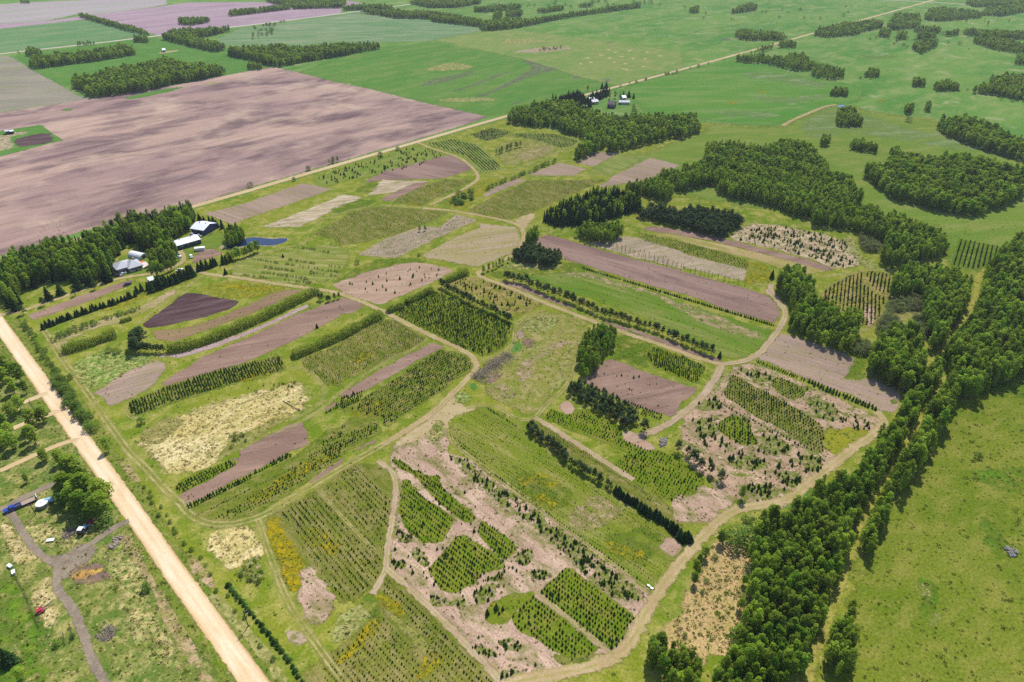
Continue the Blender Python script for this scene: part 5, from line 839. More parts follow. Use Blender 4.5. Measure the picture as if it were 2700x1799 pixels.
# loose plants: kind, label, group, number, height, variation, outline
SCATTER = [
('spruce','small dark spruce standing alone on the broad pinkish bed','spruces dotted on the pinkish bed',34,1.9,0.35,'-96.8,353.9 -71.7,371.3 -52.8,379.5 -41.2,371.7 -49,360.1 -62.7,345.3 -74.3,333.2 -89.9,345'),
('bush','young bush on the straw patch','bushes on the straw patch',12,1.3,0.35,'-121.1,216.8 -114.7,219.6 -111.3,213.2 -115.5,207.8'),
('bush','small shrub along the top of the straw patch','bushes on the straw patch',26,0.9,0.35,'-123.8,250.5 -114.7,253.9 -102,257.5 -98,253 -109.6,248.4 -118.6,245'),
('spruce','small spruce scattered on the rusty grass plot','spruces on the rusty plot',110,1.5,0.35,'-36.3,354.7 -28.1,363.2 -15.6,357.7 -3.3,347.9 16.7,331 5.9,321.9 -0.6,319.5 -14.8,337.3'),
('spruce','tiny spruce left on the square mauve bed','spruces on the square mauve bed',16,1.1,0.35,'42.6,265 58.5,267.6 70.5,255.8 75.6,246.9 66.8,235.2 52.1,246.7'),
('spruce','stray young spruce in the pink ground','stray spruces on the pink ground',12,1.3,0.35,'-34.7,159.1 -30.9,157.3 -27.3,152 -28.1,149.9 -31.8,152.3 -34.4,154.7'),
('spruce','stray young spruce in the pink ground','stray spruces on the pink ground',12,1.3,0.35,'-41,152.5 -38.6,153.8 -36.1,152.6 -36,150.1 -39.4,149.5'),
('spruce','stray young spruce in the pink ground','stray spruces on the pink ground',12,1.3,0.35,'-41.7,167.6 -38,164.6 -34.4,162.7 -36,160.7 -39.8,160.7 -41.4,164.3'),
('spruce','stray young spruce in the pink ground','stray spruces on the pink ground',12,1.3,0.35,'-12.2,121.6 -9,121.2 -4.6,119.8 -3.6,117.4 -8,118.3 -11.6,119.7'),
('spruce','stray young spruce in the pink ground','stray spruces on the pink ground',12,1.3,0.35,'-26.9,138.5 -24.1,139.6 -20.1,136.9 -14.5,138 -14.8,135.3 -20.9,135.3 -24.6,134.7'),
('spruce','stray young spruce in the pink ground','stray spruces on the pink ground',12,1.3,0.35,'-2.7,113.3 1.2,113.8 0.7,111.1 -2.7,110.7'),
('spruce','stray young spruce in the pink ground','stray spruces on the pink ground',12,1.3,0.35,'-4.2,122.6 -0.7,124.6 3.8,121.7 1.6,118.4 -2.8,120.7'),
('spruce','stray young spruce in the pink ground','stray spruces on the pink ground',12,1.3,0.35,'-8.1,145.9 -4.3,147.7 -1.4,149.5 -2.3,146 -6.1,144.2'),
('spruce','stray young spruce in the pink ground','stray spruces on the pink ground',12,1.3,0.35,'0.6,155 6.7,158.8 8.7,155 5.6,151.4 2.6,151.3'),
('spruce','stray young spruce in the pink ground','stray spruces on the pink ground',12,1.3,0.35,'6.1,149 10.5,149.6 15.3,147.3 11.3,144.9 7,146'),
('spruce','stray young spruce in the pink ground','stray spruces on the pink ground',12,1.3,0.35,'-12.7,139.7 -10,143 -3.2,144.2 -6,137.5 -11,134.8'),
('spruce','spruce scattered in the weedy strip along the pale lane','spruces along the pale lane',150,1.6,0.3,'-27,206.1 -17.9,203.2 -9.8,192.9 7.1,177 27.1,157.7 43.9,138.7 40.7,136.8 32.6,140.3 25.2,147.9 19.8,155.8 14.6,162.1 8.5,168.7 0.6,175.6 -12.5,188.6 -18.7,196.9'),
('spruce','stray young spruce in the pink ground','stray spruces on the pink ground',80,1.2,0.35,'-44.2,200.8 -27.7,201 -9.3,177.7 1.6,161.3 16.4,149 6.4,143.2 -7.9,140.3 -17.3,137.4 -11.8,122.1 14.5,113.9 5.8,112.1 -22,137.4 -41.2,154.7 -40,171.1'),
('spruce','round dark spruce in the green clearing by the reed patch','dark round spruces in the clearing',4,2.4,0.35,'-7.8,135.3 -2.1,134.3 -4.8,129.1 -7.1,128.6'),
('bush','low shrub below the pale straw patch','shrubs below the straw patch',26,0.9,0.35,'-93.1,147.1 -88.8,154.9 -82.2,144.8 -83.2,142'),
('spruce','small spruce in the yellow-green corner','spruces in the yellow-green corner',22,1.6,0.35,'144.6,232.8 154.1,234 157.5,224.1 149.5,223.1 144.9,228.8'),
('spruce','stray spruce in the right clearing','stray spruces in the right clearing',14,1.8,0.35,'109.8,268.1 115.9,269.4 124.7,263.4 125.2,256.4 119,258.6 113,264.5'),
('spruce','stray spruce in the right clearing','stray spruces in the right clearing',14,1.8,0.35,'138.8,248.6 144.8,243.3 147.6,237 143,228.8 136.7,230.8 133.7,240'),
('spruce','stray spruce in the right clearing','stray spruces in the right clearing',14,1.8,0.35,'79.5,230.2 87.4,231.3 90.8,224.4 86.6,217.8 79.8,220.5'),
('spruce','stray spruce in the right clearing','stray spruces in the right clearing',14,1.8,0.35,'105.8,219.8 113,218.9 118.5,213.5 112.8,207.5 104.4,207.4'),
('spruce','stray spruce in the right clearing','stray spruces in the right clearing',14,1.8,0.35,'104.7,197.2 113.1,198 116,193.2 112,188.4 105.8,190'),
('spruce','stray spruce in the right clearing','stray spruces in the right clearing',14,1.8,0.35,'91.8,190.6 102.3,189.9 104.5,186.1 98.3,180.8 92.5,183.7'),
('spruce','stray spruce in the right clearing','stray spruces in the right clearing',14,1.8,0.35,'88,204.6 100.7,207.3 105.1,202.1 96.8,197.9 89,199.5'),
('spruce','stray spruce in the right clearing','stray spruces in the right clearing',14,1.8,0.35,'118.8,207.4 127.7,205.8 125.7,199 119.8,197.3 116.9,202.3'),
('spruce','stray spruce in the right clearing','stray spruces in the right clearing',14,1.8,0.35,'84.9,242.7 93.4,244.9 95.7,238.5 89.7,235.4 85,237.4'),
('spruce','stray spruce in the right clearing','stray spruces in the right clearing',60,2.0,0.35,'82.5,232.3 91.6,217.8 114.8,213.4 122.8,202.3 104.6,183.1 88.5,185.2 75.6,201.9'),
('spruce','small spruce in the straw-pink clearing','spruces in the straw-pink clearing',230,2.0,0.35,'162.6,436.6 191.8,442.1 208.7,432.3 226,420.5 220.4,400.1 216.1,383.1 203.4,378.9 193.7,392.2 171.2,409.4 151.4,421.8'),
('bush','low bush in the straw-pink clearing','bushes in the straw-pink clearing',60,1.2,0.35,'162.6,436.6 191.8,442.1 208.7,432.3 226,420.5 220.4,400.1 216.1,383.1 203.4,378.9 193.7,392.2 171.2,409.4 151.4,421.8'),
('spruce','small dark spruce scattered below the far road','spruces below the far road',150,2.2,0.3,'-160.8,537.2 -146.8,561.1 -90.2,626.1 -62.4,602.6 -74.2,577.9 -107.9,550.7 -136.2,534.2 -149.7,520.3'),
('bush','young tree in the flowery verge beside the branch track','young trees in the flowery verge',40,3.0,0.35,'-51.1,487.3 -32.6,512.5 -28.5,499.9 -31.2,487.6 -42.6,477.2'),
('bush','bush in the scrubby patch of the far streaky field','bushes of the far scrubby patch',48,3.6,0.35,'-485.1,1322 -473.1,1375.2 -439.1,1417.8 -430.7,1324.2 -416.5,1259.9 -429.8,1193'),
('bush','bush on the pinkish dry patch of the grazed field','bushes of the dry patch',16,3.2,0.35,'32,1123.2 53.5,1149.3 81.9,1160.8 70.5,1124.5 47.4,1111.5'),
('bush','bush on the far right pasture','bushes of the far right pasture',30,4.5,0.35,'608.5,1267.4 776.1,1371.8 864.1,1232.3 757.4,1064.7 719.6,1172.2 605.9,1155.3'),
('bush','small bush on the far green field','bushes of the far green field',26,4.0,0.35,'405.3,1647.8 666.8,1660.2 904.2,1750.2 705.4,1523.4 485.6,1396 368.8,1487.9'),
('bush','tree dotted near the far farms','trees near the far farms',40,6.5,0.35,'-91.9,1624.3 37,1734.6 244,1773.2 377.3,1751.7 266.6,1692.2 33.6,1559.5 -54.8,1469.7'),
('bush','bush along the diagonal road','bushes along the diagonal road',22,3.0,0.35,'128.2,867.6 230.6,968.8 314,1059.6 322,1073.3 233.1,980.4 125.6,875.5'),
]
# woods: label, mix, height, spacing, outline of the crowns' feet, outline at crown height
WOODS = [
('tall mixed wood sheltering the farm beside the ploughed field','ppps',14,4.6,0,'-337.1,361.9 -328.9,390.2 -326.9,398.9 -314.2,406.2 -316.2,416.1 -310.7,420.2 -299.4,417.6 -293,427.8 -284.7,434.8 -290.3,441.9 -280.4,455.2 -271.2,466.9 -260.3,466.5 -253.5,475.8 -248,486.2 -238.2,475.4 -222.4,436 -222.1,430.3 -227,413.5 -225.2,400.4 -242.9,397.5 -251.3,411.3 -256.6,404.4 -251.1,389.2 -253.4,384.5 -241.7,361.3 -243.8,351.6 -251.4,349.7 -267.2,355 -276.4,353 -283.4,340.5 -274.6,322.2 -293.5,335.2 -300.7,309.8','-320.7,344.3 -312.9,371.3 -311,379.5 -298.9,386.5 -300.8,395.9 -295.6,399.8 -284.8,397.3 -278.8,407 -270.8,413.7 -276.2,420.4 -266.8,433.1 -258,444.2 -247.6,443.9 -241.2,452.6 -235.9,462.5 -226.6,452.3 -211.6,414.8 -211.3,409.4 -216,393.4 -214.3,380.9 -231.1,378.1 -239.1,391.3 -244.1,384.7 -238.9,370.3 -241.1,365.8 -230,343.7 -231.9,334.5 -239.1,332.7 -254.2,337.7 -263,335.9 -269.6,323.9 -261.3,306.6 -279.2,318.9 -286.1,294.7'),
('poplar in the rounded grove between house and long shed','p',12,4.4,1,'-224.9,370.2 -231.3,386.3 -232.3,401.4 -228.6,410.4 -213.6,391.8 -211.6,378.3 -217.6,370.3 -222,368.3','-215.5,354.8 -221.7,370.2 -222.6,384.6 -219.1,393.3 -204.7,375.5 -202.8,362.6 -208.5,354.8 -212.8,352.9'),
('poplar in the small clump beside the pond','p',9,3.6,1,'-191.4,408.7 -195.5,422.7 -190.8,432.5 -183.2,426.5 -182.5,414.1 -188.1,408.1','-185.4,395.9 -189.4,409.5 -184.8,419 -177.5,413.1 -176.7,401.2 -182.2,395.3'),
('far poplar wood below the farm on the diagonal road','p',12,4.6,0,'-6.2,723.5 -4.1,755.7 15.4,781.7 35.9,800.9 59.4,802.8 77.4,776.6 96.8,745.9 111.1,734.3 141.7,740.9 174.8,741.7 184.3,747.9 197.2,742.2 192.6,695.8 185.8,678.9 166,661 151,658.2 123.8,638.6 95.7,613.4 87.9,615.4 89.2,638.9 75.4,610.9 54.8,585.5 56.5,611.4 69.3,647.8 65.2,666.2 50,676 43.9,696.8 24.5,696.4 -5.3,712.2','-5.9,693.3 -3.9,724.2 14.8,749.1 34.4,767.5 57,769.4 74.2,744.3 92.8,714.8 106.5,703.7 135.8,710 167.5,710.8 176.6,716.7 189,711.3 184.6,666.8 178,650.6 159.1,633.4 144.7,630.8 118.6,612 91.7,587.9 84.2,589.8 85.5,612.2 72.2,585.4 52.5,561.1 54.1,585.9 66.4,620.8 62.5,638.5 48,647.8 42,667.8 23.5,667.4 -5.1,682.5'),
('dark spruce wood left of the farm on the diagonal road','s',14,4.2,0,'36.9,792.8 48.9,827.9 66,850.6 79.9,848.7 90.3,805.7 85.3,774.3 59.9,784.7','35.1,754.2 46.6,787.7 62.8,809.2 76,807.4 85.9,766.5 81.2,736.6 57,746.5'),
('tall farm spruce along the diagonal road','s',10,4.2,1,'86.6,824.6 100.8,845.5 118.9,865 117,845.9 93.7,809.2','83.6,795.9 97.3,816.1 114.8,835 112.9,816.5 90.4,781.1'),
('big poplar wood filling the right-hand middle distance','p',13,4.4,0,'171.7,595.9 181.7,632.5 198.7,649.6 217.7,642.4 237.1,633.6 258.6,652.7 278,656 280.8,625.5 279.1,582.6 272.7,566.2 283.2,556 277.9,511.4 270.9,501.2 259.1,497.9 278.6,483.8 272.6,466.1 285.9,473.9 292.7,459.3 301.5,444 299.1,431.7 298.8,419.3 289.7,405 276,394 261.4,387.5 247.3,383.2 234.9,376.3 233.9,387.1 250.2,415.8 244.7,422.7 240.9,432.3 227.7,439.6 214.5,442.4 212.6,442.6 215.8,459.7 210.5,457 202.9,462.3 197.9,476.2 185,487.6 170,493.4 161.4,508.8 163.6,531.9 173.5,556.9 163.5,560.5','163.9,569 173.5,603.9 189.7,620.2 207.8,613.4 226.4,605 246.9,623.2 265.5,626.4 268.1,597.2 266.5,556.3 260.4,540.7 270.4,530.9 265.4,488.3 258.6,478.5 247.4,475.4 266,462 260.3,445.1 273,452.5 279.5,438.6 287.9,423.9 285.6,412.2 285.3,400.3 276.6,386.7 263.5,376.2 249.6,370 236.1,365.9 224.3,359.3 223.4,369.6 238.9,397 233.7,403.6 230.1,412.8 217.5,419.7 204.8,422.4 203,422.6 206,439 201,436.3 193.7,441.4 189,454.7 176.7,465.6 162.3,471.1 154.1,485.8 156.3,507.9 165.7,531.8 156.1,535.2'),
('poplar wood joining the spruce wood to the big wood','p',12,4.4,0,'148.4,577 168.7,593.4 177.3,566 161.2,525.1 147.7,518.2 134,508.3 134.8,512.2 125.7,508.2 117.6,483.6 108.6,495.4 87.8,507.5 92.1,532 115.6,542.9 125.5,557.5 146,565.4','142.2,552.9 161.7,568.6 169.9,542.4 154.5,503.2 141.5,496.6 128.4,487.1 129.2,490.8 120.5,487 112.7,463.4 104.1,474.7 84.2,486.4 88.3,509.8 110.8,520.3 120.3,534.3 139.9,541.8'),
('dark spruce wood above the lane junction','sssp',12,3.8,0,'18.8,464.9 35.2,486.3 57,508.3 65.2,521.4 83.1,515.2 103.2,496.5 93.9,471.6 70.1,454.8 61.9,446.8 48.3,444 32.6,439.9 22.7,448.8 17.5,456.6','18.1,445.5 33.7,466.1 54.6,487.1 62.5,499.7 79.6,493.7 98.9,475.8 90,452 67.2,435.8 59.3,428.1 46.2,425.5 31.2,421.6 21.8,430.1 16.8,437.6'),
('dark pine plantation beside the mauve strip','n',9,3.4,0,'89.6,460.5 95.9,478.5 111.7,481.7 125.4,467.7 127.2,476.2 143.6,476.4 167.7,465.6 161.2,441.8 156.2,438.5 142.8,423.1 119.8,441 119.9,441.2 104,450.5','86.8,446.1 92.9,463.6 108.2,466.6 121.5,453 123.3,461.3 139.1,461.5 162.5,451 156.2,428 151.3,424.8 138.4,409.9 116.1,427.2 116.1,427.4 100.7,436.5'),
('bright poplar in the clump above the grey-pink dotted plot','p',10,4,1,'43,431.8 53.4,443.8 73.7,441.5 75.7,429.8 65.7,417.7 51.4,422.2','41.5,416.8 51.5,428.4 71.1,426.2 73.1,414.9 63.4,403.2 49.6,407.6'),
('round poplar wood out on the right pasture','p',13,4.6,0,'296.3,555.5 304.8,572.2 329.6,584.3 354.6,615.1 364.7,614 377,601.5 405.9,606.3 427.7,598.4 441.5,578.6 436.5,558.8 407.2,512.9 371.6,484.8 355.9,478.7 347.1,467.3 330.2,469.8 318.5,478.1 299.6,495.5 295.6,511 296.2,530.8','282.9,530.4 291,546.3 314.7,558 338.5,587.3 348.3,586.3 360,574.4 387.6,578.9 408.4,571.3 421.5,552.5 416.8,533.6 388.8,489.8 354.8,462.9 339.9,457.1 331.4,446.2 315.3,448.6 304.1,456.5 286.1,473.1 282.2,488 282.9,506.9'),
('slanting poplar wood at the right edge','p',13,4.8,0,'435.8,700.1 456.2,734 489.8,740.7 500.7,709.1 494.1,662.5 502.5,642.7 505.1,615.9 466.5,559.3 457.4,593.2 450.3,613.9 438.7,640.4 431.9,674','416.1,668.5 435.6,700.9 467.7,707.2 478,677.1 471.7,632.5 479.8,613.6 482.3,588.1 445.5,534.1 436.7,566.4 429.9,586.2 418.9,611.5 412.4,643.6'),
('poplar wood at the far right edge','p',12,5,0,'561.4,863.6 582.1,891 607.6,899.8 635.5,943.6 670.5,962.8 696,968.2 721.5,962.4 610.3,794.8 602.1,820.6 593.3,834.6 584.6,849','538,827.6 557.9,853.8 582.3,862.3 609,904.2 642.6,922.6 667,927.8 691.4,922.3 584.9,761.7 577,786.4 568.5,799.8 560.2,813.7'),
('small poplar bluff left of the far right wood','p',9,3.6,1,'532.9,894.5 547,911.5 569.8,925.8 569,898.8 553.1,871.1 522.6,868.7','516.2,866.5 529.9,883 551.9,896.9 551.2,870.7 535.8,843.9 506.3,841.6'),
('thin line of poplars in the far right meadow','p',9,3.6,1,'510.1,902.1 527,931.6 537.1,921.5 525.3,898.4','494.1,873.9 510.5,902.5 520.3,892.7 508.8,870.3'),
('little poplar bluff in the right meadow','p',9,3.6,1,'432.3,763.6 449.2,792.2 456.6,789.8 444,765.1','418.8,739.7 435.2,767.5 442.4,765.1 430.1,741.2'),
('pair of poplars in the right meadow','p',9,3.6,1,'461,773.7 478.4,803.7 481.7,801.7 466.6,773.8','446.6,749.5 463.4,778.6 466.7,776.7 452,749.6'),
('poplar bluff beside the tiny slough','p',9,3.6,1,'340.2,720 359.6,764.3 378.3,777.5 371,727.5 363.4,712.1 340.1,711.6','329.5,697.5 348.4,740.4 366.5,753.2 359.4,704.7 352,689.8 329.5,689.3'),
('three poplars on the near right pasture','p',9,3.6,1,'293.6,642.1 303.5,663.4 310.6,662.5 302.6,642.3','284.5,622 294,642.6 300.8,641.8 293.1,622.2'),
('short row of poplars on the near right pasture','p',9,3.6,1,'318.3,633.4 335.7,655.3 345,634.9 337.4,620.4','308.4,613.6 325.2,634.8 334.3,615 326.9,601'),
('round bluff in the middle right meadow','p',9,3.6,1,'473.9,958 500.9,1002.1 506.4,986.5 491.6,954','459.1,928.1 485.2,970.8 490.6,955.7 476.2,924.1'),
('few spruces beside the round pasture wood','p',9,3.6,1,'341.7,604.2 354.4,626 362.6,626.2 353.1,606.5','331,585.3 343.3,606.5 351.3,606.6 342.1,587.5'),
('small bushy bluff by the trail','p',9,3.6,1,'383.1,846.8 398.2,872.5 413,868.9 404.6,844.4','371.1,820.3 385.8,845.2 400.1,841.8 391.9,818'),
('long poplar belt right of the diagonal road','p',11,5.5,0,'325.9,1054.4 341,1094.8 365.6,1088.5 406.1,1078.3 427.2,1114.3 443.3,1102.8 433.9,1033 415,989.6 390.5,984 363.5,1039.3 340.1,1038.6','313.5,1014.2 328,1052.9 351.7,1046.9 390.6,1037.1 410.9,1071.7 426.4,1060.7 417.3,993.5 399.2,951.8 375.5,946.4 349.6,999.6 327.1,998.9'),
('poplar bluff ending the long belt','p',11,5.5,0,'405,970.1 428.1,1020.3 442.4,1014.5 457.9,985.1 440.4,943.4 419,929.5 400.7,946.8','389.5,933 411.7,981.3 425.5,975.8 440.4,947.4 423.6,907.4 403,894 385.3,910.6'),
('poplar belt left of the diagonal road','p',11,5.5,0,'384.7,1271.3 408.2,1345.2 432.1,1336 469.4,1312.6 481.5,1278 467.4,1236.9 409.6,1234.8 386.8,1241.3','370,1222.8 392.6,1293.8 415.6,1284.9 451.5,1262.4 463.1,1229.2 449.6,1189.6 393.9,1187.6 372,1193.8'),
('roadside poplars along the diagonal road','p',11,5.5,0,'355.2,1107.1 425.2,1191.5 417.6,1159.2 358.8,1095.3','341.6,1064.8 408.9,1146 401.6,1114.9 345.1,1053.5'),
('roadside bluff at the diagonal road','p',11,5.5,0,'418.6,1172.4 466.4,1235.4 470.7,1204.1 455.2,1167 424,1166','402.6,1127.6 448.6,1188.2 452.7,1158.1 437.8,1122.4 407.8,1121.4'),
('far wood round the road bend','p',11,5.5,0,'529.1,1292.4 575.1,1385.1 642.9,1443.7 703.8,1465.8 733.8,1467.1 692.1,1382.6 645.5,1346 602.6,1295.1 546.4,1269.7','508.8,1243 553.1,1332.2 618.3,1388.5 676.9,1409.8 705.7,1411 665.7,1329.8 620.8,1294.6 579.6,1245.6 525.5,1221.2'),
('pale far wood right of the road bend','p',11,5.5,0,'699.4,1382.9 808.1,1576.3 862.3,1578.7 788.3,1426.8 755.7,1385.1 706.7,1356.9','672.6,1330.1 777.2,1516.1 829.4,1518.4 758.2,1372.3 726.8,1332.2 679.7,1305.1'),
('far wood under the crossing road','p',11,5.5,0,'832,1503.7 934.7,1677.9 985,1680.3 1012.4,1608.5 966.9,1530.6 843.4,1473.7','800.3,1446.3 899,1613.8 947.3,1616.1 973.7,1547 930,1472.1 811.1,1417.4'),
('far wood at the upper right corner','p',11,5.5,0,'988.7,1575.3 1084.8,1710.8 1188.7,1742.4 1184,1684.6 1023,1554.6','951,1515.1 1043.3,1645.4 1143.3,1675.8 1138.8,1620.2 983.9,1495.2'),
('long far belt on the right','p',11,5.5,0,'805.7,1318.9 842.4,1369.2 887.2,1353.7 926.3,1330 939.7,1311 893.6,1240.6 881.2,1259.3 825.8,1272.3','774.9,1268.5 810.2,1316.9 853.3,1302 890.9,1279.2 903.8,1260.9 859.4,1193.2 847.6,1211.2 794.2,1223.7'),
('second far belt on the right','p',11,5.5,0,'773.6,1226.2 806.1,1277.7 833.2,1263.5 856.6,1220.6 869.9,1204.3 805.8,1106.3 793.6,1121.5 770,1158.2','744,1179.3 775.3,1228.9 801.3,1215.2 823.9,1174 836.6,1158.3 775,1064.1 763.3,1078.7 740.6,1114'),
('oval far bluff on the right','p',11,5.5,0,'639,1166.8 677.3,1228.5 725.6,1244.7 689.9,1181.8 633.3,1122.3','614.6,1122.2 651.4,1181.5 697.9,1197.2 663.6,1136.6 609.1,1079.4'),
('little far bluff above the oval one','p',11,5.5,0,'688.7,1252.3 721.3,1306 757.8,1315.4 725.3,1253.6','662.4,1204.4 693.7,1256.1 728.9,1265.2 697.6,1205.7'),
('ragged far belt above the bluffs','p',11,5.5,0,'724.9,1340.6 769.6,1401.9 809.9,1394.5 773.8,1325.9 742.8,1332.9','697.2,1289.4 740.2,1348.4 778.9,1341.2 744.3,1275.2 714.4,1282'),
('far bluff beside the ragged belt','p',11,5.5,0,'748.4,1284.9 785.9,1329.6 824.2,1359.8 792.3,1302.3','719.8,1235.8 755.8,1278.8 792.7,1307.8 762,1252.5'),
('round far bluff left','p',11,5.5,0,'646.6,1296.8 682.5,1362.9 691.4,1346.1 658.5,1281.5','621.9,1247.2 656.5,1310.8 664.9,1294.6 633.3,1232.6'),
('round far bluff beside it','p',11,5.5,0,'663,1266.3 692.2,1321.1 704.7,1313.4 682,1267','637.7,1218 665.8,1270.6 677.8,1263.2 655.9,1218.6'),
('bluff at the right edge of the meadow','p',11,5.5,0,'728.2,1039.9 759.7,1089.6 777.3,1096 794.1,1088.4 757.4,1032.4','700.3,1000.2 730.6,1048 747.6,1054.1 763.7,1046.8 728.5,992.9'),
('farthest wood at the upper right','p',11,5.5,0,'1079.4,1809.8 1185.6,1881.5 1280.3,1886.4 1201.9,1737.6 1052.1,1711.8','1038.2,1740.6 1140.3,1809.6 1231.4,1814.4 1155.9,1671.2 1011.9,1646.4'),
('oval bluff on the far green field','p',11,5.5,0,'463.1,1597.5 515.3,1696.4 552.3,1754.8 560.3,1711.8 527.3,1624.2 464.3,1569.9','445.4,1536.4 495.6,1631.6 531.2,1687.8 538.9,1646.3 507.1,1562.1 446.5,1509.9'),
('small bluff on the far green field','p',11,5.5,0,'387.3,1642 413.3,1665.8 396.8,1594.4 377.7,1598.2','372.5,1579.3 397.5,1602.1 381.7,1533.5 363.3,1537.2'),
('long far shelterbelt crossing the upper middle','p',12,5.2,0,'-375.2,1615.8 -323.8,1594.1 -275.6,1584.5 -218.7,1575.5 -164.3,1555 -115.6,1513.1 -59.1,1433.7 -14.4,1475.5 31.7,1457.3 67.8,1499.9 125.8,1568.2 292.9,1733.6 283.7,1667.2 121.9,1515 2.9,1355.1 -39.2,1326 -58.1,1325.3 -64.8,1370.1 -154.7,1429.7 -170.2,1468.8 -234.8,1476.3 -315.1,1548.2','-359.6,1548.5 -310.3,1527.7 -264.1,1518.5 -209.5,1509.8 -157.4,1490.2 -110.8,1450 -56.7,1374 -13.8,1414 30.3,1396.5 65,1437.3 120.6,1502.8 280.7,1661.4 271.9,1597.7 116.8,1451.8 2.8,1298.7 -37.5,1270.7 -55.6,1270 -62.1,1313 -148.3,1370.1 -163.1,1407.6 -225,1414.7 -302,1483.6'),
('far farm wood at the upper edge','p',11,5,0,'-379.5,1635.4 -340.3,1680.9 -273.3,1671.1 -258.6,1599.5 -324.3,1596.5 -361.9,1582.9','-365,1572.9 -327.3,1616.7 -262.9,1607.3 -248.8,1538.4 -311.9,1535.5 -348.1,1522.4'),
('far wood strip on the upper edge','p',11,5,0,'-257.8,1742.1 -207.5,1814.5 -80.5,1821.2 -76.4,1723.5 -124.9,1642.6 -188.6,1639.5','-248,1675.5 -199.5,1745.2 -77.5,1751.6 -73.5,1657.6 -120.1,1579.8 -181.4,1576.9'),
('far belt below the upper edge','p',11,5,0,'-86.6,1572.3 -86.4,1641.9 3.3,1697.8 29.5,1647.5 -27.9,1586.6','-83.3,1512.2 -83.1,1579.2 3.1,1632.9 28.4,1584.5 -26.8,1526'),
('small far bluff in the upper middle','p',11,5,0,'27.2,1577.5 66.8,1631.8 111.6,1676.9 107.9,1616.7 64.4,1567.7','26.1,1517.2 64.3,1569.5 107.3,1612.8 103.8,1554.9 62,1507.8'),
('tiny far bluff in the upper middle','p',11,5,0,'-18.2,1508.8 -15.4,1584.8 19.3,1586.4 15.7,1531.9','-17.5,1451.1 -14.9,1524.3 18.5,1525.8 15.1,1473.4'),
('far bluff by the small far belt','p',11,5,0,'-43.5,1480.4 -39.4,1551.6 -24.1,1545.6 -26.1,1481.2','-41.8,1423.9 -37.9,1492.4 -23.2,1486.6 -25.1,1424.6'),
('far wood tip beside the pale green field','p',11,5,0,'-271.1,1074.8 -278,1166.9 -252.8,1181.3 -214.8,1169.1 -210.7,1131.4 -235.8,1105.7 -259.9,1083.4','-260.8,1033.8 -267.4,1122.3 -243.1,1136.2 -206.6,1124.4 -202.7,1088.1 -226.8,1063.4 -250,1042'),
('far bluff on the upper right of the shelterbelt','p',11,5,0,'135.8,1660.1 149.8,1713 181.2,1728.1 172,1666.9','130.6,1596.7 144.1,1647.5 174.3,1662.1 165.4,1603.2'),
('long poplar wood above the rich green field','p',13,4.8,0,'-430.8,1075.4 -442.7,1122.2 -420.1,1135.7 -401.6,1149.3 -352.3,1138 -329.6,1138.8 -278.6,1169.5 -261.1,1162.1 -245.9,1087.4 -258.2,1075.3 -300.9,1029.3 -327.6,992.2 -344.7,1001.8 -390.9,1048.3','-411.4,1026.9 -422.7,1071.5 -401.1,1084.4 -383.4,1097.4 -336.4,1086.6 -314.7,1087.4 -266,1116.7 -249.3,1109.6 -234.8,1038.3 -246.5,1026.7 -287.3,982.8 -312.8,947.4 -329.1,956.6 -373.2,1001'),
('wedge-shaped poplar wood on the edge of the ploughed field','p',14,4.8,0,'-560.2,889.3 -563.6,909.6 -545.8,936.8 -536.5,976.9 -516.1,997.6 -504.3,1016.6 -514.6,1054.4 -488.3,1027.7 -449.1,997.6 -407.6,978.8 -383.3,967.9 -382.2,947.1 -401.1,910.8 -427.5,884.7 -445.6,844.7 -489.7,808.5 -521.7,842.7 -538.7,857.6','-532.9,846.1 -536.2,865.4 -519.2,891.3 -510.4,929.4 -491,949 -479.7,967.2 -489.6,1003.1 -464.6,977.8 -427.2,949.1 -387.7,931.2 -364.7,920.8 -363.6,901.1 -381.6,866.5 -406.7,841.7 -423.9,803.6 -465.9,769.1 -496.3,801.7 -512.5,815.9'),
('long dark wood above the wedge-shaped wood','p',12,4.8,0,'-688.8,1006.7 -697.5,1031.9 -677.3,1066.2 -647.2,1090.7 -626.6,1128.6 -633.6,1161.1 -599.8,1129.5 -580.5,1108.8 -567.5,1076.8 -594.3,1030.9 -652.6,967.6','-660.1,964.7 -668.4,988.9 -649,1021.8 -620.2,1045.3 -600.5,1081.5 -607.1,1112.7 -574.8,1082.4 -556.3,1062.6 -543.9,1031.9 -569.5,987.9 -625.4,927.2'),
('wood at the far road crossing','p',12,4.8,0,'-600.6,1227.2 -604.7,1271.5 -598.2,1304.2 -558,1314.1 -517.6,1341.3 -503.8,1309.5 -519.2,1252.9 -540.7,1207.5 -489.4,1186.7 -445.8,1132.2 -456.3,1098.3 -492.4,1128.1 -533.1,1166 -573.2,1199.2','-575.6,1176.1 -579.5,1218.5 -573.2,1249.8 -534.8,1259.3 -496.1,1285.4 -482.8,1254.9 -497.6,1200.7 -518.1,1157.2 -469,1137.2 -427.2,1085 -437.3,1052.5 -471.9,1081.1 -510.9,1117.4 -549.4,1149.2'),
('straight line of trees dividing the far fields','p',9,4.8,0,'-879.7,1481.4 -883.7,1511.3 -733.2,1368.2 -701,1351.5 -620.7,1252.2 -616.4,1237.1 -683.2,1292.6 -773.2,1377.5','-852.2,1435 -856.1,1464 -710.3,1325.4 -679,1309.3 -601.3,1213 -597.1,1198.4 -661.8,1252.2 -749,1334.4'),
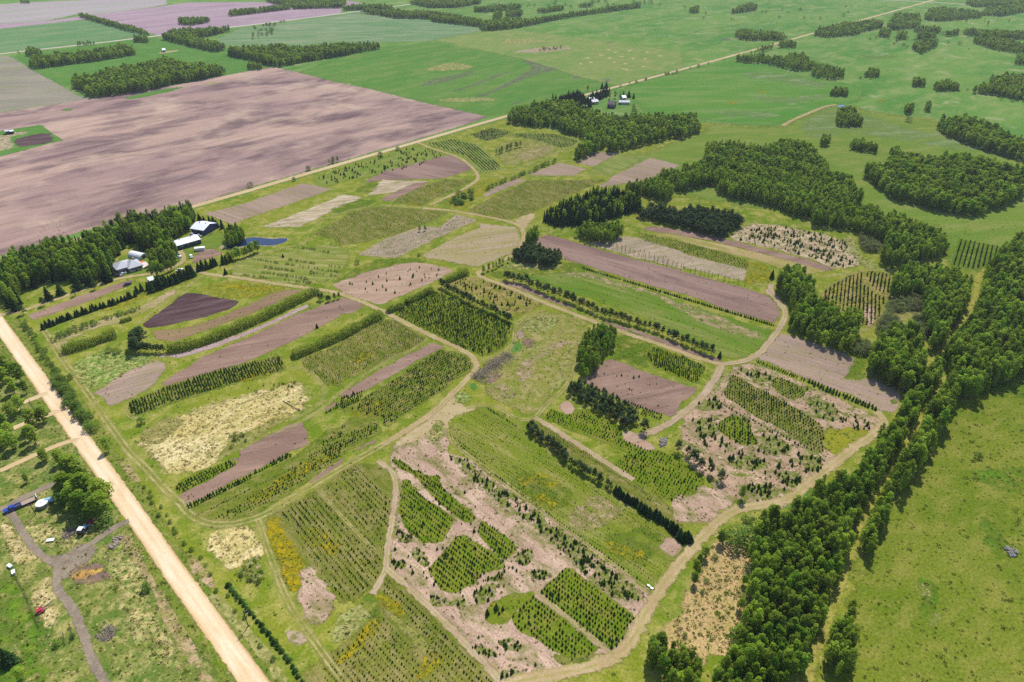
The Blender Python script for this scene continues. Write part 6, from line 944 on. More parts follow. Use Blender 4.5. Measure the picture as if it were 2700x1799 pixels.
('roadside belt along the far road','p',9,4.8,0,'-712.3,1126.9 -707.6,1151.8 -685.3,1179.7 -662.6,1164.1 -683.1,1140.8','-690.1,1091.7 -685.5,1115.8 -663.9,1142.8 -641.9,1127.7 -661.8,1105.1'),
('small wood at the stubble field corner','p',9,4.8,0,'-726.2,1065.8 -745.1,1107 -719.7,1098 -699.8,1063.2','-703.5,1032.5 -721.8,1072.3 -697.2,1063.7 -678,1029.9'),
('thin belt along the stubble field','p',7,4.8,0,'-783.8,1032.5 -761.8,1063.5 -747.9,1093.4 -735.3,1077.1 -755.3,1053.4 -776.6,1021.9','-764.7,1007.4 -743.2,1037.6 -729.7,1066.8 -717.4,1050.9 -736.9,1027.8 -757.7,997'),
('twin bluffs on the far road','p',10,4.8,0,'-625.1,1183.2 -644.9,1239 -616.8,1232.6 -594,1177.4','-603.4,1142.1 -622.5,1196 -595.4,1189.8 -573.4,1136.5'),
('bluff in the mauve fallow','p',11,4.8,0,'-628.2,1374.3 -658.5,1447.8 -630.5,1449 -599.1,1450.3 -581.4,1404.1 -600,1366.4','-604.2,1321.8 -633.3,1392.4 -606.4,1393.6 -576.2,1394.9 -559.2,1350.5 -577.1,1314.2'),
('belt on the mauve fallow','p',11,4.8,0,'-580.7,1494.6 -598.1,1558 -546.7,1607.7 -501.6,1673 -481.5,1601.1 -567.6,1488.8','-558.6,1437.5 -575.2,1498.4 -525.8,1546.3 -482.4,1609.1 -463.1,1539.9 -545.9,1431.9'),
('wood on the upper edge beyond the mauve fallow','p',11,4.8,0,'-600.2,1752.9 -543.8,1821.1 -414.6,1797.6 -380.5,1713.7 -378.4,1630.5 -408.8,1621.6 -472.8,1601.5 -500.4,1654.9','-577.3,1685.9 -523,1751.5 -398.8,1729 -365.9,1648.3 -363.9,1568.2 -393.1,1559.6 -454.8,1540.3 -481.3,1591.7'),
('small bluff at the ploughed field corner','p',8,4.8,0,'-367.1,976.1 -374,1010.2 -352,1000.5 -346.9,976.7','-356.9,949 -363.6,982.1 -342.3,972.7 -337.3,949.6'),
('bush clump on the farthest corner','p',9,4.8,0,'-1109.1,1671.9 -1136.9,1719.7 -1117.5,1720.7 -1087,1673','-1074.4,1619.7 -1101.4,1665.9 -1082.6,1666.9 -1053,1620.7'),
('poplar in the grove left of the rounded plot','p',13,4.4,1,'152.8,344.2 159.2,361.3 171.2,375.3 177.7,373.4 179.7,355.6 173.5,341.4 178.1,328.4 183.1,323.6 178.6,310.6 169.4,294.2 165.4,299.7 158.9,303 150.6,310.2 154.7,327.4 156.1,339.1','145.9,328.7 152,345 163.4,358.3 169.7,356.5 171.5,339.6 165.7,325.9 170.1,313.5 174.9,309 170.6,296.5 161.8,280.9 157.9,286.2 151.7,289.3 143.8,296.2 147.7,312.6 149.1,323.8'),
('tall poplar at the tip of the grove','p',13,4.2,1,'168,291.4 177.7,309.7 185.8,319.4 188.2,311 177.8,294.2 170.4,286','160.4,278.2 169.7,295.7 177.4,305 179.7,296.9 169.8,281 162.7,273.1'),
('poplar wood behind the buff scrub','p',13,4.4,1,'216.9,338.1 229,360.3 244.1,380.3 252.6,386.5 265.7,386.7 279.4,384.8 280.2,364.3 262.8,338.7 250,319 236.9,306.8 226,295.2 216.9,285.2 212.4,285.5 217.5,295.4 223.9,315.6 235.6,335.3 234.8,343.5 223.8,338.2','207.1,322.9 218.7,344 233.1,363.1 241.2,369.1 253.7,369.2 266.8,367.4 267.5,347.9 250.9,323.4 238.7,304.6 226.2,292.9 215.8,281.9 207.1,272.3 202.8,272.6 207.6,282 213.8,301.4 224.9,320.2 224.2,328 213.7,322.9'),
('poplar in the rounded wood beside the vivid bite','p',14,4.4,1,'176.1,271 179,278.9 187.3,292.6 198.4,301.4 211.5,303 213,292.6 206.2,279.2 198.2,263.9 188,255.3 182.2,257.5 179.5,263.7','167.5,257.8 170.3,265.3 178.2,278.3 188.7,286.7 201.2,288.3 202.6,278.3 196.1,265.6 188.6,251.1 178.8,242.9 173.3,245 170.8,250.9'),
('grey willow bushes beside the rounded wood','g',5,3.2,1,'174.2,285.1 180.4,295.7 186.3,293 181.1,282.5','171.1,280.1 177.2,290.5 183.1,287.9 177.9,277.6'),
('grey willow scrub in the buff clearing','g',4.5,3.2,1,'210.2,325.2 217.7,338.5 229,343.8 241,345.7 232.3,328.7 224.1,328.6','206.9,320.1 214.3,333.2 225.5,338.4 237.2,340.3 228.7,323.6 220.6,323.5'),
('grey willow scrub below the buff clearing','g',5,3.2,1,'193.1,301.9 205.9,319.6 212.4,321.3 209.8,308.2 197.8,300.1','189.7,296.7 202.3,314.1 208.7,315.7 206.1,302.9 194.3,294.9'),
('grey willow scrub beside the poplar wood behind','g',4.5,3.2,1,'215.6,309.8 224.2,322.2 227.4,319.1 219.1,298.2 213.6,301','212.3,305 220.7,317.2 223.9,314.1 215.6,293.6 210.2,296.3'),
('grey willow scrub at the swale','g',4.5,3.2,1,'234.9,418.3 241.7,432.8 247.1,428 251.8,420.9 241.5,404.8 232.9,404.6','231.2,411.8 237.9,426 243.2,421.3 247.9,414.3 237.7,398.4 229.2,398.3'),
('tall poplar wood along the right edge','p',14,4.6,2,'287,366 291.4,376.5 320.5,402.4 342.3,420.4 349.3,423.3 393.7,437.5 283.5,280 252.6,271.4 247.5,268.1 240.2,263.2 215.3,250.3 207.6,249.9 195.6,234.9 177.4,213.8 169.6,208 170.8,207.9 166.3,201.7 158.2,195 152.2,188.4 149.8,190.2 152.8,197.6 159.1,207.8 174.1,219.5 205.5,257.2 213.4,266.7 220.1,284.5 229.8,295.5 242.5,308.6 256.7,322.6 275.5,346.1','273.1,348.2 277.2,358.2 304.9,382.8 325.6,399.9 332.3,402.7 374.6,416.3 269.7,266.4 240.4,258.2 235.5,255 228.5,250.4 204.9,238.1 197.5,237.7 186.1,223.4 168.8,203.4 161.3,197.8 162.5,197.8 158.2,191.9 150.5,185.5 144.8,179.2 142.6,180.9 145.3,188 151.3,197.7 165.6,208.8 195.5,244.7 203,253.8 209.4,270.7 218.7,281.2 230.7,293.6 244.2,306.9 262.1,329.3'),
('poplar belt between the two grassy lanes','p',12,4.2,2,'150.2,207.8 157.9,220.5 172.6,234.3 183.9,247.1 193.8,255.9 202.8,266.6 215.8,280.6 210.6,266.7 190.5,241.6 174.7,223.3 161,207.9','143.9,199.1 151.3,211.3 165.4,224.6 176.3,236.8 185.7,245.3 194.3,255.5 206.8,268.9 201.8,255.6 182.5,231.5 167.4,214 154.3,199.2'),
('poplar in the large wood beside the buff marsh','ppppppppppg',12,4.2,2,'117.9,186.8 122.3,193.6 130.8,192.9 135.8,195.3 141.8,201.1 147,207.7 159.7,207.8 152,196.6 147.1,190.9 139.5,183.9 133.5,178 128.4,172.3 123.3,164.1 117.2,155.7 111.5,146.7 105.1,140.4 97.8,128.7 92.7,121.3 89.8,117 79.6,109 71.1,100.7 54.5,100.6 58.9,110.3 63.4,116.4 67.6,118.7 71.2,127.5 75.5,132.6 77.7,138 82,149.4 84.3,158 89,168.7 93.9,173.7 101.5,173.9 106,177.5 113.8,181','113,179 117.2,185.5 125.3,184.8 130.2,187.2 135.9,192.7 140.9,199 153,199.1 145.7,188.4 140.9,183 133.7,176.3 128,170.6 123,165.1 118.1,157.3 112.3,149.2 106.9,140.6 100.7,134.5 93.7,123.3 88.8,116.2 86.1,112.1 76.3,104.5 68.2,96.5 52.2,96.4 56.5,105.7 60.8,111.5 64.7,113.8 68.3,122.2 72.4,127.1 74.4,132.2 78.6,143.2 80.8,151.4 85.3,161.6 90,166.4 97.2,166.6 101.5,170.1 109.1,173.5'),
('poplar in the narrow wood right of the grassy lane','p',11,4,2,'136.3,176.6 139.3,182.7 149.9,192.1 148.8,188 141.1,176.6 136.4,168.9 133.2,167.5 129.1,159.6 120.5,156.4 124.1,163.6 131.4,173.7','131.1,169.8 134,175.8 144.2,184.7 143.1,180.8 135.7,169.9 131.2,162.4 128.1,161.1 124.1,153.5 115.9,150.4 119.4,157.3 126.4,167.1'),
('poplar in the last clump right of the grassy lane','p',11,3.8,1,'94.8,115.5 96.4,120.9 101.5,126.9 109.1,134.1 105.9,125.3 102,116.6 96.5,113.2','91.2,111.1 92.7,116.3 97.6,122 104.9,129 101.9,120.5 98.1,112.2 92.8,108.9'),
('poplar in the rounded clump at the lower edge','p',11,3.8,1,'40.9,116.6 42.2,120.6 47.6,123.2 52.7,121.1 55.4,120.7 57,115.9 54.5,110.3 52.5,104.6 47.9,108.8 45.3,113','39.4,112.1 40.6,116 45.8,118.5 50.7,116.5 53.3,116.1 54.8,111.5 52.4,106.1 50.5,100.6 46,104.7 43.5,108.7'),
('poplar in the grove beside the square mauve bed','p',10,4,1,'32.9,273.2 34.4,286.8 40.3,301 44.6,305.6 53.3,305.7 54.7,296.4 51.7,286.4 47,283.7 45.5,277.2 42.5,269.6 36.9,264.3 33.2,261.9 33.2,270.7','31.7,263.7 33.2,276.8 38.9,290.6 43.1,295 51.5,295.1 52.8,286.1 49.9,276.5 45.3,273.9 43.9,267.5 41.1,260.2 35.6,255.1 32.1,252.8 32.1,261.3'),
('dark pine in the clump below the lane junction','n',7.5,3,1,'0.8,390.1 1.7,404.5 13.6,411.7 21.1,404.8 26.6,400.6 31.4,400.7 32,388.5 23,381.3 15.7,384.1','0.8,380 1.7,393.9 13.2,400.9 20.5,394.2 25.9,390.2 30.6,390.3 31.1,378.4 22.4,371.4 15.3,374.1'),
('poplar beside the lane junction','p',9,3.4,1,'8.3,413.9 9.8,432.3 17.2,437.4 18.1,426.6 14.8,415.1','8,400.9 9.5,418.8 16.7,423.7 17.5,413.2 14.4,402.2'),
('yard tree beside the gravel road at the left edge','b',11,6.5,1,'-242.3,243.2 -256.5,266.7 -249.9,267.4 -246.7,273.6 -233.7,262.1 -220.2,243.4 -227.5,245','-233,233.9 -246.7,256.5 -240.3,257.1 -237.3,263.2 -224.8,252.1 -211.8,234.1 -218.8,235.6'),
('big yard tree among the left farm lanes','b',10,7,1,'-226,220.5 -228.6,234.4 -232.2,241.9 -223.7,244.4 -216.3,234.5 -211.5,233.9 -208.6,233.9 -195.6,224.6 -189.6,215.2 -185.5,204.8 -171.3,198.7 -188.6,199.4 -206.1,199.3 -212,199.4','-218.1,212.8 -220.7,226.2 -224.1,233.5 -216,235.9 -208.8,226.3 -204.2,225.8 -201.4,225.8 -188.8,216.8 -183,207.7 -179.1,197.7 -165.4,191.8 -182.1,192.5 -198.9,192.3 -204.6,192.4'),
('large spreading yard tree above the red car','b',11,5,1,'-174,178.2 -175.4,188.4 -179,194.7 -178.1,198.4 -171.5,199.1 -160.6,189.3 -152.1,178.7 -151.6,173.5 -157.1,173.3 -164.1,174.2','-167.3,171.4 -168.7,181.2 -172.1,187.3 -171.3,190.8 -164.9,191.5 -154.4,182 -146.3,171.9 -145.8,166.9 -151.1,166.7 -157.8,167.5'),
('dark pine in the clump left of the square mauve bed','n',5.2,2.8,1,'25.8,249.7 27.5,255.4 32.2,257.7 42.6,251.6 48.4,244.5 51.9,240.7 54.7,237.1 55.9,232 54.3,226 49.8,225 45.4,230.9 39.5,235.9 33.5,241.1','25.3,245.2 27,250.8 31.6,253.1 41.8,247 47.6,240 51,236.4 53.7,232.8 54.9,227.8 53.3,221.9 48.9,220.9 44.6,226.7 38.8,231.7 32.9,236.7'),
]
LINES = [
('spruce','spruce in the file beside the farm wood','spruces beside the farm wood',4,7,0.4,'-224.3,448.1 -216.5,441.7 -202.5,434.3'),
('spruce','spruce in the short file above the pond','spruces above the pond',4,7,0.4,'-195.7,430.7 -190,428.8'),
('spruce','tall spruce in the tangled belt below the pond','belt below the pond',2.2,7,0.4,'-193,369.6 -185.6,375.7 -179.1,382.9'),
('poplar','small poplar in the tangled belt below the pond','belt below the pond',2.2,7.5,0.4,'-179.1,382.9 -172.1,389.2 -166,396.4'),
('spruce','dark spruce in the shelterbelt below the driveway','driveway shelterbelt',2.2,7.5,0.4,'-209.5,343.5 -202.4,351.6 -194,362.9'),
('spruce','dark spruce behind the shelterbelt by the driveway','driveway shelterbelt',2.4,7.5,0.4,'-208.1,347 -202.2,355.3 -195.7,364.8'),
('spruce','spruce at the head of the driveway file','driveway file',2.4,6,0.4,'-217.5,340.8 -214.5,344.3 -210.7,347'),
('spruce','spruce in the long file beside the narrow mauve bed','file beside the narrow bed',1.8,4.6,0.4,'-248.7,301.5 -242.2,310.5 -234.6,318.3 -225.8,326.4 -216.9,336.8'),
('spruce','bigger spruce at the gate end of the driveway','driveway gate spruces',5,8,0.4,'-281.5,324.1 -275.5,320.9'),
('pine','young pine along the driveway','driveway pines',6,5.5,0.4,'-268.6,316.3 -265.1,321.1 -262.6,325.1'),
('pine','young pine along the driveway','driveway pines',9,4.5,0.4,'-260.4,332.6 -251.7,337.8 -245.3,344.8'),
('spruce','spruce at the lawn edge of the farm wood','spruces at the farm wood edge',7,10,0.4,'-264.5,332.5 -260.1,339.4 -246.9,351 -242.4,355.7'),
('pine','tall dark pine at the corner of the willow hedge','corner pines of the willow hedge',1.8,9,0.4,'-189,279.4 -191,284 -192.6,289.4 -189.7,288.1'),
('pine','dark pine joining the willow hedge','corner pines of the willow hedge',1.8,5.5,0.4,'-186.7,280.1 -183,280.8 -179.1,280.2 -175.3,280'),
('spruce','lone spruce beside the orchard track','lone orchard spruce',3,5.5,0.4,'-175.4,365.6 -175.5,365.8'),
('pine','dark bushy pine below the yellow flowering plot','pines below the yellow plot',2.2,5,0.4,'-110.4,334.4 -105.6,332 -101.3,334.5 -99.1,336.2'),
('pine','pine in the long open row above the mauve strip','long pine row',2.7,6.5,0.4,'-4.3,360.6 1.9,357.9 10.5,352.5 20.5,342.9 31.7,334.5 37.9,328.8 44.4,323.2'),
('pine','pine in the long open row above the mauve strip','long pine row',2.8,6,0.4,'46.9,320.1 53.6,315.5 61.1,312.5 68.9,306.6 75.4,303.8 81.8,296.7 87.6,291.9 92.2,287.8 100.8,280.6'),
('spruce','spruce ending the long pine row','long pine row',6,4,0.4,'103.8,278.1 106.8,275.5'),
('pine','dark pine in the row dividing dense block and rusty plot','dividing pine row',2.4,5.5,0.4,'-41.9,350.1 -35.4,343.9 -27.3,335.4 -18.6,328.1 -14.4,324.1 -7.8,317.9 -0.9,311.8'),
('poplar','young poplar in the file by the lane junction','poplar file by the junction',3.4,5,0.4,'-17.3,369.6 -12.5,374 -7.2,379.7 -2.9,384.3'),
('pine','small pine in the loose hedge along the great strip','loose pine hedge',1.9,4.6,0.4,'6.7,221.2 13.9,213.4 20.9,206.8 22.8,201.4 30.5,194.9 38.3,187.8'),
('pine','small pine in the loose hedge along the great strip','loose pine hedge',3.2,4.5,0.4,'8,222.7 15.2,214.8 22.1,207.3'),
('spruce','tall spruce in the close hedge casting dark shade','close spruce hedge',1.15,4.4,0.4,'40.2,185.4 42,184 44.5,182.2 50.3,175.3 57.3,169.1 61.5,163.1 63.8,161.8'),
('sapling','slender sapling in the file beside the grey-pink plot','sapling file',3.0,3.6,0.4,'41.5,422.6 56.4,413.4 74.1,400.2 88.2,388.6 106,375.2 106,375.2 121.9,366.1 138.5,356'),
('sapling','slender sapling in the second file beside the grey-pink plot','sapling file',3.4,3.2,0.4,'55,418 73.7,404.6 89,392.9 106.8,378.6'),
('poplar','slender tall poplar in front of the grove','slender poplars by the grove',3.2,9,0.4,'154.8,294 156,293 159.6,290.6 161.6,289 162.8,287.2'),
('spruce','lone dark tree beside the flowery square','lone dark tree',3,8,0.4,'157.7,364.3 158,364.6'),
('pine','pine standing right of the dark pine clump','lone pine by the lane',3,8,0.4,'57,221.2 57.1,221.1'),
('pine','pine in the small group at the pink fan','pines at the pink fan',4,6.5,0.4,'69.2,209 72.1,207.7 75,199.4 78.9,196.1 82.5,192.1'),
('poplar','lone round tree on the pink fan','lone tree on the pink fan',3,7,0.4,'88,182.9 88,182.9'),
('poplar','lone poplar at the marsh corner','lone marsh poplar',3,6.5,0.4,'73.9,162 74,162'),
('poplar','poplar in the short file along the marsh','poplar file along the marsh',2.6,5.5,0.4,'62.3,149.4 64.6,151.8 67,155.5'),
('poplar','lone poplar below the marsh file','lone poplar below the file',3,6,0.4,'61.3,144.2 61.4,144.2'),
('poplar','small poplar in front of the wood by the marsh','lone poplars at the wood front',9,6,0.4,'78,144.3 74.1,134.3'),
('bush','shrub in the hedge along the gravel road','roadside shrub hedge',3.2,2.6,0.8,'-263,307.2 -252.2,297.1 -241.8,284.8 -229.2,271.9 -220,262.2'),
('bush','tall shrub in the hedge along the gravel road','roadside shrub hedge',2.6,3.8,1.0,'-216.6,257.5 -208.8,247.4 -201.2,240.9 -194.5,233.7 -186.9,226.7 -179.6,220'),
('bush','second-row shrub in the hedge along the gravel road','roadside shrub hedge',2.6,3.6,1.0,'-213.2,255.2 -203.6,244.1 -194.4,235.7 -185.6,226.7'),
('poplar','lone tree below the roadside shrub hedge','lone roadside tree',3,7,0.4,'-166.5,208 -166.5,208'),
('bush','dark bush at the end of the long spruce block','lone dark bush',3,3,0.4,'-160.4,225 -158.4,225.5'),
('bush','low shrub on the ditch bank of the gravel road','ditch bank shrubs',3.2,1.5,0.6,'-141.7,186.3 -137.9,181.8 -131.5,176 -123.5,167.7 -120,164.3'),
('bush','low shrub lower on the ditch bank of the gravel road','ditch bank shrubs',5,1.4,0.6,'-115.8,160.4 -111.2,156.6 -96.9,141.3 -93.5,138.5 -88.3,133.2 -84.5,130.1'),
('bush','small dark bush near the utility pole','bushes near the pole',4,1.4,0.5,'-76,120.7 -73.6,118.8 -70.9,115.6'),
('spruce','small spruce in the neat file along the right verge','verge spruce file',2.05,1.7,0.1,'-93.6,142.2 -88.9,137.8 -83.6,133 -78.2,127.6 -73,122.7 -68.1,117.9 -65,114.7 -61.9,111.2 -59,108.2'),
('bush','round bush beside the red car','round yard bush',3,5,0.4,'-147.6,168.8 -147.6,168.8'),
('poplar','leafy tree beside the yard gate','gate tree',3,5,0.4,'-189,189.4 -188.9,189.4'),
('bush','dark shrub on the straw meadow by the road','lone meadow shrub',3,3,0.4,'-118.9,140.6 -117.3,140.9'),
('spruce','dark tree at the lower left corner','corner trees',5,7,0.4,'-149.9,114.6 -148,112.9'),
('poplar','leafy tree at the lower left corner','corner trees',5,6,0.4,'-142.1,110.2 -139.1,108.1'),
('bush','scrubby bush beside the yard lane','yard lane scrub',3,2.2,0.4,'-137.9,120.8 -137.4,123.7 -134.9,123.2'),
('bush','bush by the weedy hollow','hollow bush',2.5,3,0.4,'-201.6,279.9 -198.8,278.7'),
('bush','roadside bush on the far road','far road bushes',60,4.5,0.4,'-209.5,515.3 -179.4,530 -174.5,556.9 -157.7,575.1 -106.2,614.6 -119.4,597.3'),
('poplar','bushy tree clump on the far road','far road trees',4,6,0.4,'-160.1,574.3 -153.8,580.3'),
('bush','light green shrub in the row above the pinkish plot','light green shrub row',4,3.4,1.0,'-21,512.7 -12.1,526.1 -1.5,536.6 6.9,545.6 11.9,551.1 18.2,558.5 26,570 36.7,584'),
('poplar','young poplar in the clump below the curving rows','young poplar clump',3,6,1.0,'-15,603.5 -9.8,607.9 -1.9,618.9 6.2,625.8'),
('bush','shrub fringing the far fields','far fringe shrubs',14,3,2,'365.1,1005.1 378.2,995.5 394.5,984.2'),
('bush','grey bush below the little bluff','grey bushes',8,3,2,'521,865.6 531.1,864.3 543.1,857 560,871.3'),
('bush','grey bush at the right meadow','grey bushes of the right meadow',8,3,2,'571.3,821.2 577.4,814.4 585.6,811.1'),
('bush','lone bush in the far meadow','far meadow bushes',30,5,2,'625.1,1195.8 636.8,1185.3 454.6,932.2 470.9,934.5 419.9,722.9'),
('poplar','scattered tree on the far right pasture','far right trees',60,9,3,'880.9,1489.4 887.9,1450 931.8,1471.4 911.8,1413.2 979,1463.5'),
('poplar','pale tree in the far dotted row','far dotted row',16,8,1,'297.3,1698.9 329.2,1674.5 373.9,1651.3 375.1,1626.8'),
('spruce','farm spruce beside the far bungalow','far farm spruces',6,8,0.4,'130.9,827.9 141.4,817.4'),
('poplar','pale willow beside the far bungalow','far farm willows',7,8,0.4,'112.7,813.2 120,816.9 125.5,813.5'),
('poplar','tree at the diagonal road by the far farm','far farm road trees',7,8,0.4,'90.9,852.8 93.4,851.3'),
('spruce','spruce at the diagonal road by the far farm','far farm road spruces',5,8,0.4,'109.3,867.1 115,870.4'),
('bush','bush in the far farm field corner','far farm bushes',8,4,0.4,'134.5,776.7 133.2,751.6'),
('poplar','young tree in the clump at the lane junction plots','junction plot trees',3,5,0.4,'-64.5,431.9 -60.5,432'),
('bush','bush on the headland below the grey-mauve plot','headland bush',3,3,0.4,'-97.7,379.9 -97.3,379.7'),
('bush','lone bush on the headland','lone headland bush',3,2,0.4,'-59.7,391.9 -59.6,391.9'),
('spruce','spruce standing alone in the orchard plot','orchard spruce',3,3.5,0.4,'-147.6,388.9 -147.6,388.9'),
('spruce','small spruce alone above the long spruce block','lone bed spruce',3,3.5,0.4,'-104.6,304.6 -104.6,304.6'),
('bush','bush in the olive pasture corner','pasture bush',3,3,0.4,'192.4,206.8 192.5,206.8'),
('poplar','small tree at the right of the grassy lane','lane trees',4,5,0.4,'108.9,134.3 110.2,136.7'),
('bush','scrub bush at the marsh edge','marsh scrub',3,3.5,1,'89.1,172.1 86,168.6 83.7,164.6'),
('bush','broad round willow at the marsh corner','marsh corner willow',5,6.5,0.5,'79.3,161.6 82.5,160.3 85.1,162'),
('bush','bush in the buff marsh','marsh bushes',14,1.8,4,'73,151.3 75.6,151.9 67.6,138 60.8,131.1 65.4,144.7 62.2,139.1'),
('bush','willow beside the buff marsh','marsh side willows',5,5,1,'71.4,126.1 73.4,125.1 74.4,122.7'),
]
HEDGES = [
('long curved lime-green willow hedge below the tan-brown bed',6.2,5.5,'willow','-173.2,280.9 -164.4,283.6 -153.2,293.3 -139.3,308.7 -128,323.5 -119.1,336 -113.3,343'),
('thick lime-green hedge near the gravel road',5.4,6.5,'willow','-225.1,279.4 -219,283.7 -213.4,289.9 -206.9,294.8'),
('clipped lime-green hedge above the seedling field',5.6,5.5,'willow','-108.9,276.4 -99.8,285 -89.2,294.7 -82,304.9 -71.9,316.3'),
('short grey-green hedge at the lane crossing',4,4,'willow','-68.7,321.1 -61.9,327.6'),
('short grey-green hedge beside the pinkish bed',4,4,'willow','-60,331.7 -53.4,338.5 -47,345.5'),
('short grey-green hedge above the rusty plot',4.4,4.5,'willow','-39.1,357.4 -33.4,363.1 -28,367.9'),
('small lime bush hedge in the weedy rows',2.2,3,'willow','-210.6,308.6 -207.3,311.6'),
]

for s_ in SHEETS:
    o_ = sheet(*s_)
    if s_[0] == 'straw_spot': o_['group'] = 'tan straw spots in the grazed field'
for s_ in PATHS: path(*s_)

# ------------------------------------------------------------------ plant shapes (unit height)
def leaf_quads(cent, nrm, size, rng):
    n = len(cent)
    t = rng.normal(size=(n, 3)); t -= (t * nrm).sum(1, keepdims=True) * nrm
    t /= np.maximum(np.linalg.norm(t, axis=1, keepdims=True), 1e-6)
    b = np.cross(nrm, t)
    s = size * rng.uniform(.6, 1.25, (n, 1))
    s2 = s * rng.uniform(.6, 1.0, (n, 1))
    v = np.stack([cent - t * s - b * s2 * .4, cent + b * s2 * -1.0 + t * .2 * s, cent + t * s + b * s2 * .4, cent + b * s2], 1).reshape(-1, 3)
    f = [(4 * i, 4 * i + 1, 4 * i + 2, 4 * i + 3) for i in range(n)]
    return v, f
def clumps(rng, nc, nl, prof, base, top, crad, size, flat=.75):
    C, N = [], []
    for i in range(nc):
        t = (i + rng.uniform(.1, .9)) / nc
        z = base + (top - base) * t
        r = prof(t); a = i * 2.399 + rng.uniform(-.5, .5)
        rr = r * math.sqrt(rng.uniform(.15, 1.0))
        c = np.array([rr * math.cos(a), rr * math.sin(a), z])
        d = rng.normal(size=(nl, 3)); d /= np.linalg.norm(d, axis=1, keepdims=True)
        d[:, 2] = np.where(d[:, 2] < -.4, -d[:, 2], d[:, 2])
        cr = crad * rng.uniform(.7, 1.25)
        C.append(c + d * np.array([1, 1, flat]) * cr * rng.uniform(.75, 1.05, (nl, 1)))
        nn = d * .65 + np.array([0, 0, .55]) + rng.normal(size=(nl, 3)) * .4
        N.append(nn / np.linalg.norm(nn, axis=1, keepdims=True))
    return leaf_quads(np.vstack(C), np.vstack(N), size, rng)
def tube(p0, p1, r0, r1, n=6):
    p0, p1 = np.array(p0, float), np.array(p1, float)
    d = p1 - p0; d /= np.linalg.norm(d)
    a = np.cross(d, [0, 0, 1.0] if abs(d[2]) < .9 else [1.0, 0, 0]); a /= np.linalg.norm(a); b = np.cross(d, a)
    v = []
    for p, r in ((p0, r0), (p1, r1)):
        for i in range(n):
            t = 2 * math.pi * i / n
            v.append(p + r * (math.cos(t) * a + math.sin(t) * b))
    f = [(i, (i + 1) % n, n + (i + 1) % n, n + i) for i in range(n)]
    return v, f
def join(parts):
    V, F = [], []
    for v, f in parts:
        k = len(V)
        V += [tuple(x) for x in v]; F += [tuple(i + k for i in q) for q in f]
    return V, F
def woody(base, top, r, limbs, rng, spread):
    ps = [tube((0, 0, -.02), (0, 0, top), r, r * .35)]
    for i in range(limbs):
        z = base + (top - base) * (i + .5) / limbs
        a = i * 2.4
        ps.append(tube((0, 0, z), (spread * math.cos(a), spread * math.sin(a), z + spread * .7), r * .45, r * .15, 4))
    return join(ps)
def poplar(seed, wide):
    rng = np.random.default_rng(seed)
    prof = lambda t: wide * max(.1, math.sin(math.pi * min(1, t * .8 + .18))) ** .5
    cr = clumps(rng, 34, 26, prof, .24, .95, wide * .42, .028)
    tr = woody(.3, .85, .014, 6, rng, wide * .6)
    return cr, tr
def bush(seed, wide):
    rng = np.random.default_rng(seed)
    prof = lambda t: wide * (1 - t * t) ** .5
    cr = clumps(rng, 15, 32, prof, .16, .85, wide * .42, .052)
    return cr, woody(.1, .7, .02, 5, rng, wide * .6)
def pine(seed, wide):
    rng = np.random.default_rng(seed)
    prof = lambda t: wide * (1.05 - t) ** .6
    cr = clumps(rng, 18, 36, prof, .32, .93, wide * .45, .034, .6)
    return cr, woody(.25, .9, .016, 6, rng, wide * .7)
def sapling(seed, wide):
    rng = np.random.default_rng(seed)
    cr = clumps(rng, 12, 12, lambda t: wide * (1.1 - t), .18, .97, wide * .7, .035, 1.3)
    return cr, woody(.1, .9, .01, 3, rng, wide)
def spruce(seed, wide, tiers, nb):
    rng = np.random.default_rng(seed)
    V, F = [], []
    def add(q):
        k = len(V); V.extend(q); F.append(tuple(range(k, k + len(q))))
    for i in range(tiers):
        t = i / tiers
        z = .06 + .9 * t
        r = wide * (1 - t) ** .85 + .012
        for j in range(nb):
            a = 2 * math.pi * (j + .5 * (i % 2) + rng.uniform(-.2, .2)) / nb
            rr = r * rng.uniform(.75, 1.15)
            dz = -rr * rng.uniform(.18, .5)
            wd = 1.5 * rr * math.pi / nb
            ca, sa = math.cos(a), math.sin(a)
            h = 1.1 / tiers
            add([(0, 0, z + h), (ca * rr * .6 - sa * wd * .5, sa * rr * .6 + ca * wd * .5, z + dz * .6), (ca * rr, sa * rr, z + dz), (ca * rr * .6 + sa * wd * .5, sa * rr * .6 - ca * wd * .5, z + dz * .6)])
    n = 7
    k = len(V)
    V.extend([(wide * .62 * math.cos(2 * math.pi * i / n), wide * .62 * math.sin(2 * math.pi * i / n), .05) for i in range(n)] + [(0, 0, 1.0)])
    F.extend([(k + i, k + (i + 1) % n, k + n) for i in range(n)])
    return (V, F), tube((0, 0, -.03), (0, 0, .3), .018, .012)

PROTO_COL = {}
PROTO = {}
def proto(kind, builder, variants, leaf):
    PROTO[kind] = []
    c = bpy.data.collections.new('shapes_' + kind)
    for i, args in enumerate(variants):
        cr, tr = builder(*args)
        cm = mesh_from(kind + '_crown', cr[0], cr[1], MATS[leaf])
        tm = mesh_from(kind + '_trunk', tr[0], tr[1], MATS['bark'])
        v, f = join([cr, tr])
        wm = mesh_from(kind, v, f, MATS[leaf])
        wm.materials.append(MATS['bark'])
        mi = np.zeros(len(f), np.int32); mi[len(cr[1]):] = 1
        wm.polygons.foreach_set('material_index', mi)
        PROTO[kind].append((cm, tm, wm))
        o = bpy.data.objects.new('shape_%s_%d' % (kind, i), wm)
        c.objects.link(o)
    PROTO_COL[kind] = c
proto('poplar', poplar, [(1, .16), (2, .19), (3, .14), (4, .17), (5, .21), (6, .18), (7, .15)], 'poplar_leaf')
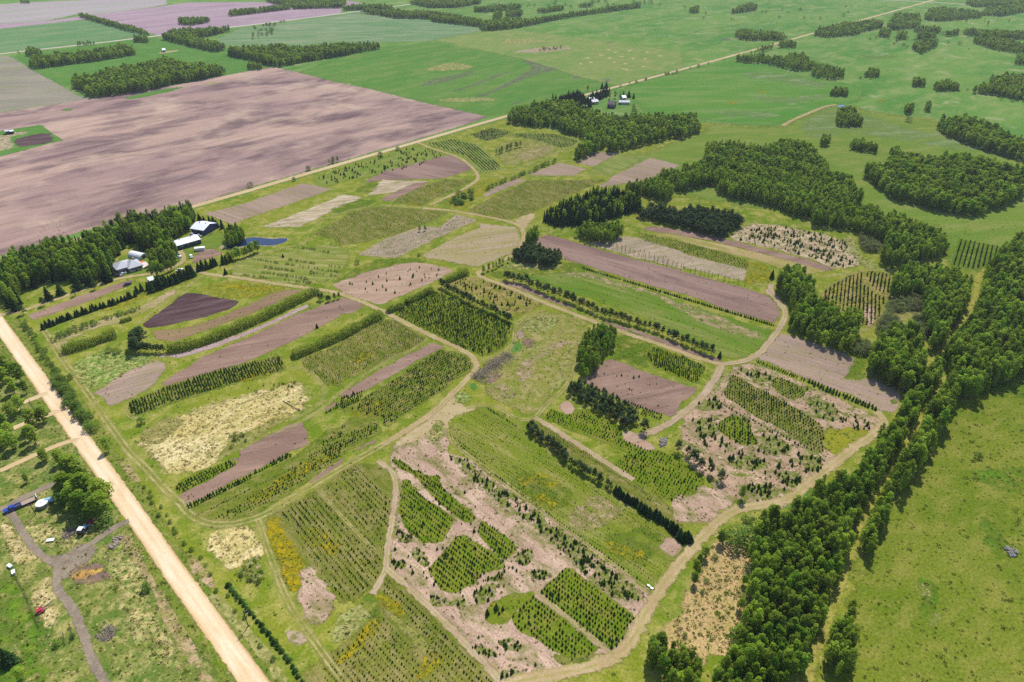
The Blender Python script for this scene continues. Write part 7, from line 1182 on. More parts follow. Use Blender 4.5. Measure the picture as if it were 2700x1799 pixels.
proto('bush', bush, [(11, .5), (12, .62), (13, .45), (14, .55)], 'bush_leaf')
proto('pine', pine, [(21, .24), (22, .28), (23, .22), (24, .26)], 'pine_needle')
proto('sapling', sapling, [(31, .06), (32, .075)], 'bush_leaf')
proto('tall_spruce', spruce, [(41, .2, 13, 9), (42, .23, 12, 9), (43, .18, 14, 8)], 'spruce_needle')
proto('spruce', spruce, [(51, .36, 6, 7), (52, .4, 5, 7), (53, .33, 6, 7), (54, .38, 6, 6)], 'nursery_needle')
proto('grey', bush, [(61, .6), (62, .7), (63, .55)], 'grey_leaf')

def tuft(seed, wide, n, size):
    r = np.random.default_rng(seed)
    a = r.uniform(0, 6.28, n); q = wide * np.sqrt(r.uniform(0, 1, n)); z = r.uniform(.15, .9, n) * (1 - .5 * q / wide)
    C = np.stack([q * np.cos(a), q * np.sin(a), z], 1)
    N = np.stack([np.cos(a), np.sin(a), np.full(n, .8)], 1) + r.normal(size=(n, 3)) * .4
    N /= np.linalg.norm(N, axis=1, keepdims=True)
    return leaf_quads(C, N, size, r), tube((0, 0, -.1), (0, 0, .3), .03, .02, 3)
foliage('weed_leaf', (100, 120, 40), (122, 132, 50), (142, 142, 66), .35, 4, .3)
foliage('straw_blade', (204, 184, 120), (222, 204, 150), (184, 170, 100), .3, 4, .25)
foliage('flower_head', (214, 176, 14), (196, 168, 24), (150, 150, 36), .3, 9, .2)
foliage('tussock_blade', (96, 116, 34), (120, 134, 44), (140, 146, 60), .3, 4, .3)
proto('weed', tuft, [(71, .7, 14, .3), (72, .9, 16, .3), (73, .6, 12, .3)], 'weed_leaf')
proto('strawtuft', tuft, [(74, .8, 14, .3), (75, 1.0, 16, .3)], 'straw_blade')
proto('flower', tuft, [(76, .8, 12, .26), (77, 1.0, 14, .26)], 'flower_head')
proto('tussock', tuft, [(78, 1.0, 14, .36), (79, 1.2, 16, .36)], 'tussock_blade')

# instancing group for what nobody could count
def gn_group(kind):
    g = bpy.data.node_groups.new('planting_' + kind, 'GeometryNodeTree')
    g.interface.new_socket('Geometry', in_out='INPUT', socket_type='NodeSocketGeometry')
    g.interface.new_socket('Geometry', in_out='OUTPUT', socket_type='NodeSocketGeometry')
    N = g.nodes
    gi, go = N.new('NodeGroupInput'), N.new('NodeGroupOutput')
    ci = N.new('GeometryNodeCollectionInfo'); ci.inputs['Collection'].default_value = PROTO_COL[kind]
    ci.inputs['Separate Children'].default_value = True; ci.inputs['Reset Children'].default_value = True
    ip = N.new('GeometryNodeInstanceOnPoints'); ip.inputs['Pick Instance'].default_value = True
    def na(name, typ):
        a = N.new('GeometryNodeInputNamedAttribute'); a.data_type = typ; a.inputs['Name'].default_value = name
        return a.outputs['Attribute']
    L = g.links.new
    mp = N.new('GeometryNodeMeshToPoints')
    L(gi.outputs[0], mp.inputs['Mesh']); L(mp.outputs['Points'], ip.inputs['Points'])
    L(ci.outputs[0], ip.inputs['Instance'])
    L(na('shape', 'INT'), ip.inputs['Instance Index'])
    L(na('turn', 'FLOAT_VECTOR'), ip.inputs['Rotation'])
    L(na('size', 'FLOAT_VECTOR'), ip.inputs['Scale'])
    L(ip.outputs[0], go.inputs[0])
    return g
GN = {}
def mass(name, kind, P, label, cat, group=None):
    """P rows: x, y, z, height, width factor, turn, shape"""
    P = np.asarray(P, float)
    m = bpy.data.meshes.new(name)
    m.from_pydata(P[:, :3].tolist(), [], [])
    a = m.attributes.new('shape', 'INT', 'POINT'); a.data.foreach_set('value', P[:, 6].astype(np.int32))
    a = m.attributes.new('turn', 'FLOAT_VECTOR', 'POINT')
    a.data.foreach_set('vector', np.stack([0 * P[:, 5], 0 * P[:, 5], P[:, 5]], 1).astype(np.float32).ravel())
    a = m.attributes.new('size', 'FLOAT_VECTOR', 'POINT')
    a.data.foreach_set('vector', np.stack([P[:, 3] * P[:, 4], P[:, 3] * P[:, 4], P[:, 3]], 1).astype(np.float32).ravel())
    o = add_obj(name, m)
    if kind not in GN: GN[kind] = gn_group(kind)
    md = o.modifiers.new('planting', 'NODES'); md.node_group = GN[kind]
    return tag(o, label, cat, group, kind='stuff')

NAMES = {'poplar': 'poplar_tree', 'bush': 'shrub', 'pine': 'pine_tree', 'sapling': 'sapling', 'tall_spruce': 'spruce_tree', 'spruce': 'nursery_spruce', 'grey': 'willow_shrub'}
CATS = {'poplar': 'tree', 'bush': 'shrub', 'pine': 'tree', 'sapling': 'sapling', 'tall_spruce': 'tree', 'spruce': 'spruce', 'grey': 'shrub'}
def keep_row(o, label, cat, group):
    PLANTED.setdefault(label, []).append(o)
    return tag(o, label, cat, group)
def plant(kind, q, label, group, parts=True):
    x, y, z, h, wf, rz, k = q
    cm, tm, wm = PROTO[kind][int(k)]
    sc = (h * wf, h * wf, h)
    if not parts:
        return keep_row(add_obj(NAMES[kind], wm, None, (x, y, z), rz, sc), label, CATS[kind], group)
    e = add_obj(NAMES[kind], None, None, (x, y, z), rz, sc)
    keep_row(e, label, CATS[kind], group)
    add_obj('crown', cm, e); add_obj('trunk', tm, e)
    return e

PLANTED = {}
ORD = ['first', 'second', 'third', 'fourth', 'fifth', 'sixth', 'seventh', 'eighth', 'ninth', 'tenth', 'eleventh', 'twelfth', 'thirteenth', 'fourteenth', 'fifteenth', 'sixteenth', 'seventeenth', 'eighteenth', 'nineteenth', 'twentieth']
ORD += ['twenty-' + o for o in ORD[:9]] + ['thirtieth'] + ['thirty-' + o for o in ORD[:9]] + ['fortieth']
def across_view(o): return o.location.x / (o.location.y * math.cos(PITCH) + CAM_H * math.sin(PITCH))
def number_rows():
    for lb, L_ in PLANTED.items():
        if len(L_) < 2: continue
        if len(L_) > 40:
            L_.sort(key=lambda o: o.location.y)
            for r_ in range(0, len(L_), 20):
                K_ = sorted(L_[r_:r_ + 20], key=across_view)
                for i, o in enumerate(K_):
                    o['label'] = ' '.join(lb.split()[:9]) + ', ' + ORD[r_ // 20] + ' rank, ' + (ORD[i] + ' from the left')
            continue
        L_.sort(key=across_view)
        words_ = lb.split()[:12]
        for i, o in enumerate(L_):
            o['label'] = ' '.join(words_) + (', leftmost of them' if i == 0 else ', rightmost of them' if i == len(L_) - 1 else ', ' + ORD[i] + ' from the left')
cf = np.array([0, math.cos(PITCH), -math.sin(PITCH)]); cu = np.array([0, math.sin(PITCH), math.cos(PITCH)])
def seen(x, y, z=0.0, margin=1.0):
    d = np.array([x, y, z - CAM_H]); k = d @ cf
    if k < 1: return 0.0
    u, v = d[0] / k * FOCAL * 2, (d @ cu) / k * FOCAL * 2 * 1.5
    return 1.0 / k if abs(u) < margin and abs(v) < margin else 0.0

rnd = random.Random(7)
rng = np.random.default_rng(7)
def patchy(x, y, s, seed):
    """smooth random field for gaps in planting"""
    return .5 + .25 * (math.sin(x / s + seed) * math.cos(y / (s * 1.3) - seed * 1.7) + math.sin((x + y) / (s * .61) + seed * 2.3))

CAND = {}          # kind -> list of (score, q, label, group)
def offer(kind, q, label, group):
    CAND.setdefault(kind, []).append((q[3] * seen(q[0], q[1]), q, label, group))
def shape_row(x, y, z, h, kind, wf=None):
    return (x, y, z, h, wf or rnd.uniform(.85, 1.18), rnd.uniform(0, 6.28), rnd.randrange(len(PROTO[kind])))

for kind, label, group, rs, ins, h, hv, drop, jit, clump, dr, outline in ROWS:
    if rs > 1.3: rs *= .76; ins *= .72; hv *= 1.3
    poly = pts(outline); d = pts(dr); d = d[1] - d[0]; d /= np.linalg.norm(d); nrm_ = np.array([-d[1], d[0]])
    c = poly.mean(0); rel = poly - c
    a0, a1 = (rel @ d).min(), (rel @ d).max(); b0, b1 = (rel @ nrm_).min(), (rel @ nrm_).max()
    if rs <= 1.3: bs = [0.0]
    else: bs = np.arange(b0 + rs * .5, b1, rs)
    seed = len(label)
    if kind == 'spruce': h *= .72
    for b in bs:
        n = max(1, int((a1 - a0) / ins))
        ss = a0 + (np.arange(n) + .5 + rng.normal(0, jit, n)) * ins
        tt = b + rng.normal(0, jit * .5, n) * ins
        X = c[0] + ss * d[0] + tt * nrm_[0]; Y = c[1] + ss * d[1] + tt * nrm_[1]
        ok = inside(poly, X, Y) if rs > 1.3 else np.ones(n, bool)
        for x, y, o in zip(X, Y, ok):
            if not o: continue
            pf = patchy(x, y, 5.5, seed)
            if rnd.random() < drop * (.4 + 1.4 * pf) or (clump and pf < clump): continue
            if seen(x, y, 0, 1.25) == 0: continue
            hh = h * (1 + hv * rnd.gauss(0, .7)) * (.82 + .36 * patchy(x, y, 9, seed + 3))
            hh = max(.4 * h, hh)
            offer(kind, shape_row(x, y, PLOT_Z, hh, kind), label, group)
for kind, label, group, n, h, hv, outline in SCATTER:
    poly = pts(outline); lo, hi = poly.min(0), poly.max(0)
    got = 0; tries = 0
    while got < n and tries < 60 * n:
        tries += 1
        x, y = rnd.uniform(lo[0], hi[0]), rnd.uniform(lo[1], hi[1])
        if not inside(poly, np.array([x]), np.array([y]))[0]: continue
        if n > 30 and patchy(x, y, 4.5, n) < rnd.uniform(.2, .6): continue
        offer(kind, shape_row(x, y, PLOT_Z, max(.5, h * (1 + hv * rnd.gauss(0, .8))), kind), label, group); got += 1

LANES = [(smooth_line(pts(s_[7])), s_[5] / 2 + .3) for s_ in PATHS if s_[3] in ('gravel', 'gravel2', 'lane', 'pinklane', 'dirt')]
WIDE = [(smooth_line(pts(s_[7])), s_[5] / 2 + (.5 if s_[3] == 'grasslane' else 1.4)) for s_ in PATHS if s_[3] in ('gravel', 'gravel2', 'lane', 'pinklane', 'dirt', 'grasslane')]
def on_lane(X, Y, lanes=None):
    r = np.zeros(len(X), bool)
    for p, hw in (lanes or LANES):
        bb = (X > p[:, 0].min() - 5) & (X < p[:, 0].max() + 5) & (Y > p[:, 1].min() - 5) & (Y < p[:, 1].max() + 5)
        if not bb.any(): continue
        q = np.stack([X[bb], Y[bb]], 1); best = np.full(len(q), 1e9)
        for a, b in zip(p[:-1], p[1:]):
            ab = b - a; t_ = np.clip(((q - a) @ ab) / max(1e-9, ab @ ab), 0, 1)
            best = np.minimum(best, np.linalg.norm(q - a - t_[:, None] * ab, axis=1))
        r[bb] |= best < hw
    return r
MIX = {'b': 'poplar', 'p': 'poplar', 's': 'tall_spruce', 'n': 'pine', 'g': 'grey'}
WOODCAND = {}
for label, mix, h, sp, prio, foot, top in WOODS:
    A, B = pts(foot), pts(top)
    small = (A.max(0) - A.min(0)).min() < 45
    lo, hi = np.minimum(A, B).min(0), np.maximum(A, B).max(0)
    fine_ = 'p' in mix and math.hypot(*A.mean(0)) < 560
    sp *= .48 if fine_ else .68 if 'b' not in mix else 1.0; h *= .84 if 'b' not in mix else 1.0
    gx = np.arange(lo[0], hi[0] + sp, sp); gy = np.arange(lo[1], hi[1] + sp, sp)
    X, Y = np.meshgrid(gx, gy); X = X.ravel() + rng.uniform(-.42, .42, X.size) * sp; Y = Y.ravel() + rng.uniform(-.42, .42, Y.size) * sp
    ok = inside(A, X, Y) & inside(B, X, Y)
    if small or prio == 2:
        ok = inside(.5 * A + .5 * B, X, Y)
    elif not fine_:
        ok = inside(.78 * A + .22 * B, X, Y) & inside(.22 * A + .78 * B, X, Y)
    ok &= ~on_lane(X, Y, WIDE)
    for x, y in zip(X[ok], Y[ok]):
        mk = rnd.choice(mix); kind = MIX[mk]
        if seen(x, y, 0, 1.4) == 0 and seen(x, y, h, 1.4) == 0: continue
        hh = h * (.42 if mk == 'g' and 'p' in mix else 1.0) * rnd.uniform(.58, 1.14) * (.84 + .32 * patchy(x, y, 11, len(label)))
        q = shape_row(x, y, 0.0, hh, kind, rnd.uniform(1.2, 1.7) if mk == 'b' else (rnd.uniform(.5, .88) if fine_ else rnd.uniform(.8, 1.25)) if kind in ('poplar',) else None)
        WOODCAND.setdefault(kind, []).append((hh * seen(x, y, 0, 1.0) * (1.35 if prio == 1 else 1), q, label, prio))
for kind, L_ in WOODCAND.items():
    L_.sort(key=lambda t: -t[0])
    limit = {'poplar': 300, 'tall_spruce': 120, 'pine': 140, 'grey': 120}[kind]
    word = {'poplar': 'poplar', 'tall_spruce': 'spruce', 'pine': 'pine', 'grey': 'grey willow'}[kind]
    rest = {}
    for i, (sc, q, label, prio) in enumerate(L_):
        w4 = label.split(' ')[:4]
        single = any(w_ in ('poplar', 'pine', 'tree', 'spruce') for w_ in w4[:3]) and not any(w_ in ('wood', 'belt', 'bluff', 'plantation', 'row', 'mixed') for w_ in w4)
        if i < limit and sc > 0:
            if single and kind == 'grey' and ' in ' in label and 'willow' not in label: lb = 'grey willow bush' + label[label.index(' in '):]
            elif single: lb = label
            else: lb = word + ' in the ' + label
            plant(kind, q, ' '.join(lb.split()[:16]), label)
        else: rest.setdefault(label, []).append(q)
    for label, P in rest.items():
        lb = label if 'wood' in label or 'belt' in label or 'bluff' in label else word + 's massed as: ' + label
        if kind in ('tall_spruce',) and mix != 's' and 'spruce' not in label: lb = 'dark spruces mixed through the ' + label
        mass({'poplar': 'poplar_wood', 'tall_spruce': 'spruce_wood', 'pine': 'pine_wood', 'grey': 'willow_scrub'}[kind], kind, P, ' '.join(lb.split()[:16]), 'wood')
LKIND = {'spruce': 'tall_spruce', 'pine': 'pine', 'poplar': 'poplar', 'bush': 'bush', 'sapling': 'sapling'}
for kind, label, group, sp, h, jit, s in LINES:
    kk = LKIND[kind]
    p = pts(s)
    L = float(np.linalg.norm(np.diff(p, axis=0), axis=1).sum())
    if sp >= 14 and len(p) > 2: q = p
    else: q = resample(p, sp) if L > sp * .8 else p[:1]
    for x, y in q:
        x += rnd.gauss(0, jit); y += rnd.gauss(0, jit)
        if seen(x, y, 0, 1.1) == 0: continue
        hh = h * rnd.uniform(.8, 1.15)
        k2 = 'spruce' if kk == 'tall_spruce' and h < 2.5 else kk
        wf = rnd.uniform(.9, 1.2) * (1.9 if kk == 'tall_spruce' and h < 5.3 else 1.55 if kk == 'tall_spruce' else 1.0)
        plant(k2, shape_row(x, y, PLOT_Z if k2 == 'spruce' else 0.0, hh, k2, wf), label, group, parts=(k2 != 'spruce'))
for kind, L_ in CAND.items():
    L_.sort(key=lambda t: -t[0])
    lim = 300 if kind == 'spruce' else 150
    for sc, q, label, group in L_[:lim]: plant(kind, q, label, group, parts=(kind != 'spruce'))
    rest = [t[1] for t in L_[lim:]]
    if rest:
        if kind == 'spruce': mass('nursery_spruces', kind, rest, 'thousands of small nursery spruces planted in rows across the plots', 'spruces')
        else: mass('nursery_shrubs', kind, rest, 'small leafy shrubs dotted over the plots and far fields', 'shrubs')
    print('PLANTS', kind, len(L_))

# ------------------------------------------------------------------ weeds, straw, flowers and tussocks that give the near ground its nap
TUFTS = {'tussock': [('tussock', .05, .5), ('weed', .05, .4)], 'marsh': [('tussock', .22, .55), ('strawtuft', .3, .6)], 'straw2': [('strawtuft', .5, .5), ('weed', .05, .5)], 'straw': [('strawtuft', .4, .45)],
         'strawgreen': [('strawtuft', .3, .5), ('weed', .25, .5)], 'reedgreen': [('strawtuft', .35, .5), ('weed', .2, .5)], 'bluegreen': [('weed', .35, .45), ('strawtuft', .25, .4)],
         'pinkrough': [('weed', .13, .42), ('strawtuft', .06, .4)], 'pinkweedy': [('weed', .24, .45), ('strawtuft', .05, .4)], 'weedy': [('weed', .45, .5)], 'yard': [('weed', .2, .45), ('strawtuft', .1, .45)],
         'gold': [('flower', .32, .32), ('weed', .3, .34)], 'gold2': [('flower', .42, .4)], 'yellowgrass': [('flower', .28, .36), ('weed', .2, .35)], 'yellowgrass2': [('flower', .12, .36), ('weed', .2, .35)],
         'meadow': [('weed', .14, .4), ('strawtuft', .08, .4)], 'rusty': [('weed', .2, .4), ('strawtuft', .12, .4)], 'pinkstraw': [('weed', .2, .6), ('strawtuft', .1, .5)], 'plotrich': [('weed', .25, .32)],
         'plotgreen': [('weed', .18, .32)], 'plotdots': [('weed', .16, .32), ('strawtuft', .06, .3)], 'plotdots2': [('weed', .16, .3)], 'vergegreen': [('weed', .25, .4)], 'pinkverge': [('strawtuft', .25, .4), ('weed', .1, .4)],
         'olivelush': [('weed', .12, .5)], 'dryolive': [('weed', .12, .4), ('strawtuft', .15, .4)], 'pinkgreen': [('weed', .1, .35)], 'greenlines': [('weed', .06, .3)], 'vividolive': [('weed', .15, .35)]}
NAP = {}
trng = np.random.default_rng(3)
def sow(poly, kind, dens, size):
    lo, hi = np.maximum(poly.min(0), (-330, 90)), np.minimum(poly.max(0), (360, 460))
    if (hi <= lo).any(): return
    n = int(np.prod(hi - lo) * dens)
    X, Y = trng.uniform(lo[0], hi[0], n), trng.uniform(lo[1], hi[1], n)
    d = np.stack([X, Y, np.full(n, -CAM_H)], 1)
    kk = d @ cf
    ok = (np.abs(X / kk * FOCAL * 2) < 1.15) & (np.abs((d @ cu) / kk * FOCAL * 3) < 1.15) & inside(poly, X, Y)
    keep = trng.uniform(0, 1, n) < .25 + .9 * (.5 + .25 * (np.sin(X / 3.1 + 1) * np.cos(Y / 4.3) + np.sin((X + Y) / 2.3 + 2)))
    X, Y = X[ok & keep], Y[ok & keep]
    off_ = ~on_lane(X, Y); X, Y = X[off_], Y[off_]; m = len(X)
    if m: NAP.setdefault(kind, []).append(np.stack([X, Y, np.full(m, .07), size * trng.uniform(.5, 1.4, m), trng.uniform(.8, 1.5, m), trng.uniform(0, 6.28, m), trng.integers(0, len(PROTO[kind]), m)], 1))
for s_ in SHEETS:
    for kd, dens, size in TUFTS.get(s_[3], []): sow(pts(s_[7]), kd, dens, size)
sow(np.array([(-330, 90), (360, 90), (360, 460), (-330, 460)], float), 'weed', .05, .38)
for kd, nm, lb, ct in (('weed', 'weeds', 'low green weeds and grass tufts over the near nursery ground', 'weeds'), ('strawtuft', 'dry_grass', 'pale dry grass tufts on the straw patches and verges', 'grass'),
                       ('flower', 'yellow_flowers', 'yellow flowering weeds between the nursery rows', 'flowers'), ('tussock', 'grass', 'dark grass tussocks on the olive pasture and buff marsh', 'grass')):
    P_ = np.vstack(NAP[kd]); print('NAP', kd, len(P_))
    mass(nm, kd, P_, lb, ct)

number_rows()

# ------------------------------------------------------------------ hedges
def hedge(label, h, w, s, seed):
    p = resample(smooth_line(pts(s)), 1.0)
    t = np.gradient(p, axis=0); t /= np.linalg.norm(t, axis=1, keepdims=True)
    n_ = np.stack([-t[:, 1], t[:, 0]], 1)
    r = np.random.default_rng(seed)
    per = 120
    C, N = [], []
    for i in range(len(p)):
        hh = h * (0.86 + .2 * math.sin(i * .31 + seed) * math.sin(i * .113) + r.uniform(-.07, .07))
        u = r.uniform(-1, 1, per); zt = np.sqrt(1 - u * u * .92)
        zz = hh * zt * r.uniform(.06, 1.0, per) ** .75
        q = p[i] + n_[i] * 0
        pos = np.stack([p[i, 0] + n_[i, 0] * u * w * .5 + t[i, 0] * r.uniform(-.6, .6, per), p[i, 1] + n_[i, 1] * u * w * .5 + t[i, 1] * r.uniform(-.6, .6, per), zz], 1)
        nn = np.stack([n_[i, 0] * u, n_[i, 1] * u, zt * .7 + .5], 1) + r.normal(size=(per, 3)) * .45
        C.append(pos); N.append(nn / np.linalg.norm(nn, axis=1, keepdims=True))
    v, f = leaf_quads(np.vstack(C), np.vstack(N), .33, r)
    m = mesh_from('willow_hedge', v, f, MATS['willow_leaf'])
    tag(add_obj('willow_hedge', m), label, 'hedge')
for i, (label, h, w, kd, s) in enumerate(HEDGES): hedge(label, h, w, s, 100 + i)

# ------------------------------------------------------------------ buildings, vehicles and yard things
def box(x0, y0, z0, x1, y1, z1):
    v = [(x, y, z) for z in (z0, z1) for x, y in ((x0, y0), (x1, y0), (x1, y1), (x0, y1))]
    return v, [(3, 2, 1, 0), (4, 5, 6, 7), (0, 1, 5, 4), (1, 2, 6, 5), (2, 3, 7, 6), (3, 0, 4, 7)]
def taper(x0, y0, x1, y1, z0, z1, ix, iy, sx=0.0):
    v = [(x0, y0, z0), (x1, y0, z0), (x1, y1, z0), (x0, y1, z0), (x0 + ix + sx, y0 + iy, z1), (x1 - ix + sx, y0 + iy, z1), (x1 - ix + sx, y1 - iy, z1), (x0 + ix + sx, y1 - iy, z1)]
    return v, [(3, 2, 1, 0), (4, 5, 6, 7), (0, 1, 5, 4), (1, 2, 6, 5), (2, 3, 7, 6), (3, 0, 4, 7)]
def gable(L, W, z, rise, over=.5, thick=.14):
    """two roof slabs, ridge along x"""
    out = []
    for s in (-1, 1):
        l, w = L / 2 + over, s * (W / 2 + over)
        dz = -rise * over / (W / 2)
        v = [(-l, w, z + dz), (l, w, z + dz), (l, 0, z + rise), (-l, 0, z + rise)]
        v += [(a, b, c + thick) for a, b, c in v]
        out.append((v, [(3, 2, 1, 0), (4, 5, 6, 7), (0, 1, 5, 4), (1, 2, 6, 5), (2, 3, 7, 6), (3, 0, 4, 7)]))
    return out
def gable_wall(L, W, h, rise):
    l, w = L / 2, W / 2
    v = [(-l, -w, 0), (l, -w, 0), (l, w, 0), (-l, w, 0), (-l, -w, h), (l, -w, h), (l, w, h), (-l, w, h), (-l, 0, h + rise), (l, 0, h + rise)]
    return v, [(3, 2, 1, 0), (0, 1, 5, 4), (1, 2, 6, 9, 5), (2, 3, 7, 6), (3, 0, 4, 8, 7), (4, 5, 9, 8), (6, 7, 8, 9)]
def hip(cx, cy, L, W, z, rise, over=.6):
    l, w = L / 2 + over, W / 2 + over
    k = max(0.0, l - w)
    v = [(cx - l, cy - w, z), (cx + l, cy - w, z), (cx + l, cy + w, z), (cx - l, cy + w, z), (cx - k, cy, z + rise), (cx + k, cy, z + rise)]
    return v, [(3, 2, 1, 0), (0, 1, 5, 4), (1, 2, 5), (2, 3, 4, 5), (3, 0, 4)]
def cyl(c, r, h, n=16, axis='z', r2=None):
    r2 = r if r2 is None else r2
    v = []
    for k, rr in ((0, r), (h, r2)):
        for i in range(n):
            a = 2 * math.pi * i / n
            p = (rr * math.cos(a), rr * math.sin(a), k)
            if axis == 'y': p = (p[0], p[2], p[1])
            if axis == 'x': p = (p[2], p[0], p[1])
            v.append((c[0] + p[0], c[1] + p[1], c[2] + p[2]))
    return v, [tuple(range(n))[::-1], tuple(range(n, 2 * n))] + [(i, (i + 1) % n, n + (i + 1) % n, n + i) for i in range(n)]
def thing(name, label, cat, loc, rz=0.0, group=None):
    return tag(add_obj(name, None, None, (loc[0], loc[1], .1), rz), label, cat, group)
def part(t, name, shapes, mat):
    if not isinstance(shapes, list): shapes = [shapes]
    v, f = join(shapes)
    return add_obj(name, mesh_from(name, v, f, MATS[mat]), t)
def ang(a, b): return math.atan2(b[1] - a[1], b[0] - a[0])

def building(name, label, a, b, W, h, rise, wall, roof, doors=1, windows=3, side=-1, L=None):
    """gabled building whose near long wall runs from a to b"""
    a, b = np.array(a), np.array(b)
    rz = ang(a, b); L = L or float(np.linalg.norm(b - a))
    n = np.array([-math.sin(rz), math.cos(rz)])
    c = (a + b) / 2 + n * W / 2
    t = thing(name, label, 'building', c, rz)
    part(t, 'wall', gable_wall(L, W, h, rise), wall)
    rf = part(t, 'roof', gable(L, W, h, rise), roof)
    ns_ = int(L / 1.3) if L > 9 else 0
    for s in (-1, 1):
        for i in range(1, ns_):
            x = -L / 2 + L * i / ns_
            part(rf, 'seam', tube((x, s * (W / 2 + .45), h - rise * .9 / W + .17), (x, 0, h + rise + .17), .07, .07, 4), 'silver_car')
    if ns_: part(t, 'vent', [cyl((L * k_, 0, h + rise + .1), .35, .6, 8) for k_ in (-.25, .25)], 'grey_roof')
    y = -W / 2
    k = doors + windows
    for i in range(k):
        x = -L / 2 + L * (i + .5) / k
        if i % max(1, k // max(1, doors)) == 0 and doors:
            part(t, 'door', box(x - 1.2, y - .06, 0, x + 1.2, y + .02, min(2.6, h - .3)), 'dark_door')
        else:
            w_ = part(t, 'window', box(x - .8, y - .05, h * .4, x + .8, y + .02, h * .8), 'white_paint')
            part(w_, 'pane', box(x - .68, y - .07, h * .43, x + .68, y - .04, h * .77), 'glass')
    return t
building('long_shed', 'long low white-roofed shed beside the poplar grove', (-218.3,398.7), (-207.3,409.2), 9, 3.2, 1.5, 'blue_wall', 'white_metal', 3, 7)
building('machine_shop', 'broad white-roofed shop with dark blue walls above the pond', (-219.7,425.4), (-209.8,422.2), 13, 3.8, 2.0, 'blue_wall', 'white_metal', 2, 2)
def house():
    a, b = np.array((-233.8,366.8)), np.array((-228.4,371.9))
    rz = ang(a, b); n = np.array([-math.sin(rz), math.cos(rz)]); L = float(np.linalg.norm(b - a))
    c = (a + b) / 2 + n * 5
    t = thing('farm_house', 'grey hip-roofed bungalow at the edge of the farm wood', 'house', c, rz)
    part(t, 'wall', [box(-L / 2, -5, 0, L / 2, 5, 2.8), box(-L / 2 - 5.5, -1, 0, -L / 2 + .0, 8, 2.8)], 'pale_wall')
    r = part(t, 'roof', [hip(0, 0, L, 10, 2.8, 2.9), hip(-L / 2 - 1.5, 3.2, 9, 10, 2.82, 2.6)], 'grey_roof')
    part(r, 'chimney', box(1, .6, 4.6, 1.7, 1.3, 6.4), 'concrete')
    d = part(t, 'door', box(-.6, -5.06, 0, .5, -4.98, 2.1), 'dark_door')
    for x in (-L * .36, -L * .2, L * .2, L * .36):
        w_ = part(t, 'window', box(x - .9, -5.05, .9, x + .9, -4.98, 2.2), 'white_paint')
        part(w_, 'pane', box(x - .78, -5.08, 1.0, x + .78, -5.04, 2.1), 'glass')
    part(t, 'patio', box(L / 2 + .01, -4, 0, L / 2 + 4.5, 4.5, .18), 'concrete')
house()
def tunnel():
    a, b = np.array((-245.5,387.6)), np.array((-235.6,383.5))
    rz = ang(a, b); L = float(np.linalg.norm(b - a)); R = 3.2
    n = np.array([-math.sin(rz), math.cos(rz)])
    t = thing('poly_tunnel', 'rounded white tunnel greenhouse behind the grey bungalow', 'greenhouse', (a + b) / 2 + n * R, rz)
    v, f = [], []
    m = 10
    for x in (-L / 2, L / 2):
        for i in range(m + 1):
            q = math.pi * i / m
            v.append((x, R * math.cos(q), R * math.sin(q)))
    for i in range(m): f.append((i, i + 1, m + 2 + i, m + 1 + i))
    part(t, 'cover', (v, f), 'white_metal')
    for s, x in ((1, L / 2), (-1, -L / 2)):
        ev = [(x - s * .03, R * math.cos(math.pi * i / m), R * math.sin(math.pi * i / m)) for i in range(m + 1)]
        part(t, 'end_wall', (ev, [tuple(range(m + 1))]), 'pale_wall')
    for i in range(1, 6):
        x = -L / 2 + L * i / 6
        ps = [tube((x, (R + .03) * math.cos(math.pi * j / m), (R + .03) * math.sin(math.pi * j / m)), (x, (R + .03) * math.cos(math.pi * (j + 1) / m), (R + .03) * math.sin(math.pi * (j + 1) / m)), .05, .05, 4) for j in range(m)]
        part(t, 'hoop', ps, 'steel')
    part(t, 'door', box(L / 2 - .05, -1, 0, L / 2 + .05, 1, 2.1), 'dark_door')
tunnel()
building('garden_shed', 'small white shed among the dark driveway spruces', (-215.0,352.0), (-213.1,353.5), 4.5, 2.4, 1.2, 'pale_wall', 'white_metal', 1, 1)
building('far_bungalow', 'white far bungalow with pale blue roof on the diagonal road', (90.3,787.4), (97.1,790.9), 8, 2.8, 1.6, 'pale_wall', 'grey_roof', 1, 3)
building('far_garage', 'white garage behind the far bungalow', (88.1,800.8), (94.1,805.1), 6, 2.6, 1.3, 'pale_wall', 'white_metal', 1, 2)
building('far_barn', 'square dark barn below the far bungalow', (104.9,772.2), (112.4,769.8), 11, 4.2, 2.6, 'dark_barn', 'dark_barn', 1, 2)
building('far_long_shed', 'long grey-white shed at the far farm', (120.5,788.2), (132.1,788.5), 6, 2.6, 1.5, 'pale_wall', 'grey_roof', 1, 5)
building('far_cabin', 'small pale cabin by the far farm spruces', (127.4,808.7), (131.3,810.2), 7, 2.8, 1.8, 'pale_wall', 'white_metal', 1, 1)
building('far_hut', 'tiny white hut at the edge of the far farm wood', (78.8,770.3), (81.8,771.6), 5, 2.4, 1.2, 'pale_wall', 'white_metal', 1, 1)
building('field_hut', 'lone white hut in the vivid green strip', (-531.0,1089.8), (-528.1,1092.3), 7, 3.2, 1.6, 'white_paint', 'white_metal', 1, 1)
building('distant_house', 'dark-roofed house in the wood at the far road crossing', (-525.5,1246.5), (-519.3,1254.4), 14, 3.5, 3, 'pale_wall', 'blue_wall', 1, 2)
building('distant_house', 'pale house on the far upper road', (-268.9,1601.5), (-263.2,1609.0), 14, 4, 3, 'white_paint', 'white_metal', 1, 2)
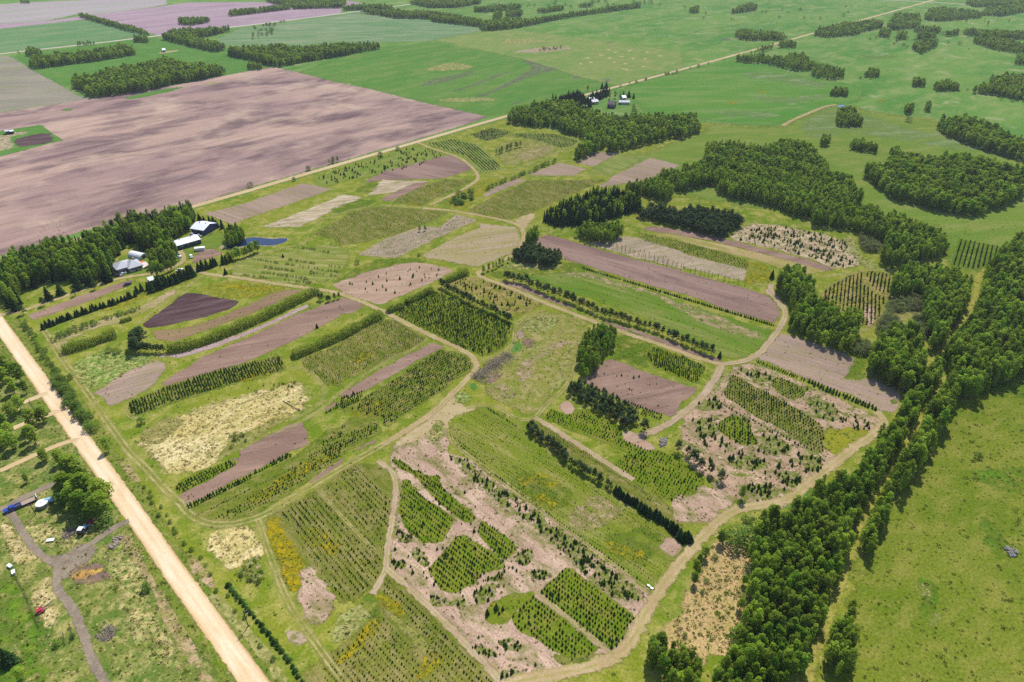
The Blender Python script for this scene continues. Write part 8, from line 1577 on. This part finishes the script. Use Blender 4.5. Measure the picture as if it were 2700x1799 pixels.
building('lease_shed', 'small dark well-site building on the lease site', (-493.0,655.4), (-490.7,657.4), 6, 3, .8, 'dark_barn', 'grey_roof', 1, 0)
building('lease_shed', 'second well-site building beside the small dark one', (-489.3,657.4), (-487.8,659.4), 5, 2.6, .6, 'blue_wall', 'white_metal', 1, 0)

def wheel(t, x, y, r, w):
    k = part(t, 'wheel', cyl((x, y - w / 2, r), r, w, 14, 'y'), 'tyre')
    part(k, 'rim', cyl((x, y - w / 2 - .01, r), r * .55, w + .02, 10, 'y'), 'steel')
def pickup(label, loc, rz, paint):
    t = thing('pickup_truck', label, 'truck', loc, rz)
    part(t, 'body', [box(-2.9, -.98, .45, 2.9, .98, 1.0), taper(1.2, -.95, 2.9, .95, 1.0, 1.22, .12, .08)], paint)
    c = part(t, 'cab', taper(-.9, -.92, 1.3, .92, 1.0, 1.85, .45, .14), paint)
    part(c, 'windscreen', taper(.85, -.8, 1.32, .8, 1.12, 1.7, .2, .08), 'glass'); part(c, 'side_window', taper(-.6, -.94, .8, .94, 1.15, 1.65, .2, .1), 'glass')
    part(t, 'bed', [box(-2.85, -.97, 1.0, -.95, -.85, 1.35), box(-2.85, .85, 1.0, -.95, .97, 1.35), box(-2.88, -.97, 1.0, -2.78, .97, 1.34)], paint)
    part(t, 'bed_floor', box(-2.8, -.84, .98, -.95, .84, 1.06), 'dark_door')
    for x in (-1.9, 1.85):
        for y in (-.88, .88): wheel(t, x, y, .42, .28)
    for y in (-.7, .7): part(t, 'headlight', box(2.88, y - .18, .8, 2.95, y + .18, .98), 'white_paint')
def car(label, loc, rz, paint, L=4.5, group=None):
    t = thing('parked_car', label, 'car', loc, rz, group)
    part(t, 'body', [taper(-L / 2, -.9, L / 2, .9, .3, .95, .06, .04)], paint)
    c = part(t, 'cabin', taper(-L * .32, -.82, L * .2, .82, .95, 1.45, .42, .12), 'glass')
    part(c, 'car_roof', taper(-L * .32 + .42, -.72, L * .2 - .42, .72, 1.45, 1.5, .05, .05), paint)
    for x in (-L * .31, L * .31):
        for y in (-.8, .8): wheel(t, x, y, .33, .22)
    for y in (-.62, .62): part(t, 'headlight', box(L / 2 - .06, y - .16, .62, L / 2 + .02, y + .16, .8), 'white_paint')
def flatbed(label, loc, rz):
    t = thing('flatbed_trailer', label, 'trailer', loc, rz)
    for i in range(9): part(t, 'plank', box(-3.8, -1.15 + i * .255, .78, 3.6, -.91 + i * .255, .86), 'plank')
    part(t, 'side_rail', [box(-3.9, -1.25, .6, 3.7, -1.16, .9), box(-3.9, 1.16, .6, 3.7, 1.25, .9)], 'dark_door')
    part(t, 'headboard', box(-3.9, -1.2, .86, -3.75, 1.2, 1.9), 'white_paint')
    part(t, 'drawbar', tube((3.6, 0, .6), (5.2, 0, .55), .07, .06), 'steel')
    for x in (-1.6, -.6):
        for y in (-1.3, 1.3): wheel(t, x, y, .38, .25)
rzt = ang((-182.0,178.8), (-186.1,175.0))
pickup('dark blue pickup truck hitched to a flatbed on the grey lane', (-185.5,175.0), rzt, 'blue_paint')
flatbed('long plank flatbed trailer behind the blue pickup', (-182.5,177.9), rzt)
car('red car parked on the yard grass beside the round bush', (-152.4,168.9), ang((-153.6,168.2), (-151.4,170.0)), 'red_paint', 4.9)
def tractor():
    t = thing('tractor', 'blue and white cab tractor on the straw-flecked yard', 'tractor', (-153.7,164.4), ang((-154.5,163.7), (-152.7,165.1)) + .9)
    part(t, 'hood', [box(.3, -.45, .9, 2.2, .45, 1.7)], 'light_blue')
    part(t, 'chassis', box(-1.2, -.4, .6, 2.2, .4, .95), 'dark_door')
    c = part(t, 'cab', taper(-1.4, -.8, .35, .8, 1.2, 2.5, .12, .1), 'glass')
    part(c, 'cab_roof', box(-1.45, -.85, 2.5, .4, .85, 2.66), 'white_paint')
    for y in (-.95, .95): wheel(t, -.8, y, .82, .45)
    for y in (-.8, .8): wheel(t, 1.7, y, .5, .3)
    part(t, 'loader_arm', [tube((.2, -.75, 1.7), (2.6, -.75, .8), .08, .07), tube((.2, .75, 1.7), (2.6, .75, .8), .08, .07)], 'white_paint')
    part(t, 'loader_bucket', box(2.5, -1.1, .25, 3.1, 1.1, .85), 'light_blue')
    part(t, 'exhaust', tube((1.4, .2, 1.7), (1.4, .2, 2.6), .05, .05), 'dark_door')
tractor()
def tank():
    t = thing('water_tank', 'round white tank standing beside the big yard tree', 'tank', (-175.5,176.9))
    part(t, 'wall', cyl((0, 0, 0), 2.0, 1.7, 28), 'steel')
    l = part(t, 'lid', cyl((0, 0, 1.7), 2.05, .28, 28, 'z', .35), 'tank_white')
    part(l, 'hatch', cyl((0, 0, 1.96), .34, .14, 12), 'silver_car')
    part(t, 'band', [cyl((0, 0, .5), 2.02, .08, 28), cyl((0, 0, 1.1), 2.02, .08, 28)], 'silver_car')
tank()
def barrel_shed():
    t = thing('blue_cistern', 'pale blue cistern half hidden under the big yard tree', 'tank', (-173.9,178.9), .4)
    part(t, 'shell', cyl((-1.4, 0, 1.1), 1.0, 2.8, 16, 'x'), 'light_blue')
    part(t, 'cradle', [box(-1, -.9, 0, -.8, .9, .6), box(.8, -.9, 0, 1.0, .9, .6)], 'dark_door')
barrel_shed()
def auger():
    a, b = (-149.7,132.5), (-147.1,135.7)
    t = thing('grain_auger', 'red farm implement with a long tube beside the straw patch', 'implement', a, ang(a, b))
    L = float(np.linalg.norm(np.array(b) - np.array(a)))
    part(t, 'frame', [tube((-.8, -.9, .5), (2.2, 0, .9), .1, .1), tube((-.8, .9, .5), (2.2, 0, .9), .1, .1), box(-1.0, -1.1, .4, .4, 1.1, .7), tube((-.2, -.9, .6), (-.2, .9, 1.5), .08, .08)], 'red_paint')
    part(t, 'hopper', taper(-1.2, -.45, -.2, .45, .7, 1.2, -.2, -.2), 'red_paint')
    part(t, 'tube', tube((-.6, 0, .6), (L, 0, 1.5), .16, .14, 8), 'tin_green')
    for y in (-1.15, 1.15): wheel(t, .2, y, .42, .22)
auger()
def crate(label, p, rz, L=1.7, W=.8, H=.7, name='white_bin'):
    t = thing(name, label, 'bin', p, rz)
    part(t, 'body', taper(-L / 2, -W / 2, L / 2, W / 2, 0, H, -.08, -.08), 'white_paint')
    part(t, 'lid', box(-L / 2 - .14, -W / 2 - .14, H, L / 2 + .14, W / 2 + .14, H + .1), 'tank_white')
crate('upper white bin at the end of the dark rail fence', (-170.4,149.3), -.5)
crate('lower white bin at the head of the dark rail fence', (-167.6,146.8), -.9)
crate('low white wrapped bundle at the foot of the spruce file', (45.9,143.2), -.6, .8, .35, .25, 'white_bundle')
crate('tiny white wrapped bundle at the lane corner', (46.8,142.2), -.6, .8, .4, .25, 'white_bundle')
crate('white sheet heap on the straw-flecked yard', (-163.2,160.6), .2, 2.2, 1.0, .4, 'white_sheet')
crate('white caravan beside the garden plot', (-203.8,398.9), .3, 6.0, 2.2, 2.0, 'white_caravan')
def fence(label, a, b, step, mat='pole_wood', h=1.2):
    a, b = np.array(a), np.array(b)
    L = float(np.linalg.norm(b - a)); n = max(2, int(L / step))
    t = thing('rail_fence', label, 'fence', a, ang(a, b))
    for i in range(n + 1): part(t, 'post', tube((L * i / n, 0, 0), (L * i / n, 0, h), .09, .08, 5), mat)
    for z in (.5, 1.0): part(t, 'rail', box(0, -.03, z - .06, L, .03, z + .06), mat)
fence('dark rail fence running down from the white bins', (-167.0,146.4), (-160.3,140.3), 2.5)
fence('thin pole fence along the deep green lawn', (-159.5,139.5), (-147.0,126.6), 4.0)
fence('dark pole fence on the clipped lawn corner', (-218.6,239.7), (-211.0,232.5), 3.0)
fence('old pole corral rail beside the yard lane', (-138.1,124.2), (-135.7,120.8), 2.0)
fence('second pole corral rail beside the yard lane', (-137.9,127.2), (-134.1,122.7), 2.0)
def pole(label, p, h):
    t = thing('utility_pole', label, 'pole', p, A1)
    part(t, 'shaft', tube((0, 0, -.1), (0, 0, h), .16, .11, 8), 'pole_wood')
    part(t, 'crossarm', box(-1.1, -.06, h - .7, 1.1, .06, h - .56), 'pole_wood')
    for x in (-1, -.4, .4, 1): part(t, 'insulator', cyl((x, 0, h - .56), .06, .16, 6), 'white_paint')
pole('wooden utility pole on the dry bank right of the gravel road', (-82.1,127.5), 7.5)
pole('brown utility post beside the round white tank', (-175.7,172.6), 5.5)
def log():
    a, b = (-104.2,241.0), (-93.1,233.1)
    L = float(np.linalg.norm(np.array(b) - np.array(a)))
    t = thing('irrigation_pipe', 'thin dark pipe lying across the straw patch', 'pipe', a, ang(a, b))
    part(t, 'pipe', tube((0, 0, .2), (L, 0, .2), .14, .14, 8), 'pole_wood')
    for i in range(1, 5): part(t, 'coupling', tube((L * i / 5 - .2, 0, .2), (L * i / 5 + .2, 0, .2), .2, .2, 8), 'steel')
log()
def heap(name, label, cat, a, b, w, h, n, mat, stick=True, seed=5):
    r = np.random.default_rng(seed)
    a, b = np.array(a), np.array(b); L = float(np.linalg.norm(b - a)); rz = ang(a, b)
    ps = []
    for i in range(n):
        x, y = r.uniform(0, L), r.normal(0, w * .33)
        z = h * max(.05, 1 - (abs(y) / (w * .6)) ** 2) * r.uniform(.2, 1) * (.6 + .4 * math.sin(x * .5))
        if stick:
            d = np.array([r.normal() * 1.2, r.normal(), r.normal() * .35]); d *= r.uniform(.5, 1.5) / np.linalg.norm(d)
            ps.append(tube(np.array([x, y, max(.1, z)]) - d, np.array([x, y, max(.1, z)]) + d, r.uniform(.05, .14), .04, 4))
        else:
            k = r.uniform(.3, .75)
            v, f = cyl((x, y, max(0, z - k * .4)), k, k * .8, 6, 'z', k * .55)
            v = [(p[0] + r.normal() * .08, p[1] + r.normal() * .08, p[2] + r.normal() * .06) for p in v]
            ps.append((v, f))
    v, f = join(ps)
    m = mesh_from(name, v, f, MATS[mat])
    o = add_obj(name, m, None, (a[0], a[1], .08), rz)
    tag(o, label, cat)
heap('brush_pile', 'long grey brush pile beside the central meadow', 'brush pile', (-17.3,258.4), (-1.1,280.2), 7, 1.6, 700, 'brush')
heap('rock_pile', 'grey stone pile out on the olive pasture', 'rock pile', (174.9,159.8), (177.0,156.9), 2.6, 1.0, 70, 'rock', False)
heap('rock_pile', 'small grey stone heap beside the lane by the dark pines', 'rock pile', (62.8,215.2), (65.4,214.3), 4, .9, 60, 'rock', False, 6)
heap('brush_pile', 'small dark brush heap on the straw-flecked yard', 'brush pile', (-159.6,162.4), (-156.5,164.4), 3, .6, 120, 'brush', True, 8)
heap('rock_pile', 'pale rubble ring on the near yard grass', 'rock pile', (-141.4,159.6), (-138.9,159.3), 4, .4, 50, 'brush', False, 9)
heap('brush_pile', 'dead brush lying on the near yard grass', 'brush pile', (-125.4,122.3), (-124.6,126.8), 4, .5, 120, 'brush', True, 10)
for i, (p, q, mt, lb) in enumerate([((-239.8,362.6), (-239.4,364.0), 'dark_car', 'leftmost dark car parked beside the driveway'), ((-238.3,363.2), (-237.9,364.6), 'dark_car', 'middle dark car parked beside the driveway'), ((-236.8,363.8), (-236.4,365.2), 'silver_car', 'silver car parked nearest the grey bungalow'), ((-205.5,388.8), (-206.0,389.8), 'white_paint', 'white car parked beside the garden plot'), ((-214.3,390.5), (-214.6,391.8), 'silver_car', 'silver car parked at the bend below the long shed'), ((-213.2,387.2), (-212.5,388.0), 'white_paint', 'white car parked under the poplar grove'), ((-204.7,369.5), (-204.0,370.3), 'white_paint', 'white car half hidden in the driveway shelterbelt'), ((-218.0,422.6), (-216.2,421.6), 'white_paint', 'white car in front of the broad shop'), ((-212.8,420.7), (-212.0,420.3), 'silver_car', 'silver car at the corner of the broad shop'), ((-227.8,350.7), (-227.5,351.1), 'dark_car', 'dark car at the end of the narrow mauve bed'), ((-237.2,366.7), (-237.2,367.9), 'dark_car', 'dark car at the bungalow door')]):
    car(lb, p, ang(p, q), mt, 4.6)
def umbrella_tent():
    t = thing('garden_canopy', 'small orange canopy on the bungalow patio', 'canopy', (-231.7,376.7))
    part(t, 'canopy_top', hip(0, 0, 3, 3, 2.1, .8, .1), 'orange_tarp')
    for x in (-1.4, 1.4):
        for y in (-1.4, 1.4): part(t, 'leg', tube((x, y, 0), (x, y, 2.1), .05, .05, 5), 'steel')
umbrella_tent()


# ------------------------------------------------------------------ haze
def haze():
    R, lo, hi = 7050.0, -1.5, 192.0
    v = [(x, y, z) for z in (lo, hi) for x, y in ((-R, -R), (R, -R), (R, R), (-R, R))]
    f = [(3, 2, 1, 0), (4, 5, 6, 7), (0, 1, 5, 4), (1, 2, 6, 5), (2, 3, 7, 6), (3, 0, 4, 7)]
    mat = bpy.data.materials.new('haze'); mat.use_nodes = True
    nt = mat.node_tree; nt.nodes.clear()
    out = nt.nodes.new('ShaderNodeOutputMaterial'); pv = nt.nodes.new('ShaderNodeVolumePrincipled')
    pv.inputs['Color'].default_value = (.80, .88, 1.0, 1); pv.inputs['Density'].default_value = HAZE
    pv.inputs['Anisotropy'].default_value = .2
    nt.links.new(pv.outputs[0], out.inputs['Volume'])
    o = add_obj('haze', mesh_from('haze', v, f, mat))
    tag(o, 'thin pale summer haze over the distant fields', 'haze', kind='stuff')
HAZE = 5.2e-5
haze()
